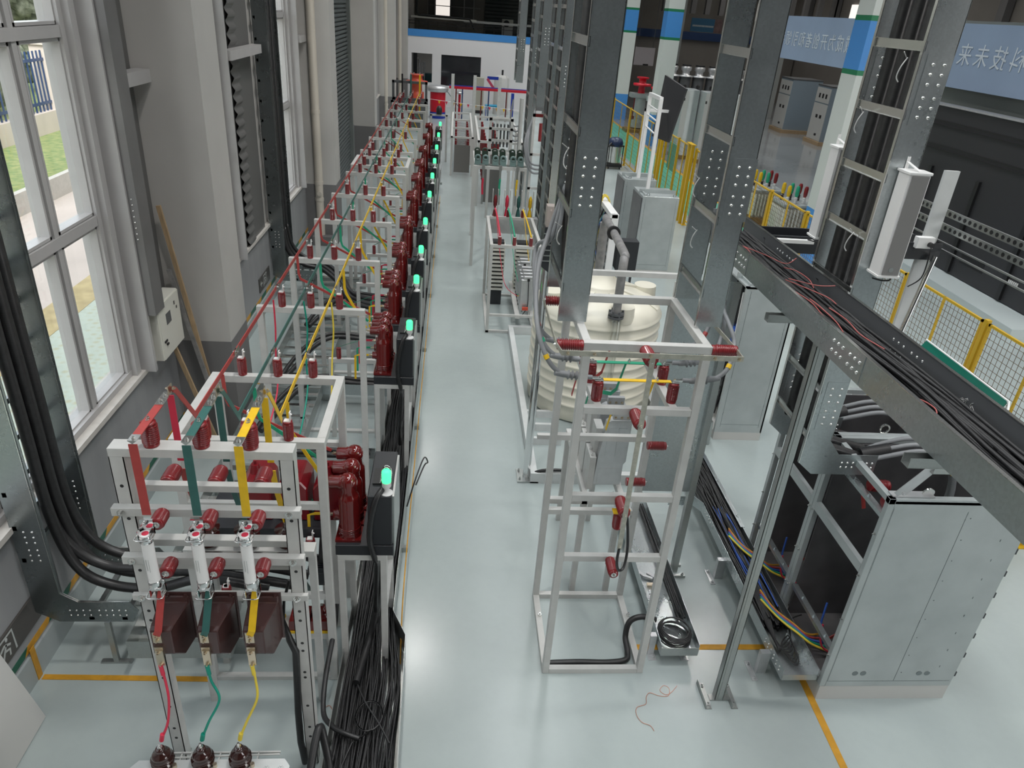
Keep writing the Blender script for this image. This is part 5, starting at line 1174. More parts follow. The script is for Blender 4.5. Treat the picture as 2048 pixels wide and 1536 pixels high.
open_cabinet('second open-backed steel cabinet just behind the nearest one', 4.885, 5.74, False)
lf = tag(MB().lathe((3.48, 4.06, 2.10), (0, 1, 0.15), [(0.030, 0), (0.030, 0.015)], 20).lathe((3.48, 4.055, 2.10), (0, 1, 0.15), [(0.044, 0.002), (0.044, 0.014)], 20).build('lifting_eye', 'steel'), 'round steel lifting eye on the nearest open cabinet top', 'lifting eye')
tag(MB().lathe((3.62, 4.93, 2.115), (0, 1, 0), [(0.045, 0), (0.045, 0.015), (0.032, 0.015), (0.032, 0)], 20, cap=False).build('lifting_eye', 'steel'), 'steel lifting ring on the beam between the two open cabinets', 'lifting eye')
br = thing('cabinet_bracket', 'folded steel bracket bolted on the nearest open cabinet under the trough', 'bracket', (3.3, 4.05, 2.1))
MB().box(3.20, 3.52, 4.03, 4.10, 2.082, 2.09).bolt((3.26, 4.06, 2.09), (0, 0, 1), 0.013, 0.01).build('foot_plate', 'alu', br)
MB().strip([(3.22, 4.04, 2.10), (3.42, 4.04, 2.36)], 0.045, 0.004, (0, 1, 0)).strip([(3.30, 4.06, 2.10), (3.46, 4.06, 2.32)], 0.045, 0.004, (0, 1, 0)).bolt((3.25, 4.015, 2.13), (0, -1, 0), 0.013, 0.012).build('brace', 'alu', br)
MB().box(3.42, 3.72, 4.02, 4.025, 2.29, 2.34).box(3.42, 3.72, 4.02, 4.10, 2.29, 2.294).build('channel', 'zinc2', br)
for k, (c, m, dy) in enumerate((('yellow', 'bus_y', 0.0), ('green', 'green', 0.06), ('red', 'bus_r', 0.12))):
    for q, (yb, nm) in enumerate(((4.55, 'nearest'), (5.15, 'second'))):
        t = thing('cabinet_cable', 'grey cable with %s mark arching into the %s open cabinet' % (c, nm), 'cable', (3.5, yb, 2.1), 'grey cables entering the open cabinets')
        pts = [(3.28, yb+dy, 2.05), (3.45, yb+dy, 2.10+0.02*k), (3.70, yb+dy-0.02, 2.16+0.02*k), (3.92, yb+dy-0.05, 2.08), (4.02+0.03*k, yb+dy-0.08, 1.85), (4.03+0.03*k, yb+dy-0.1, 1.4)]
        MB().tube(pts, 0.019, 10, res=5).build('cable', 'greyc', t)
        MB().cyl((3.955, yb+dy-0.055, 2.04), (3.985, yb+dy-0.065, 1.98), 0.022, n=12).build('phase_mark', m, t)
tag(MB().cyl((3.26, 4.62, 2.06), (3.48, 4.62, 2.11), 0.055, n=16).build('heat_shrink', 'black'), 'black tape-wrapped breakout of the cables over the nearest open cabinet', 'cable joint', 'black cable breakouts')
tag(MB().cyl((3.22, 5.22, 2.06), (3.42, 5.22, 2.11), 0.055, n=16).build('heat_shrink', 'black'), 'black tape-wrapped breakout of the cables over the second open cabinet', 'cable joint', 'black cable breakouts')
# ---------------------------------------------------------------- floor trough with cables beside the cabinets
ft = thing('floor_cable_trough', 'galvanised floor trough full of cables along the open cabinets', 'cable trough', (3.0, 6, 0.2))
MB().box(2.85, 3.15, 4.05, 7.9, 0.20, 0.204).build('trough_floor', 'zinc', ft)
MB().box(2.846, 2.85, 4.05, 6.3, 0.19, 0.31).build('side_wall', 'zinc', ft)
MB().box(3.15, 3.154, 4.05, 7.9, 0.19, 0.31).box(3.13, 3.175, 5.9, 7.9, 0.305, 0.31).build('side_wall', 'zinc', ft)
MB().box(2.85, 3.15, 4.046, 4.05, 0.19, 0.25).build('end_plate', 'zinc2', ft)
MB().prism([(2.85, 6.3), (2.78, 6.42), (2.5, 6.42), (2.5, 6.424), (2.785, 6.424), (2.856, 6.3)], 'z', 0.19, 0.31).build('side_wall', 'zinc', ft)
g = MB()
for k in range(6):
    for zz in (0.23, 0.27): g.dome((2.846, 4.12+k*0.06, zz), (-1, 0, 0), 0.010)
for k in range(5): g.dome((2.846, 5.95+k*0.06, 0.27), (-1, 0, 0), 0.011)
g.build('splice_bolts', 'steel', ft)
for y in (4.28, 5.45, 7.2):
    MB().box(2.76, 2.845, y, y+0.05, 0.0, 0.24).box(2.70, 2.75, y-0.08, y+0.13, 0, 0.006).bolt((2.725, y-0.05, 0.006), (0, 0, 1), 0.014).bolt((2.725, y+0.10, 0.006), (0, 0, 1), 0.014).build('support_leg', 'alu', ft)
cable_mass('cable_mass', 'mass of black cables in the floor trough beside the open cabinets', 95, 2.88, 3.12, 0.212, 0.30, 4.55, 7.9, 0.0095, 'blackc', None, amp=0.05, step=0.35, seed=31, res=3)
cable_mass('cable_mass', 'blue cables among the black ones in the floor trough', 6, 2.95, 3.10, 0.27, 0.31, 4.7, 6.4, 0.008, 'wire_b', None, amp=0.05, step=0.3, seed=33, res=3)
rnd = random.Random(5)
for k in range(9):
    yy = 4.28+0.035*k; 
    tag(MB().tube([(2.92+0.01*k, 5.1, 0.30), (2.90+0.008*k, 4.7, 0.30), (2.92, 4.45-0.03*k+0.1, 0.25), (3.0, 4.18+0.03*k, 0.235), (3.07, 4.24+0.03*k, 0.24), (3.08, 4.45, 0.26), (3.14, 4.62, 0.28), (3.30, 4.72, 0.25)], 0.0065, 6, res=6).build('looped_cable', 'blackc'), 'thin black cable looping back at the near end of the floor trough, loop %s' % ('one', 'two', 'three', 'four', 'five', 'six', 'seven', 'eight', 'nine')[k], 'cable', 'cable loops at the trough end')
for k, (m, c) in enumerate((('wire_y', 'yellow'), ('wire_g', 'green'), ('wire_b', 'blue'), ('bus_r', 'red'), ('tape', 'amber'))):
    for q in (0, 1):
        y = 4.35+q*0.9+0.03*k
        tag(MB().tube([(2.95+0.01*k, y+0.5, 0.31), (3.02, y+0.25, 0.325), (3.12, y+0.08, 0.325), (3.24, y-0.0, 0.27), (3.45, y-0.05+0.03*k, 0.21)], 0.010, 8, res=6).build('coloured_cable', m), '%s cable crossing from the floor trough into the %s open cabinet' % (c, ('nearest', 'second')[q]), 'cable', 'coloured cables into the cabinets')
# second shorter floor trough with coil
f2 = thing('floor_cable_trough', 'short galvanised floor trough with a coil of black cable at its near end', 'cable trough', (2.08, 5.5, 0.2))
MB().box(1.91, 2.24, 4.37, 6.6, 0.14, 0.144).build('trough_floor', 'zinc', f2)
for x in (1.906, 2.24): MB().box(x, x+0.004, 4.37, 6.6, 0.13, 0.24).build('side_wall', 'zinc', f2)
MB().box(1.91, 2.24, 4.366, 4.37, 0.12, 0.21).build('end_plate', 'zinc2', f2)
for x in (1.84, 2.13): MB().box(x, x+0.055, 4.48, 4.53, 0, 0.23 if x < 2 else 0.13).box(x, x+0.07, 4.42, 4.6, 0, 0.006).bolt((x+0.04, 4.45, 0.006), (0, 0, 1), 0.014).build('support_leg', 'alu', f2)
coil = thing('cable_coil', 'coil of black cable lying in the end of the short floor trough', 'cable', (2.08, 4.55, 0.16))
rnd = random.Random(8)
for k in range(9):
    rr = 0.145-0.008*(k % 5); pts = []
    for a in range(25):
        t_ = a/24*2*PI; pts.append((2.075+rr*math.cos(t_)+rnd.uniform(-1, 1)*0.002, 4.56+rr*1.05*math.sin(t_), 0.16+0.011*k+0.004*math.sin(t_*2+k)))
    MB().tube(pts, 0.0065, 6).build('cable_turn', 'blackc', coil)
cable_mass('cable_mass', 'small run of black cables in the short floor trough', 9, 2.16, 2.225, 0.155, 0.20, 4.72, 6.6, 0.008, 'blackc', None, amp=0.012, seed=41)
tag(MB().tube([(1.93, 4.68, 0.22), (1.80, 4.68, 0.26), (1.69, 4.66, 0.22), (1.655, 4.6, 0.1), (1.66, 4.48, 0.035), (1.62, 4.40, 0.03), (1.45, 4.375, 0.03), (1.2, 4.38, 0.03), (0.95, 4.37, 0.03)], 0.026, 10, res=6).build('corrugated_hose', 'black'), 'black hose from the short trough curving along the foot of the tower frame', 'hose')
sc_ = thing('scrap_brackets', 'small heap of loose aluminium brackets in the short floor trough', 'bracket', (2.0, 5.3, 0.15))
MB().strip([(1.93, 5.38, 0.16), (1.97, 5.30, 0.17), (2.05, 5.26, 0.17)], 0.03, 0.02).build('curved_bracket', 'alu', sc_); MB().bar((2.02, 5.35, 0.16), (2.12, 5.22, 0.18), 0.03, 0.02).build('straight_bracket', 'alu', sc_); MB().box(1.98, 2.04, 5.17, 5.21, 0.146, 0.17).build('small_block', 'brass', sc_)
pts = [(2.02, 4.15, 0.006), (2.0, 4.12, 0.02), (1.95, 4.08, 0.006), (1.90, 4.06, 0.006), (1.86, 4.10, 0.01), (1.90, 4.14, 0.02), (1.94, 4.11, 0.02), (1.92, 4.05, 0.006), (1.84, 4.05, 0.006), (1.77, 4.08, 0.006), (1.73, 4.04, 0.006), (1.71, 3.97, 0.006), (1.63, 3.94, 0.006), (1.61, 3.87, 0.006), (1.64, 3.80, 0.006), (1.70, 3.77, 0.006), (1.72, 3.72, 0.006)]
tag(MB().tube(pts, 0.0022, 5, res=4).build('copper_wire', 'copper'), 'thin copper wire curled on the open floor before the tower frame', 'wire')
tag(MB().tube([(-0.88, 3.95, 0.006), (-0.84, 3.98, 0.006), (-0.80, 3.9, 0.008), (-0.82, 3.85, 0.006)], 0.0022, 5, res=4).build('copper_wire', 'copper'), 'small scrap of copper wire beside the near floor trough', 'wire')
# ---------------------------------------------------------------- far cabinet with wiring, and the cabinets behind the tank
def closed_cabinet(name, label, x0, x1, y0, y1, h, grp, m='cabinet', openleft=False, kids=True):
    t = thing(name, label, 'cabinet', ((x0+x1)/2, (y0+y1)/2, 0), grp)
    MB().box(x0, x1, y0, y1, 0, 0.12).build('plinth', 'plinth', t)
    if not openleft:
        MB().box(x0, x1, y0, y1, 0.12, h).build('housing', m, t, 0.006)
        MB().box(x0-0.012, x0, y0+0.04, y1-0.04, 0.16, h-0.05).build('back_shade_sheet', 'cabin', t)  # dark sheet stands in for the shade of an opening; housing is closed
    else:
        MB().box(x0+0.05, x1, y0, y0+0.02, 0.12, h).build('side_panel', m, t)
        MB().box(x0, x1, y1-0.02, y1, 0.12, h).build('far_panel', m, t); MB().box(x1-0.02, x1, y0, y1, 0.12, h).build('door', m, t); MB().box(x0, x1, y0, y1, h-0.02, h).build('roof', m, t)
        for y in (y0, y1-0.05): MB().box(x0, x0+0.05, y, y+0.05, 0.12, h).build('corner_post', m, t)
        MB().box(x0+0.25, x0+0.27, y0+0.05, y1-0.05, 0.15, h-0.05).build('mounting_plate', 'dk', t)
    g = MB().box(x0+0.06, x0+0.064, y0-0.0015, y0, 0.2, h-0.05).box(x1-0.06, x1-0.056, y0-0.0015, y0, 0.2, h-0.05).box(x0+0.06, x1-0.06, y0-0.0015, y0, 0.24, 0.244)
    g.build('panel_seams', 'zincd', t)
    b = MB()
    for xx in (x0+0.12, x1-0.10): b.lathe((xx, y0+0.05, h+0.025), (0, 1, 0), [(0.035, 0), (0.035, 0.012), (0.022, 0.012), (0.022, 0)], 16, cap=False)
    b.box(x0, x1, y0+0.35, y0+0.39, h, h+0.07); b.box(x0+0.05, x0+0.09, y0+0.05, y0+0.35, h, h+0.03)
    b.build('roof_fittings', m, t)
    return t
c3 = closed_cabinet('wiring_cabinet', 'tall grey cabinet with open wiring side beyond the tower frame', 3.60, 4.25, 8.15, 8.95, 2.17, None, openleft=True)
g = MB(); rnd = random.Random(9)
for z in [0.35+0.16*k for k in range(11)]: g.box(3.80, 3.85, 8.25, 8.85, z, z+0.05)
g.build('terminal_rails', 'alu', c3)
g = MB()
for k in range(22):
    y = 8.24+rnd.random()*0.6; g.tube([(3.72+rnd.random()*0.08, y, 2.05), (3.70+rnd.random()*0.1, y+rnd.uniform(-.05, .05), 1.4), (3.72+rnd.random()*0.08, y+rnd.uniform(-.05, .05), 0.8), (3.70, y, 0.2)], 0.009, 5, res=3)
g.build('wiring_loom', 'blackc', c3)
MB().box(3.66, 3.80, 8.4, 8.75, 1.15, 1.5).build('blue_modules', 'wire_b', c3)
MB().strip([(3.64, 8.30, 2.05), (3.66, 8.30, 1.2), (3.68, 8.3, 0.6)], 0.03, 0.02).build('white_trunking', 'white', c3)
closed_cabinet('grey_cabinet', 'nearer of two grey cabinets behind the water tank', 3.92, 4.70, 14.9, 15.8, 1.70, 'grey cabinets behind the water tank')
closed_cabinet('grey_cabinet', 'farther of two grey cabinets behind the water tank', 3.88, 4.62, 16.55, 17.4, 1.70, 'grey cabinets behind the water tank')
# pipe fittings box near far cabinet foot
tag(MB().box(3.2, 3.5, 8.0, 8.3, 0, 0.35).build('galvanised_elbow_box', 'zinc2'), 'small galvanised elbow box at the foot of the wiring cabinet', 'box')
# wiring board between tank and cabinets
wb_ = thing('wiring_board', 'white-framed wiring board full of cables behind the water tank', 'board', (2.85, 12.8, 1.0))
MB().box(2.75, 2.87, 12.3, 12.36, 0, 1.93).build('post', 'white', wb_); MB().box(2.70, 2.82, 14.1, 14.16, 0, 1.93).build('post', 'white', wb_); MB().box(2.72, 2.85, 12.3, 14.16, 1.87, 1.95).build('top_beam', 'white', wb_)
MB().box(2.86, 2.88, 12.36, 14.1, 0.4, 1.87).build('back_plate', 'dk', wb_)
g = MB(); rnd = random.Random(12)
for k in range(7): g.box(2.80, 2.86, 12.45, 14.0, 0.5+k*0.2, 0.56+k*0.2)
g.build('terminal_rows', 'alu', wb_)
for m, n_c in (('blackc', 9), ('wire_g', 2), ('wire_y', 2), ('wire_b', 2)):
    g = MB()
    for k in range(n_c):
        y = 12.5+rnd.random()*1.5; g.tube([(2.78, y, 1.8), (2.70-rnd.random()*0.08, y+rnd.uniform(-.1, .1), 1.3), (2.74, y+rnd.uniform(-.1, .1), 0.8), (2.70, y, 0.2)], 0.012, 5, res=4)
    g.build({'blackc': 'black_wiring', 'wire_g': 'green_wiring', 'wire_y': 'yellow_wiring', 'wire_b': 'blue_wiring'}[m], m, wb_)
MB().tube([(2.70, 13.2, 1.8), (2.74, 13.2, 2.02), (2.84, 13.2, 2.0), (2.90, 13.2, 1.8)], 0.014, 6, res=5).tube([(2.70, 13.27, 1.8), (2.74, 13.27, 2.03), (2.84, 13.27, 2.01), (2.90, 13.27, 1.8)], 0.014, 6, res=5).build('yellow_hoop', 'wire_y', wb_)
tag(MB().box(3.0, 3.38, 12.6, 12.85, 0.85, 1.38).box(3.0, 3.04, 12.6, 12.64, 0, 0.85).box(3.34, 3.38, 12.8, 12.84, 0, 0.85).build('black_control_box', 'blackp', None), 'small black control box on legs beside the wiring board', 'control box')

# ================================================================ MIDDLE AISLE FRAMES
def ins_at(loc, label, grp, sc=(1, 1, 1)):
    o = dup(ins_proto, loc, None, label, grp); o.scale = sc; return o
rf = thing('resistor_frame', 'light grey frame with wire drops and stacked plates in the middle of the hall', 'frame', (1.05, 12.4, 0))
x0, x1, y0, y1, z1 = 0.63, 1.49, 11.46, 13.28, 1.55
for y in (y0, y1-0.05):
    MB().box(x0, x1, y, y+0.05, z1-0.05, z1).build('top_beam', 'paint', rf); MB().box(x0, x1, y, y+0.05, 0, 0.04).build('floor_beam', 'paint', rf)
    for x in (x0, x1-0.05): MB().box(x, x+0.05, y, y+0.05, 0, z1-0.05).build('post', 'paint', rf)
for x in (x0, x1-0.05): MB().box(x, x+0.05, y0+0.05, y1-0.05, z1-0.05, z1).build('side_beam', 'paint', rf); MB().box(x, x+0.05, y0+0.05, y1-0.05, 0, 0.04).build('floor_beam', 'paint', rf)
MB().box(x0+0.05, x1-0.05, y0, y0+0.04, 0.30, 0.34).build('low_beam', 'paint', rf)
for k, (x, c, m) in enumerate(((0.78, 'red', 'wire_r'), (1.02, 'green', 'green'), (1.29, 'yellow', 'bus_y'))):
    for y, w in ((y0+0.025, 'near'), (y1-0.025, 'far')): ins_at((x, y, z1), 'red insulator on the %s beam of the middle resistor frame under the %s lead' % (w, c), 'insulators of the resistor frame', (0.9, 0.9, 0.9))
    tag(MB().tube([(x, y1-0.03, z1+0.15), (x+0.02, (y0+y1)/2+0.2, z1+0.12), (x, y0+0.03, z1+0.15)], 0.014, 6, res=5).build('sagging_lead', m), '%s lead sagging between the near and far beams of the resistor frame' % c, 'lead', 'leads over the resistor frame')
    tag(MB().tube([(x+0.01, y1-0.1, z1+0.13), (x+0.12, 12.5, 0.9), (x+0.2, 12.1, 0.62), (1.18, 11.95, 0.5)], 0.006, 5, res=4).build('drop_lead', m), '%s thin lead dropping inside the resistor frame' % c, 'lead', 'thin leads in the resistor frame')
for k, (xa, xb, ya) in enumerate(((0.70, 0.98, 12.75), (1.17, 1.42, 12.75))):
    t = thing('plate_stack', 'stack of cream resistor plates in the frame, %s of two' % ('left', 'right')[k], 'resistor', ((xa+xb)/2, ya, 0.3), 'plate stacks')
    for q in range(12): MB().box(xa, xb, ya, ya+0.30, 0.30+q*0.075, 0.335+q*0.075).build('plate', 'cream', t)
    MB().box(xa+0.02, xb-0.02, ya+0.05, ya+0.26, 0.0, 1.2).build('core', 'blackp', t)
ac2 = None
for k in range(7):
    y = 11.62+k*0.17+(0.12 if k > 3 else 0)
    lab = 'slim grey switch case standing in the resistor frame, %s from the viewer' % ordn(k)
    if ac2 is None:
        ac2 = thing('slim_case', lab, 'switch case', (1.31, y, 0.3), 'slim cases in the resistor frame')
        MB().box(1.20, 1.42, y, y+0.06, 0.36, 0.92).box(1.24, 1.42, y, y+0.06, 0.92, 0.98).build('case_body', 'alu', ac2, 0.006)
        MB().tube([(1.32, y-0.01, 0.93), (1.33, y-0.03, 0.7), (1.33, y-0.03, 0.45), (1.25, y-0.05, 0.30)], 0.007, 6, res=4).box(1.30, 1.34, y-0.02, y, 0.90, 0.94).build('plug_and_cord', 'black', ac2)
    else: dup(ac2, (1.31, y, 0.3), label=lab)
tag(MB().box(1.24, 1.34, 11.54, 11.58, 0.40, 0.45).build('orange_connector', 'orange_red'), 'small orange connector in front of the nearest slim case', 'connector')
tag(MB().box(1.12, 1.20, 11.45, 13.2, 0.28, 0.33).box(1.38, 1.44, 11.45, 13.2, 0.28, 0.33).build('case_rails', 'paint'), 'pair of grey rails under the slim cases in the resistor frame', 'rail')
# frame with four open cups behind it and toroid frame
qf = thing('switch_frame', 'grey sheet frame with four narrow switch uprights behind the resistor frame', 'frame', (1.1, 13.7, 0))
MB().box(0.72, 1.62, 13.55, 13.75, 1.15, 1.45).build('front_box', 'alu', qf)
for k in range(4):
    x = 0.80+k*0.22
    MB().box(x-0.055, x-0.047, 13.6, 13.72, 1.45, 1.95).box(x+0.047, x+0.055, 13.6, 13.72, 1.45, 1.95).build('upright_plates', 'paint', qf)
    MB().lathe((x, 13.66, 1.45), (0, 0, 1), [(0.045, 0), (0.03, 0.12), (0.015, 0.16), (0.035, 0.2), (0.035, 0.34), (0.01, 0.4)], 10).build('switch_tube', ('red', 'wire_r', 'bus_g', 'bus_y')[k], qf)
for x in (0.72, 1.57): MB().box(x, x+0.05, 13.6, 13.65, 0, 1.15).build('post', 'paint', qf)
tf_ = thing('toroid_frame', 'grey steel frame carrying six green ring transformers', 'frame', (1.0, 15.7, 0))
x0, x1, y0, y1, z1 = 0.43, 1.54, 15.6, 17.3, 1.98
for y in (y0, y1):
    MB().box(x0, x1, y, y+0.05, z1-0.06, z1).build('top_beam', 'plinth', tf_)
    for x in (x0, x1-0.05): MB().box(x, x+0.05, y, y+0.05, 0, z1-0.06).build('post', 'plinth', tf_)
MB().box(x0, x1, y0+0.1, y0+0.15, z1, z1+0.03).build('cross_rail', 'zinc2', tf_)
for x in (x0, x1-0.05): MB().box(x, x+0.05, y0+0.05, y1, z1-0.05, z1).build('side_beam', 'plinth', tf_)
for k, x in enumerate((0.50, 0.66, 0.87, 1.03, 1.24, 1.40)):
    lab = 'green ring-shaped current transformer on the toroid frame, %s from the left' % ordn(k).replace('nearest', 'first')
    if k == 0:
        tr0 = thing('ring_transformer', lab, 'transformer', (x, 15.7, z1+0.02), 'green ring transformers')
        zc = z1+0.16
        ring = [(0.033, 0), (0.062, 0), (0.066, 0.01), (0.066, 0.05), (0.062, 0.06), (0.033, 0.06), (0.033, 0)]
        MB().lathe((x, 15.70, zc), (0, -1, 0), ring, 22, cap=False).box(x-0.066, x+0.066, 15.64, 15.70, z1+0.02, zc-0.02).build('ring_body', 'peach', tr0)
        MB().lathe((x-0.01, 15.95, zc+0.10), (0, -1, 0), ring, 22, cap=False).box(x-0.07, x+0.055, 15.86, 15.96, zc-0.05, zc+0.10).build('rear_body', 'olive', tr0)
    else: dup(tr0, (x, 15.7, z1+0.02), label=lab)
for k, (x, c, m) in enumerate(((0.62, 'red', 'wire_r'), (0.98, 'green', 'green'), (1.34, 'yellow', 'bus_y'))):
    tag(MB().box(x-0.02, x+0.02, 15.55, 15.598, 1.2, 1.95).box(x-0.03, x+0.03, 15.52, 15.598, 1.92, 2.02).build('hanging_bracket', 'zinc2'), 'grey bracket with white clamp above the hanging %s sleeve' % c, 'bracket', 'brackets on the toroid frame')
    tag(MB().tube([(x, 15.5, 1.75), (x-0.01, 15.5, 1.6), (x, 15.5, 1.42)], 0.022, 8).build('hanging_sleeve', m), '%s sleeve hanging from the front beam of the toroid frame' % c, 'cable sleeve', 'sleeves on the toroid frame')
# column post of black tubes beside the aisle
tag(MB().box(0.40, 0.46, 15.0, 15.06, 0, 2.1).build('grey_post', 'plinth'), 'single grey post standing left of the toroid frame', 'post')
# far grid frames with gauze screens
def grid_frame(label, x0, x1, y0, zt, n, dy, gx0, gx1, m='plinth'):
    t = thing('grid_frame', label, 'frame', ((x0+x1)/2, y0, 0), 'grid frames with gauze screens')
    for k in range(n):
        y = y0+k*dy
        MB().box(x0, x1, y, y+0.05, zt-0.06, zt).build('top_beam', m, t)
        for x in (x0, x1-0.06): MB().box(x, x+0.06, y, y+0.05, 0, zt-0.06).build('post', m, t)
    for x in (x0, x1-0.06): MB().box(x, x+0.06, y0, y0+(n-1)*dy, zt-0.05, zt).build('side_beam', m, t)
    MB().box(gx0, gx1, y0+0.08, y0+0.10, 0.10, zt*0.78).build('gauze_screen', 'mesh', t)
    g = MB()
    for k in range(16):
        for q in range(5): g.box(gx0, gx1, y0+0.3+k*0.26, y0+0.32+k*0.26, 0.25+q*0.2, 0.26+q*0.2)
    g.build('resistor_wires', 'steel', t)
    for xx in (gx0+0.04, gx1-0.06):
        g = MB()
        for k in range(8): g.cyl((xx, y0+0.4+k*0.55, 0.3), (xx, y0+0.4+k*0.55, zt-0.1), 0.035, n=8)
        g.build('red_supports', 'red_ins', t)
    return t
grid_frame('grey grid frame with brown gauze screen beside the aisle far down the hall', -0.12, 0.60, 24.0, 1.22, 4, 1.9, 0.0, 0.50)
grid_frame('grey grid frame with brown gauze screen behind the toroid frame', 0.62, 1.85, 20.2, 1.75, 3, 2.4, 0.82, 1.25)
for k, (x, y) in enumerate(((-0.14, 31.0), (0.73, 31.0), (1.72, 31.0))):
    tag(MB().box(x-0.06, x+0.06, y, y+0.1, 0, 2.46).build('white_post', 'paint'), 'tall pale grey post beyond the grid frames, %s of three' % ('left', 'middle', 'right')[k], 'post', 'tall pale posts')
nf = thing('node_frame', 'grey square frame with insulated switch parts over the second grid frame', 'frame', (1.2, 19, 0))
for x in (0.85, 1.38): MB().box(x, x+0.07, 19.0, 19.06, 0, 2.5).build('post', 'plinth', nf)
for z in (2.5, 2.28, 2.0, 1.75): MB().box(0.85, 1.45, 19.0, 19.06, z-0.06, z).build('cross_beam', 'plinth', nf)
g = MB()
for k in range(5): g.box(0.95+k*0.09, 0.99+k*0.09, 19.1, 19.2, 1.8, 2.35)
g.build('switch_parts', 'dk', nf); MB().cyl((1.05, 19.0, 2.05), (1.05, 19.0, 2.2), 0.02, n=8).build('white_marker', 'white', nf)
pp = thing('white_pole', 'white pole with grey cables and clamps beside the far cable ladders', 'pole', (1.72, 20.5, 0))
MB().cyl((1.66, 19.5, 0), (1.66, 19.5, 2.95), 0.05, n=12).build('pole', 'plinth', pp)
for k in range(4): MB().tube([(1.66, 19.5, 2.3-k*0.12), (1.5, 19.45, 2.28-k*0.12), (1.40, 19.5, 2.5-k*0.10), (1.45, 19.6, 2.9)], 0.02, 6, res=4).build('cable', 'greyc', pp)
w2 = thing('terminated_cables', 'grey cables looping under the third narrow ladder to white terminals', 'cable', (1.6, 15, 2.2))
for k in range(3): MB().tube([(1.70, 16.1, 3.2), (1.58, 15.8, 2.9), (1.50-0.03*k, 15.5, 2.5), (1.58, 15.4, 2.15-k*0.08), (1.8, 15.4, 2.10-k*0.08)], 0.022, 8, res=5).build('cable', 'greyc', w2)
tow2 = thing('tower_frame', 'slender grey frame with a red insulator under the third narrow ladder', 'frame', (1.75, 15.6, 0))
for x in (1.58, 1.86): MB().box(x, x+0.05, 15.6, 15.65, 0, 3.08).build('post', 'paint', tow2)
MB().box(1.58, 1.91, 15.6, 15.65, 3.02, 3.08).build('top_beam', 'red_pole', tow2); MB().cyl((1.76, 15.6, 2.55), (1.76, 15.6, 2.9), 0.04, n=12).build('insulator', 'red_ins', tow2)
for z in (2.3, 1.6, 0.9): MB().box(1.58, 1.91, 15.6, 15.65, z-0.05, z).build('cross_beam', 'paint', tow2)
# ================================================================ FAR END OF THE HALL
M['pw'] = mat('white_partition_paint', (0.78, 0.77, 0.78), 0.5)
pt = MB()
# partition with two openings
Y = 41.0
for a in ((-2.78, -2.33, 0, 3.30), (-2.33, -1.28, 2.52, 3.30), (-2.33, -1.28, 0, 1.15), (-1.28, -0.81, 0, 3.30), (-0.81, 1.23, 2.52, 3.30), (-0.81, 1.23, 0, 1.05), (1.23, 4.6, 0, 3.30)):
    pt.box(a[0], a[1], Y, Y+0.15, a[2], a[3])
struct('wall_partition', pt, 'pw')
struct('trim_50', MB().box(-2.80, 4.62, Y-0.02, Y+0.16, 3.30, 3.62), 'blue')
struct('window_6', MB().box(-0.81, 1.23, Y+0.05, Y+0.06, 1.05, 2.52), mat('dark_glass', (0.02, 0.022, 0.026), 0.08))
rm = MB(); rm.box(-2.78, 4.6, 47.0, 47.1, 0, 3.3); struct('wall_room', rm, 'wallw')
struct('floor_room', MB().box(-2.78, 4.6, 41.2, 47.0, 0.0, 0.01), 'dk')
lt = thing('laboratory_apparatus', 'silver and dark laboratory apparatus seen through the open partition window', 'apparatus', (-1.9, 42.5, 0))
MB().box(-2.0, -1.3, 42.3, 42.9, 0, 1.45).build('teal_cabinet', mat('teal_paint', (0.02, 0.09, 0.10), 0.4), lt)
for x, h in ((-2.12, 2.2), (-1.98, 2.1), (-1.85, 1.95), (-1.72, 2.0)): MB().cyl((x, 42.1, 1.0), (x, 42.1, h), 0.04, n=8).cyl((x, 42.1, h), (x, 42.1, h+0.04), 0.09, n=10).build('column', 'alu', lt)
MB().box(-2.3, -2.1, 42, 42.3, 0, 2.5).build('dark_stand', 'blackp', lt)
# roof-top pipes and rails beyond the partition
rl = thing('roof_railing', 'dark pipe railing running along behind the blue-topped partition', 'railing', (0, 43, 3.6))
for z in (3.80, 3.95): MB().box(-2.7, 4.6, 43.0, 43.04, z, z+0.03).build('rail', 'black', rl)
for k in range(15): MB().box(-2.6+k*0.5, -2.57+k*0.5, 43.0, 43.04, 3.5, 3.98).build('upright', 'black', rl)
fp = thing('roof_ducts', 'grey pipes and pale trunking above the far partition', 'duct', (0, 44, 4))
MB().box(-2.6, 1.0, 45, 45.3, 4.05, 4.15).build('trunking', 'cream', fp); MB().box(0.3, 4.6, 45.5, 45.8, 3.98, 4.10).build('trunking', 'plinth', fp); MB().tube([(-2.3, 45, 9), (-2.3, 45, 4.3), (-2.2, 45, 4.2), (0.6, 45, 4.18), (0.9, 45, 3.7)], 0.06, 8).build('black_pipe', 'black', fp)
struct('wall_back', MB().box(-3.4, 24, 60, 60.3, 0, 10.6), mat('brown_grey_cladding', (0.30, 0.28, 0.25), 0.6, var=0.15, scale=1))
sh2 = corrug(2.1, 8.0, 0, 5.4, 0, step=0.22, depth=0.03)
sh2 = MB(); n = 0; vs = []; fs = []
zz = 0
while zz < 6.2:
    for yy, z_ in ((59.95, zz), (59.90, zz+0.05), (59.90, zz+0.18), (59.95, zz+0.22)): vs += [(1.9, yy, z_), (8.2, yy, z_)]; n += 1
    zz += 0.24
for i in range(n-1): fs.append((2*i, 2*i+1, 2*i+3, 2*i+2))
sh2.add(vs, fs); struct('door_2', sh2, 'shutter')
wf = MB(); 
for x in (-2.3, -1.75, -0.65, 0.35, 1.05): wf.box(x, x+0.08, 59.8, 59.9, 3.9, 9)
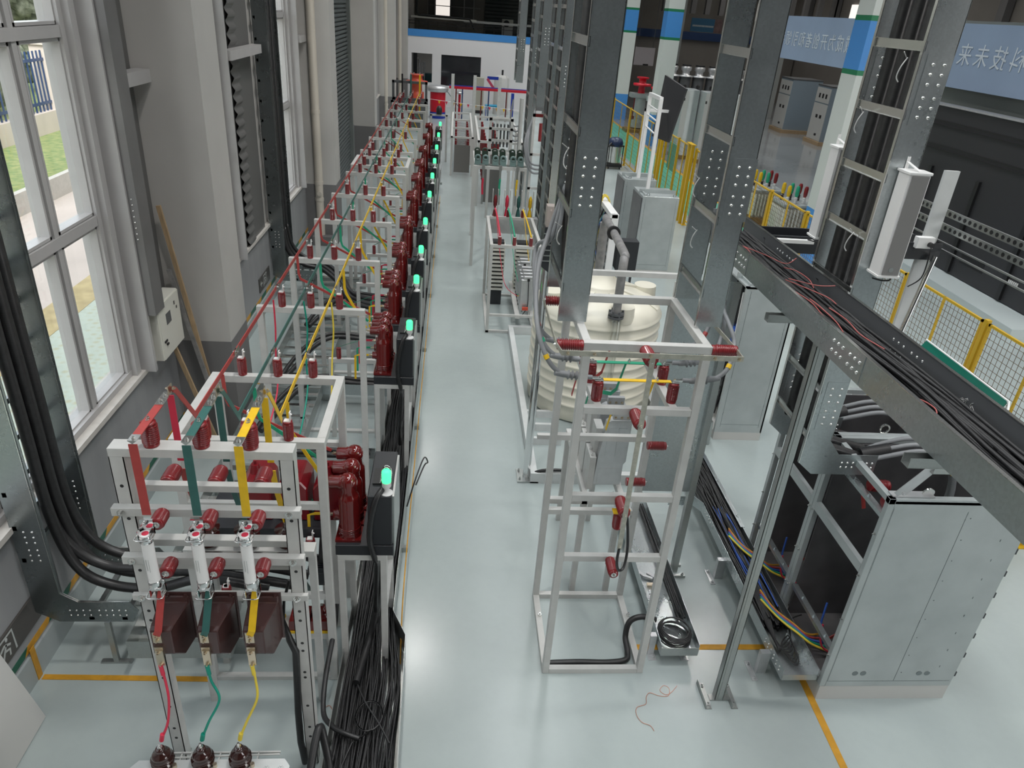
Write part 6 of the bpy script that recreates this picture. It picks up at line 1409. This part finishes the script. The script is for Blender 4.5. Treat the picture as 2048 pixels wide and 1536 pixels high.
for z in (4.6, 5.5): wf.box(-2.3, 1.6, 59.8, 59.9, z, z+0.05)
struct('window_7', wf, 'wframe')
struct('window_8', MB().box(-1.67, -0.65, 59.88, 59.9, 3.95, 9), emis('bright_window_glass', (1.0, 0.93, 0.86), 0.85, (0.5, 0.5, 0.5)))
struct('trim_51', MB().box(-2.2, -1.75, 59.86, 59.9, 3.9, 9).box(-0.57, 1.05, 59.86, 59.9, 3.9, 9), 'slat')
acu = thing('air_conditioner_unit', 'pale outdoor air-conditioner unit with round fan above the far partition', 'air conditioner', (3.0, 50, 3.9))
MB().box(2.70, 3.38, 50, 50.4, 3.75, 4.22).build('housing', 'cream', acu); MB().cyl((2.96, 49.99, 3.98), (2.96, 49.96, 3.98), 0.19, n=20).build('fan_grille', 'black', acu); MB().box(2.70, 3.38, 50, 50.3, 0.0, 3.75).build('support', 'plinth', acu)
# red tower with aluminium toroid, gantry, coloured posts
rt = thing('test_tower', 'bright red cylinder with blue foot and silver doughnut top down the aisle', 'high-voltage apparatus', (-0.85, 36.9, 0))
MB().cyl((-0.85, 36.9, 0.28), (-0.85, 36.9, 1.25), 0.36, n=28).build('red_cylinder', 'tank_red', rt)
MB().cyl((-0.85, 36.9, 0), (-0.85, 36.9, 0.28), 0.37, n=28).build('blue_foot', 'tblue', rt)
prof = [(0.38, 1.16), (0.46, 1.18), (0.49, 1.26), (0.49, 1.32), (0.46, 1.40), (0.38, 1.44), (0.1, 1.46), (0.0, 1.46)]
MB().lathe((-0.85, 36.9, 0), (0, 0, 1), prof, 30).build('doughnut_top', 'alu', rt)
oi = thing('test_transformer', 'orange-red flanged high-voltage device beside the far end of the rack', 'high-voltage apparatus', (-1.65, 33, 0))
MB().lathe((-1.65, 33, 1.2), (0, 0, 1), [(0.30, 0), (0.30, 0.3), (0.22, 0.35), (0.22, 0.62), (0.45, 0.66), (0.45, 0.74), (0.24, 0.76), (0.22, 0.92), (0.28, 0.95), (0.28, 0.99)], 24).build('flanged_body', 'orange_red', oi)
MB().box(-2.0, -1.3, 32.7, 33.3, 0, 1.2).build('stand', 'dk', oi)
g = MB()
for k in range(6): g.cyl((-1.65+0.26*math.cos(k*1.05), 33+0.26*math.sin(k*1.05), 2.19), (-1.65+0.26*math.cos(k*1.05), 33+0.26*math.sin(k*1.05), 2.24), 0.02, n=6)
g.build('eye_bolts', 'steel', oi)
gn = thing('gantry_beam', 'long red and blue steel gantry beam on coloured legs at the far end', 'gantry', (1.4, 37, 0))
MB().box(-0.33, 3.5, 37.0, 37.12, 1.33, 1.44).build('red_beam', 'tank_red', gn); MB().box(-0.33, 3.5, 37.3, 37.4, 1.40, 1.46).build('blue_beam', 'tblue', gn)
for x, m in ((0.0, 'red_pole'), (0.30, 'navy'), (1.20, 'red_pole'), (1.55, 'navy'), (2.40, 'red_pole')): MB().box(x-0.03, x+0.03, 37.0, 37.06, 0, 1.33).build('leg', m, gn)
MB().box(2.62, 2.76, 36.9, 37.0, 0.25, 1.3).build('blue_leg', 'tblue', gn)
MB().bar((-0.45, 37.2, 1.2), (0.2, 37.2, 0.45), 0.025, 0.025).build('diagonal_brace', 'bus_g', gn)
t = thing('post_device', 'small red pillar with pale ring top behind the gantry legs', 'high-voltage apparatus', (0.18, 38.5, 0))
MB().cyl((0.18, 38.5, 0), (0.18, 38.5, 0.95), 0.06, n=12).build('pillar', 'tank_red', t); MB().lathe((0.18, 38.5, 0.95), (0, 0, 1), [(0.1, 0), (0.19, 0.03), (0.19, 0.09), (0.1, 0.12)], 16).build('ring_top', 'alu', t)
t = thing('beige_cabinet', 'tall beige cabinet on black plinth before the white partition', 'cabinet', (1.1, 39.5, 0)); MB().box(0.85, 1.38, 39.3, 39.8, 0.15, 1.68).build('housing', mat('beige_enamel', (0.42, 0.41, 0.34), 0.5), t); MB().box(0.85, 1.38, 39.3, 39.8, 0, 0.15).build('plinth', 'black', t)
t = thing('grey_vessel', 'grey round-shouldered vessel before the white partition', 'vessel', (2.3, 39.5, 0)); MB().lathe((2.28, 39.6, 0), (0, 0, 1), [(0.38, 0), (0.38, 1.7), (0.30, 1.82), (0.05, 1.86)], 24).build('vessel_body', 'plinth', t); MB().cyl((2.3, 39.6, 1.8), (2.3, 39.6, 2.1), 0.05, n=8).build('black_handle', 'black', t)
t = thing('barrier_gate', 'white gate frame with a blue bar and a sloping red sign board', 'gate', (1.6, 38.4, 0))
MB().box(1.42, 1.46, 38.4, 38.44, 0, 1.95).box(2.42, 2.46, 38.4, 38.44, 0, 1.95).build('post', 'white', t); MB().box(1.5, 2.18, 38.38, 38.40, 1.72, 1.86).build('blue_bar', 'tblue', t); MB().bar((1.50, 38.36, 1.75), (1.92, 38.36, 1.22), 0.03, 0.12).build('red_board', mat('rose_board', (0.5, 0.05, 0.11), 0.5), t)
t = thing('work_table', 'bright blue topped work table at the far end', 'table', (1.8, 38, 0)); MB().box(1.45, 2.15, 37.8, 38.4, 0.52, 0.58).build('table_top', mat('cyan_paint', (0.0, 0.28, 0.48), 0.4), t)
for x in (1.47, 2.10): MB().box(x, x+0.04, 37.8, 37.84, 0, 0.52).build('leg', 'tblue', t)
bunt = thing('bunting', 'string of small red, yellow and orange pennants across the far end', 'bunting', (1, 35.5, 0.9))
MB().box(-1.34, -1.30, 35.48, 35.52, 0, 1.0).box(3.0, 3.04, 35.48, 35.52, 0, 0.8).build('end_post', 'white', bunt); MB().tube([(-1.3, 35.5, 0.98), (0.5, 35.5, 0.86), (3.0, 35.5, 0.72)], 0.008, 5, res=5).build('string', 'white', bunt)
for k in range(11):
    x = -0.75+k*0.33; z = 0.94-k*0.021
    MB().prism([(x-0.06, z), (x+0.06, z), (x, z-0.16)], 'y', 35.50, 35.505).build('pennant', ('bus_y', 'wire_r', 'tape')[k % 3], bunt)
sp = thing('small_stand', 'white tube stand with a black oval lamp at the far end of the aisle', 'stand', (-0.6, 26, 0))
for x in (-0.85, -0.32): MB().box(x, x+0.06, 26.2, 26.26, 0, 1.55).build('post', 'paint', sp)
MB().box(-0.85, -0.26, 26.2, 26.26, 1.5, 1.56).build('top_beam', 'paint', sp); MB().lathe((-0.55, 26.2, 1.56), (0, 0, 1), [(0.09, 0), (0.10, 0.08), (0.10, 0.18), (0.06, 0.26), (0, 0.28)], 14).build('black_lamp', 'black', sp)
# ================================================================ RIGHT-HAND HALL
for i, (y, n0) in enumerate(((16.1, 60), (32.4, 62), (40.6, 63))):
    x0, x1, y1 = 8.4, 9.05, y+0.68
    struct('trim_%d' % (n0), MB().box(x0, x1, y, y1, 1.28, 4.2).box(x0, x1, y, y1, 5.34, 10.6), mat('column_off_white', (0.62, 0.66, 0.63), 0.55) if i == 0 else bpy.data.materials['column_off_white'])
    struct('trim_%d' % (n0+10), MB().box(x0, x1, y, y1, 4.30, 5.24).box(x0, x1, y, y1, 0, 1.28), 'blue')
    struct('trim_%d' % (n0+20), MB().box(x0-0.002, x1+0.002, y-0.002, y1+0.002, 4.20, 4.30).box(x0-0.002, x1+0.002, y-0.002, y1+0.002, 5.24, 5.34), 'pgreen')
M['rwall'] = mat('taupe_wall_paint', (0.26, 0.24, 0.22), 0.6, var=0.12, scale=0.6)
struct('wall_right', MB().box(24, 24.2, -4, 60, 0, 10.6), 'rwall')
wb = MB(); wb.box(12.35, 12.5, 12.0, 23.3, 3.3, 5.45)
struct('wall_gallery', wb, mat('grey_green_board', (0.24, 0.26, 0.245), 0.55))
rb = MB()
for k in range(16): rb.box(12.6+k*0.9, 12.9+k*0.9, 50.0, 50.3, 5.35, 8)
for k in range(10): rb.box(23.6, 23.95, 18+k*4, 18.5+k*4, 4.5, 10)
struct('trim_90', rb, 'wallg')
struct('trim_91', MB().box(9, 23.9, 55.0, 55.2, 3.75, 4.25), 'navy')
struct('window_9', MB().box(23.9, 23.93, 44.0, 45.2, 5.3, 6.6).box(23.9, 23.93, 47.5, 48.6, 5.3, 6.5).box(20.4, 21.2, 54.9, 54.93, 5.2, 6.3), emis('pale_window_glass', (1.0, 0.95, 0.88), 1.0, (0.5, 0.5, 0.5)))
struct('wall_far_room', MB().box(9, 23.9, 55.2, 55.3, 0, 3.75), 'rwall')
struct('trim_92', MB().box(13.5, 14.1, 50, 50.6, 0, 6.2).box(18.6, 19.3, 46, 46.6, 0, 3.6), mat('pale_column_paint', (0.36, 0.38, 0.37), 0.6))
ws = thing('projection_screen', 'pale pinkish screen hanging on the far dark wall', 'screen', (10.7, 45, 3))
MB().box(10.1, 11.25, 45, 45.04, 2.48, 3.42).build('screen_sheet', mat('pale_rose_screen', (0.44, 0.40, 0.41), 0.5), ws); MB().box(10.2, 10.22, 45, 45.04, 3.42, 10.6).box(11.1, 11.12, 45, 45.04, 3.42, 10.6).build('hanging_rod', 'dk', ws); MB().box(10.65, 10.95, 44.97, 45.0, 2.48, 2.56).build('dark_clip', 'black', ws)
bw2 = thing('wall_poster', 'blue wall poster with a line of small white lettering high in the far hall', 'poster', (15.2, 50, 4.7))
MB().box(14.5, 16.0, 49.9, 49.93, 4.36, 5.12).build('poster_sheet', mat('dusk_blue_print', (0.02, 0.10, 0.19), 0.5), bw2); MB().box(16.0, 16.5, 49.9, 49.93, 4.36, 5.12).build('photo_strip', mat('dusky_photo_print', (0.16, 0.10, 0.10), 0.5, var=0.5, scale=6), bw2)
g = MB()
for k in range(16): g.box(14.62+k*0.085, 14.675+k*0.085, 49.895, 49.9, 4.64, 4.74)
g.build('lettering', 'signw', bw2)
# dark interior wall parts behind banner
bn = thing('hanging_banner', 'long pale blue banner with mirror-reversed white Chinese characters', 'banner', (12.0, 21, 4.6))
M['bann'] = mat('pale_blue_banner', (0.31, 0.40, 0.55), 0.6, var=0.12, scale=0.5)
MB().box(12.0, 12.02, 13.0, 31.0, 3.98, 5.38).build('banner_cloth', 'bann', bn)
def text(name, s, loc, size, rot, m, parent, ext=0.002):
    c = bpy.data.curves.new(name, 'FONT'); c.body = s; c.size = size; c.extrude = ext; c.align_x = 'CENTER'; c.align_y = 'CENTER'
    c.materials.append(M[m] if isinstance(m, str) else m)
    o = bpy.data.objects.new(name, c); COL.objects.link(o); o.parent = parent
    o.rotation_euler = rot; bpy.context.view_layer.update()
    me = bpy.data.meshes.new_from_object(o.evaluated_get(bpy.context.evaluated_depsgraph_get()))
    bpy.data.objects.remove(o); o = bpy.data.objects.new(name, me); COL.objects.link(o); o.parent = parent
    o.location = Vector(loc)-(parent.location if parent else Vector()); o.rotation_euler = rot; return o
M['banw'] = mat('white_banner_print', (0.62, 0.68, 0.74), 0.6)
for k, ch in enumerate('面向科技未来'): text('banner_character', ch, (11.99, 15.05+k*0.62, 4.68), 0.52, (R(90), 0, R(90)), 'banw', bn)
for k, ch in enumerate('领域成为开创者和引领者'): text('banner_character', ch, (11.99, 23.35+k*0.58, 4.62), 0.52, (R(90), 0, R(90)), 'banw', bn)
# screen wall seen from behind
lw = thing('screen_wall', 'huge matt black display wall seen from behind at the right edge', 'display', (11.6, 15, 0))
MB().box(11.5, 11.75, 12.3, 18.9, 0.22, 3.62).build('back_panel', 'led', lw)
g = MB()
for z in (3.28, 2.76): g.box(11.485, 11.5, 12.3, 18.9, z, z+0.03)
for z in (3.22, 2.70): g.box(11.47, 11.5, 12.3, 18.9, z-0.02, z)
g.build('panel_ribs', 'black', lw)
g = MB()
for y in (13.6, 15.4, 17.2): g.box(11.44, 11.5, y, y+0.12, 0.25, 2.3)
g.build('upright_braces', 'black', lw)
for y in (14.4, 16.1):
    g = MB()
    for k in range(7): g.box(11.49, 11.5, y, y+0.8, 0.55+k*0.035, 0.565+k*0.035)
    g.build('vent_slots', 'black', lw)
for y, z in ((13.3, 0.62), (17.6, 1.35)):
    g = MB()
    for k in range(6): g.box(11.47, 11.49, y+k*0.05, y+k*0.05+0.02, z, z+0.10)
    g.build('white_contacts', 'white', lw)
MB().box(11.45, 11.75, 12.3, 18.9, 3.62, 3.66).build('top_rail', 'alu', lw)
MB().prism([(10.7, 12.1), (12.0, 12.1), (12.0, 19.2), (10.9, 19.2)], 'z', 0, 0.2).build('pale_plinth', mat('pale_blue_grey_plinth', (0.50, 0.56, 0.56), 0.5), lw)
# support frame in front of it
sf = thing('screen_support', 'grey flat steel post with slotted rails, braces and tubes near the fence', 'frame', (4.25, 6.05, 0))
MB().box(4.15, 4.28, 6.03, 6.06, 0.0, 4.02).build('flat_post', 'paint2', sf)
for z in (3.50, 3.62):
    g = MB().box(4.34, 4.36, 3.0, 7.2, z, z+0.06); 
    g.build('slotted_rail', 'zinc2', sf)
    h = MB()
    for k in range(60): h.cyl((4.34, 3.05+k*0.07, z+0.03), (4.337, 3.05+k*0.07, z+0.03), 0.018, n=10)
    h.build('rail_holes', 'black', sf)
for z in (3.40, 3.34): MB().box(4.34, 4.36, 3.0, 7.2, z, z+0.012).build('thin_rail', 'zinc2', sf)
MB().bar((4.18, 6.02, 2.15), (3.55, 5.9, 1.3), 0.10, 0.012, (0, 1, 0)).bar((4.20, 6.02, 2.2), (4.75, 6.0, 1.3), 0.05, 0.012, (0, 1, 0)).build('cross_brace', 'paint2', sf)
MB().cyl((4.26, 5.95, 3.3), (4.15, 5.9, 2.6), 0.022, n=10).cyl((4.24, 5.95, 2.5), (4.55, 5.7, 1.6), 0.035, n=12).build('chrome_tube', 'chrome', sf)
so = thing('socket_box', 'white double socket box with a black plug on the flat post', 'socket', (4.2, 6.0, 3.4))
MB().box(4.06, 4.22, 5.96, 6.02, 3.36, 3.46).build('box', 'white', so, 0.004); MB().cyl((4.18, 5.96, 3.40), (4.18, 5.92, 3.40), 0.022, n=12).build('plug', 'black', so); MB().tube([(4.18, 5.93, 3.40), (4.17, 5.9, 3.3), (4.2, 5.95, 3.1), (4.12, 5.98, 3.0)], 0.006, 6, res=5).build('cord', 'black', so)
gb = thing('green_board', 'dark green board with white edge standing behind the overhead trough', 'board', (5.75, 6.8, 1.5))
MB().add([(5.70, 7.6, 1.80), (5.66, 6.1, 1.80), (5.55, 6.1, 1.55), (5.55, 7.6, 1.55), (5.72, 7.6, 1.79), (5.68, 6.1, 1.79), (5.57, 6.1, 1.54), (5.57, 7.6, 1.54)], [(0, 1, 2, 3), (7, 6, 5, 4), (0, 4, 5, 1), (1, 5, 6, 2), (2, 6, 7, 3), (3, 7, 4, 0)]).build('board_face', 'board', gb)
MB().strip([(5.71, 7.62, 1.80), (5.67, 6.08, 1.80), (5.64, 6.02, 1.74)], 0.02, 0.02).build('white_edge', 'white', gb); MB().box(5.56, 5.60, 6.4, 6.44, 0, 1.55).box(5.56, 5.60, 7.2, 7.24, 0, 1.55).build('leg', 'paint2', gb)
# ---------------------------------------------------------------- yellow fences
def wire_grid_mat():
    return M['fwire']
M['fwire'] = mat('brown_fence_wire', (0.13, 0.09, 0.04), 0.5)
def fence_panel(label, x, y0, y1, h=2.0, xw=0.0, step=0.08, grp='yellow wire fence panels', wires=True):
    t = thing('fence_panel', label, 'fence', (x, (y0+y1)/2, 0), grp)
    b = MB()
    b.box(x-0.015, x+0.015, y0, y1, h-0.03, h).box(x-0.015, x+0.015, y0, y1, 0.12, 0.15).box(x-0.015, x+0.015, y0, y0+0.03, 0.12, h).box(x-0.015, x+0.015, y1-0.03, y1, 0.12, h).box(x-0.012, x+0.012, (y0+y1)/2-0.015, (y0+y1)/2+0.015, 0.15, h)
    b.build('panel_frame', 'yellow', t)
    g = MB(); y = y0+step; r = 0.0022
    while y < y1-0.02: g.box(x-r, x+r, y-r, y+r, 0.15, h-0.03); y += step
    z = 0.15+step
    while z < h-0.04: g.box(x-r, x+r, y0, y1, z-r, z+r); z += step
    w_ = g.build('wire_mesh', 'fwire', t); w_['kind'] = 'stuff'
    p = MB().box(x-0.03, x+0.03, y1+0.02, y1+0.08, 0, h+0.03).box(x-0.07, x+0.07, y1-0.03, y1+0.13, 0, 0.01); p.build('post', 'yellow', t)
    return t
for k in range(7):
    fence_panel('yellow fence panel along the display wall side, %s from the viewer' % ordn(k), 6.52, 4.4+k*1.72, 6.0+k*1.72)
for k, (a, b_) in enumerate(((18.0, 19.3), (19.9, 21.0), (21.1, 22.3), (23.1, 25.5), (25.65, 27.5), (27.65, 30.6), (30.75, 34.0))):
    fence_panel('yellow wire fence panel along the green walkway, %s from the viewer' % ordn(k), 6.33, a, b_, 2.0, step=0.12, grp='fence panels along the green walkway')
for k, y in enumerate((19.45, 22.5)):
    t = thing('gate_post', 'pair of yellow gate posts with top plates, %s pair' % ('nearer', 'farther')[k], 'post', (6.3, y, 0), 'yellow gate posts')
    for yy in (y, y+0.3): MB().box(6.22, 6.30, yy, yy+0.08, 0, 2.08).build('post', 'yellow', t)
    MB().box(6.20, 6.32, y-0.05, y+0.45, 2.08, 2.10).build('top_plate', 'yellow', t)
struct('floor_walkway', MB().box(6.75, 8.2, 17.5, 42, 0.0, 0.004), mat('green_walkway_paint', (0.09, 0.40, 0.27), 0.35, var=0.12, scale=1))
struct('floor_walkway_line', MB().box(8.2, 8.32, 17.5, 42, 0.0, 0.005), 'tape')
struct('floor_hall', MB().box(8.32, 23.9, 17.5, 55, 0.0, 0.003), mat('hall_floor_dim_reflection', (0.26, 0.28, 0.29), 0.12, var=0.2, scale=0.4))  # floor sheet coloured darker for the reflection of dim surroundings
# vacuum cleaner
vc = thing('vacuum_cleaner', 'blue and black industrial vacuum cleaner on a trolley by the fence', 'vacuum cleaner', (5.8, 26.9, 0))
MB().cyl((5.78, 26.9, 0.22), (5.78, 26.9, 0.78), 0.24, n=20).build('drum', 'steel', vc)
MB().lathe((5.78, 26.9, 0.78), (0, 0, 1), [(0.27, 0), (0.28, 0.12), (0.22, 0.26), (0.1, 0.30)], 20).build('motor_head', mat('navy_plastic', (0.01, 0.025, 0.07), 0.35), vc)
b = MB()
for x in (5.52, 6.02):
    for y in (26.66, 27.12): b.box(x, x+0.03, y, y+0.03, 0.1, 0.85)
b.box(5.5, 6.06, 26.64, 27.16, 0.08, 0.16); b.box(5.5, 6.06, 26.64, 26.67, 0.8, 0.84); b.build('trolley', 'black', vc)
for x in (5.56, 5.98): MB().cyl((x, 26.7, 0.05), (x+0.03, 26.7, 0.05), 0.05, n=12).build('wheel', 'black', vc)
MB().tube([(5.6, 26.7, 0.9), (5.42, 26.6, 0.7), (5.36, 26.6, 0.3), (5.48, 26.6, 0.12)], 0.035, 8, res=5).build('hose', 'black', vc)
# tv on the riser frame
rs = thing('cable_riser', 'white tubular riser frame standing on the two grey cabinets', 'frame', (4.2, 16.0, 1.7), None)
MB().box(4.20, 4.27, 16.75, 16.82, 1.70, 3.46).build('upright', 'white', rs); MB().box(4.07, 4.14, 15.30, 15.37, 1.70, 3.55).build('upright', 'white', rs); MB().strip([(4.11, 15.33, 3.55), (4.24, 16.8, 3.50)], 0.07, 0.07).build('top_bar', 'white', rs)
for z in (3.1, 3.3, 2.85): MB().strip([(4.12, 15.36, z), (4.24, 16.76, z-0.02)], 0.03, 0.02).build('cross_bar', 'white', rs)
tv = thing('display_screen', 'large black display screen seen from behind, tilted beyond the grey cabinets', 'display', (4.85, 17.2, 3.1))
vs = [Vector(p) for p in ((4.71, 17.6, 3.85), (5.01, 16.8, 3.65), (4.80, 16.8, 2.51), (4.62, 17.6, 2.51))]; nn = (vs[1]-vs[0]).cross(vs[3]-vs[0]).normalized()*0.05
MB().add([tuple(v) for v in vs]+[tuple(v+nn) for v in vs], [(0, 1, 2, 3), (7, 6, 5, 4), (0, 4, 5, 1), (1, 5, 6, 2), (2, 6, 7, 3), (3, 7, 4, 0)]).build('housing', 'led', tv)
MB().box(4.25, 4.8, 17.1, 17.16, 3.1, 3.16).box(4.25, 4.31, 17.1, 17.16, 1.7, 3.16).build('mount_arm', 'white', tv)
# tall pale cabinets in a row beyond the walkway
cb0 = None
for k, (x, y) in enumerate(((9.1, 29.6), (9.75, 28.9), (10.5, 28.6), (11.3, 28.4))):
    lab = 'tall pale grey cabinet beyond the green walkway, %s from the left' % ordn(k).replace('nearest', 'first')
    if cb0 is None:
        cb0 = thing('tall_cabinet', lab, 'cabinet', (x, y, 0), 'tall cabinets beyond the walkway')
        MB().box(x-0.30, x+0.30, y, y+0.8, 0.15, 2.60).build('housing', 'cabinet', cb0, 0.01); MB().box(x-0.31, x-0.10, y-0.01, y, 0.2, 2.55).build('door', 'plinth', cb0)
        MB().box(x-0.35, x+0.35, y-0.05, y+0.85, 0, 0.15).build('pallet', 'brownt', cb0); MB().box(x-0.30, x-0.24, y-0.02, y-0.01, 2.2, 2.3).build('label_plate', 'black', cb0)
    else: dup(cb0, (x, y, 0), label=lab)
vt0 = None
for k in range(6):
    x = 11.2+k*0.72; y = 40.5
    lab = 'dark grey cylindrical vessel with silver cap in the far hall, %s from the left' % ordn(k).replace('nearest', 'first')
    if vt0 is None:
        vt0 = thing('grey_vessel', lab, 'vessel', (x, y, 0), 'cylindrical vessels in the far hall')
        MB().cyl((x, y, 0), (x, y, 2.35), 0.30, n=20).build('vessel_body', 'dk', vt0); MB().lathe((x, y, 2.35), (0, 0, 1), [(0.40, 0), (0.40, 0.06), (0.2, 0.08), (0.2, 0.25), (0.26, 0.30), (0.28, 0.45), (0.22, 0.5)], 20).build('flange_cap', 'alu', vt0)
        MB().cyl((x-0.05, y-0.3, 1.9), (x-0.05, y-0.42, 1.9), 0.08, n=12).build('side_port', 'black', vt0)
        MB().cyl((x, y, 2.85), (x, y, 2.92), 0.24, n=16).build('black_lid', 'black', vt0)
    else: dup(vt0, (x, y, 0), label=lab)
for k, (x, y) in enumerate(((8.75, 36.5), (9.25, 35.0))):
    lab = 'red flanged high-voltage bushing device on a grey body, %s of two in the far hall' % ('left', 'right')[k]
    if k == 0:
        rd = thing('bushing_device', lab, 'high-voltage apparatus', (x, y, 0), 'red flanged devices')
        MB().lathe((x, y, 1.75), (0, 0, 1), [(0.17, 0), (0.15, 0.3), (0.42, 0.32), (0.42, 0.42), (0.17, 0.44), (0.17, 0.62), (0.28, 0.64), (0.28, 0.70)], 22).build('red_flange', 'tank_red', rd)
        MB().cyl((x, y, 0.2), (x, y, 1.55), 0.28, n=18).box(x-0.5, x+0.5, y-0.3, y+0.3, 1.55, 1.75).build('grey_body', 'cabinet', rd)
        MB().box(x-0.6, x+0.6, y-0.5, y+0.4, 0, 0.15).build('pallet', 'brownt', rd); MB().cyl((x-0.35, y-0.35, 0.7), (x-0.35, y-0.35, 1.55), 0.03, n=8).cyl((x-0.35, y-0.35, 0.6), (x-0.35, y-0.35, 0.75), 0.09, n=12).build('red_counterweight', 'red_pole', rd)
    else: dup(rd, (x, y, 0), label=lab)
# far switchgear cabinets
for k, (x, y) in enumerate(((17.3, 39.4), (17.6, 35.6))):
    lab = 'far light grey switchgear cabinet with meters on its door, %s of two' % ('left', 'right')[k]
    t = thing('switchgear_cabinet', lab, 'cabinet', (x, y, 0), 'far switchgear cabinets')
    MB().box(x, x+1.6, y, y+1.5, 0.18, 2.62).build('housing', mat('blue_grey_enamel_%d' % k, (0.24, 0.30, 0.35), 0.4), t)
    MB().box(x-0.02, x, y+0.03, y+1.47, 0.2, 1.85).box(x-0.02, x, y+0.03, y+1.47, 1.9, 2.55).build('door', 'plinth', t)
    g = MB()
    for q in range(3): g.box(x-0.03, x-0.02, y+0.3+q*0.35, y+0.45+q*0.35, 2.1, 2.3)
    g.box(x-0.03, x-0.02, y+0.4, y+0.6, 1.2, 1.35).box(x-0.03, x-0.02, y+0.8, y+1.0, 1.2, 1.35).box(x-0.03, x-0.02, y+0.5, y+0.7, 0.4, 0.5).build('meters', 'black', t)
    MB().box(x-0.02, x+1.6, y-0.01, y+1.5, 2.62, 2.68).build('dark_top', 'dk', t); MB().box(x-0.1, x+1.7, y-0.1, y+1.6, 0, 0.18).build('pallet', 'wood', t)
# transformers with coloured bushings behind the fence
for k, (x, y) in enumerate(((8.60, 19.9), (8.75, 18.3))):
    t = thing('power_transformer', 'grey finned transformer with red, green and yellow bushings, %s of two behind the fence' % ('farther', 'nearer')[k], 'transformer', (x, y, 0), 'finned transformers')
    MB().box(x-0.35, x+0.35, y-0.4, y+0.4, 0.28, 0.98).build('tank', 'plinth', t); MB().box(x-0.42, x+0.42, y-0.47, y+0.47, 0.98, 1.03).build('lid', 'cabinet', t)
    for q in range(9): MB().box(x-0.40+q*0.09, x-0.37+q*0.09, y-0.52, y-0.40, 0.35, 0.92).build('cooling_fin', 'cream', t)
    for q in range(8): MB().box(x-0.50, x-0.35, y-0.38+q*0.1, y-0.35+q*0.1, 0.35, 0.92).build('cooling_fin', 'cream', t)
    for q, m in enumerate(('bus_y', 'green', 'red_ins')):
        for r_ in (0, 1):
            bx, by = x-0.25+q*0.22, y-0.2+r_*0.35
            MB().lathe((bx, by, 1.03), (0, 0, 1), [(0.035, 0)]+[p for h in range(4) for p in ((0.03, 0.01+h*0.035), (0.055, 0.025+h*0.035), (0.03, 0.03+h*0.035))]+[(0.03, 0.16)], 12).build('bushing_sheds', 'brown' if r_ else 'white', t)
            MB().lathe((bx, by, 1.19), (0, 0, 1), [(0.035, 0), (0.05, 0.06), (0.05, 0.22), (0.03, 0.27)], 12).build('coloured_cap', m, t)
    MB().box(x-0.55, x+0.55, y-0.6, y+0.6, 0, 0.12).box(x-0.45, x+0.45, y-0.5, y+0.5, 0.12, 0.28).build('pallet', 'brownt', t)
# green board on the walkway
t = thing('notice_board', 'small plain green board on yellow legs beyond the grey cabinets', 'board', (6.45, 22.2, 0)); MB().box(6.40, 6.42, 21.2, 22.2, 1.0, 1.75).build('board_face', mat('mint_board', (0.06, 0.33, 0.22), 0.4), t); MB().box(6.40, 6.44, 21.3, 21.35, 0, 1.0).build('leg', 'yellow', t)
# ---------------------------------------------------------------- yard fence, hedge and trees outside the first window
yf_ = thing('yard_fence', 'dark metal railing between concrete piers across the lawn outside', 'fence', (-17, 12, 1.5))
for z in (1.35, 2.6): MB().box(-12.98, -12.92, -4, 40, z-0.15, z-0.07).build('rail', 'navy', yf_)
g = MB(); y = -4
while y < 34: g.box(-12.97, -12.93, y, y+0.04, 1.0, 2.75); y += 0.22
g.build('railing_bars', 'navy', yf_)['kind'] = 'stuff'
for k in range(8): MB().box(-13.3, -12.7, -1.8+k*4.6, -1.0+k*4.6, 0.3, 2.9).box(-13.4, -12.6, -1.9+k*4.6, -0.9+k*4.6, 2.9, 3.1).build('concrete_pier', 'concrete_out', yf_)
rnd = random.Random(77)
hm = MB()
for k in range(60):
    c = (-16.5+rnd.uniform(-1, 1.0), rnd.uniform(-4, 36), rnd.uniform(1.5, 5.5)); rr = rnd.uniform(0.8, 1.7)
    hm.sphere(c, rr, 9, 6)
o = hm.build('hedge', 'hedge'); tag(o, 'grey green shrubs and trees beyond the railing outside', 'shrubs', None, 'stuff')
dm_ = o.modifiers.new('leaves', 'SUBSURF'); dm_.levels = 2; dm_.render_levels = 2
tx_ = bpy.data.textures.new('leafy', 'CLOUDS'); tx_.noise_scale = 0.25
d2 = o.modifiers.new('rough', 'DISPLACE'); d2.texture = tx_; d2.strength = 0.8
M['bldg'] = M['concrete_out']
struct('wall_outbuilding', MB().box(-34, -30, -12, 60, 0, 9), 'concrete_out')
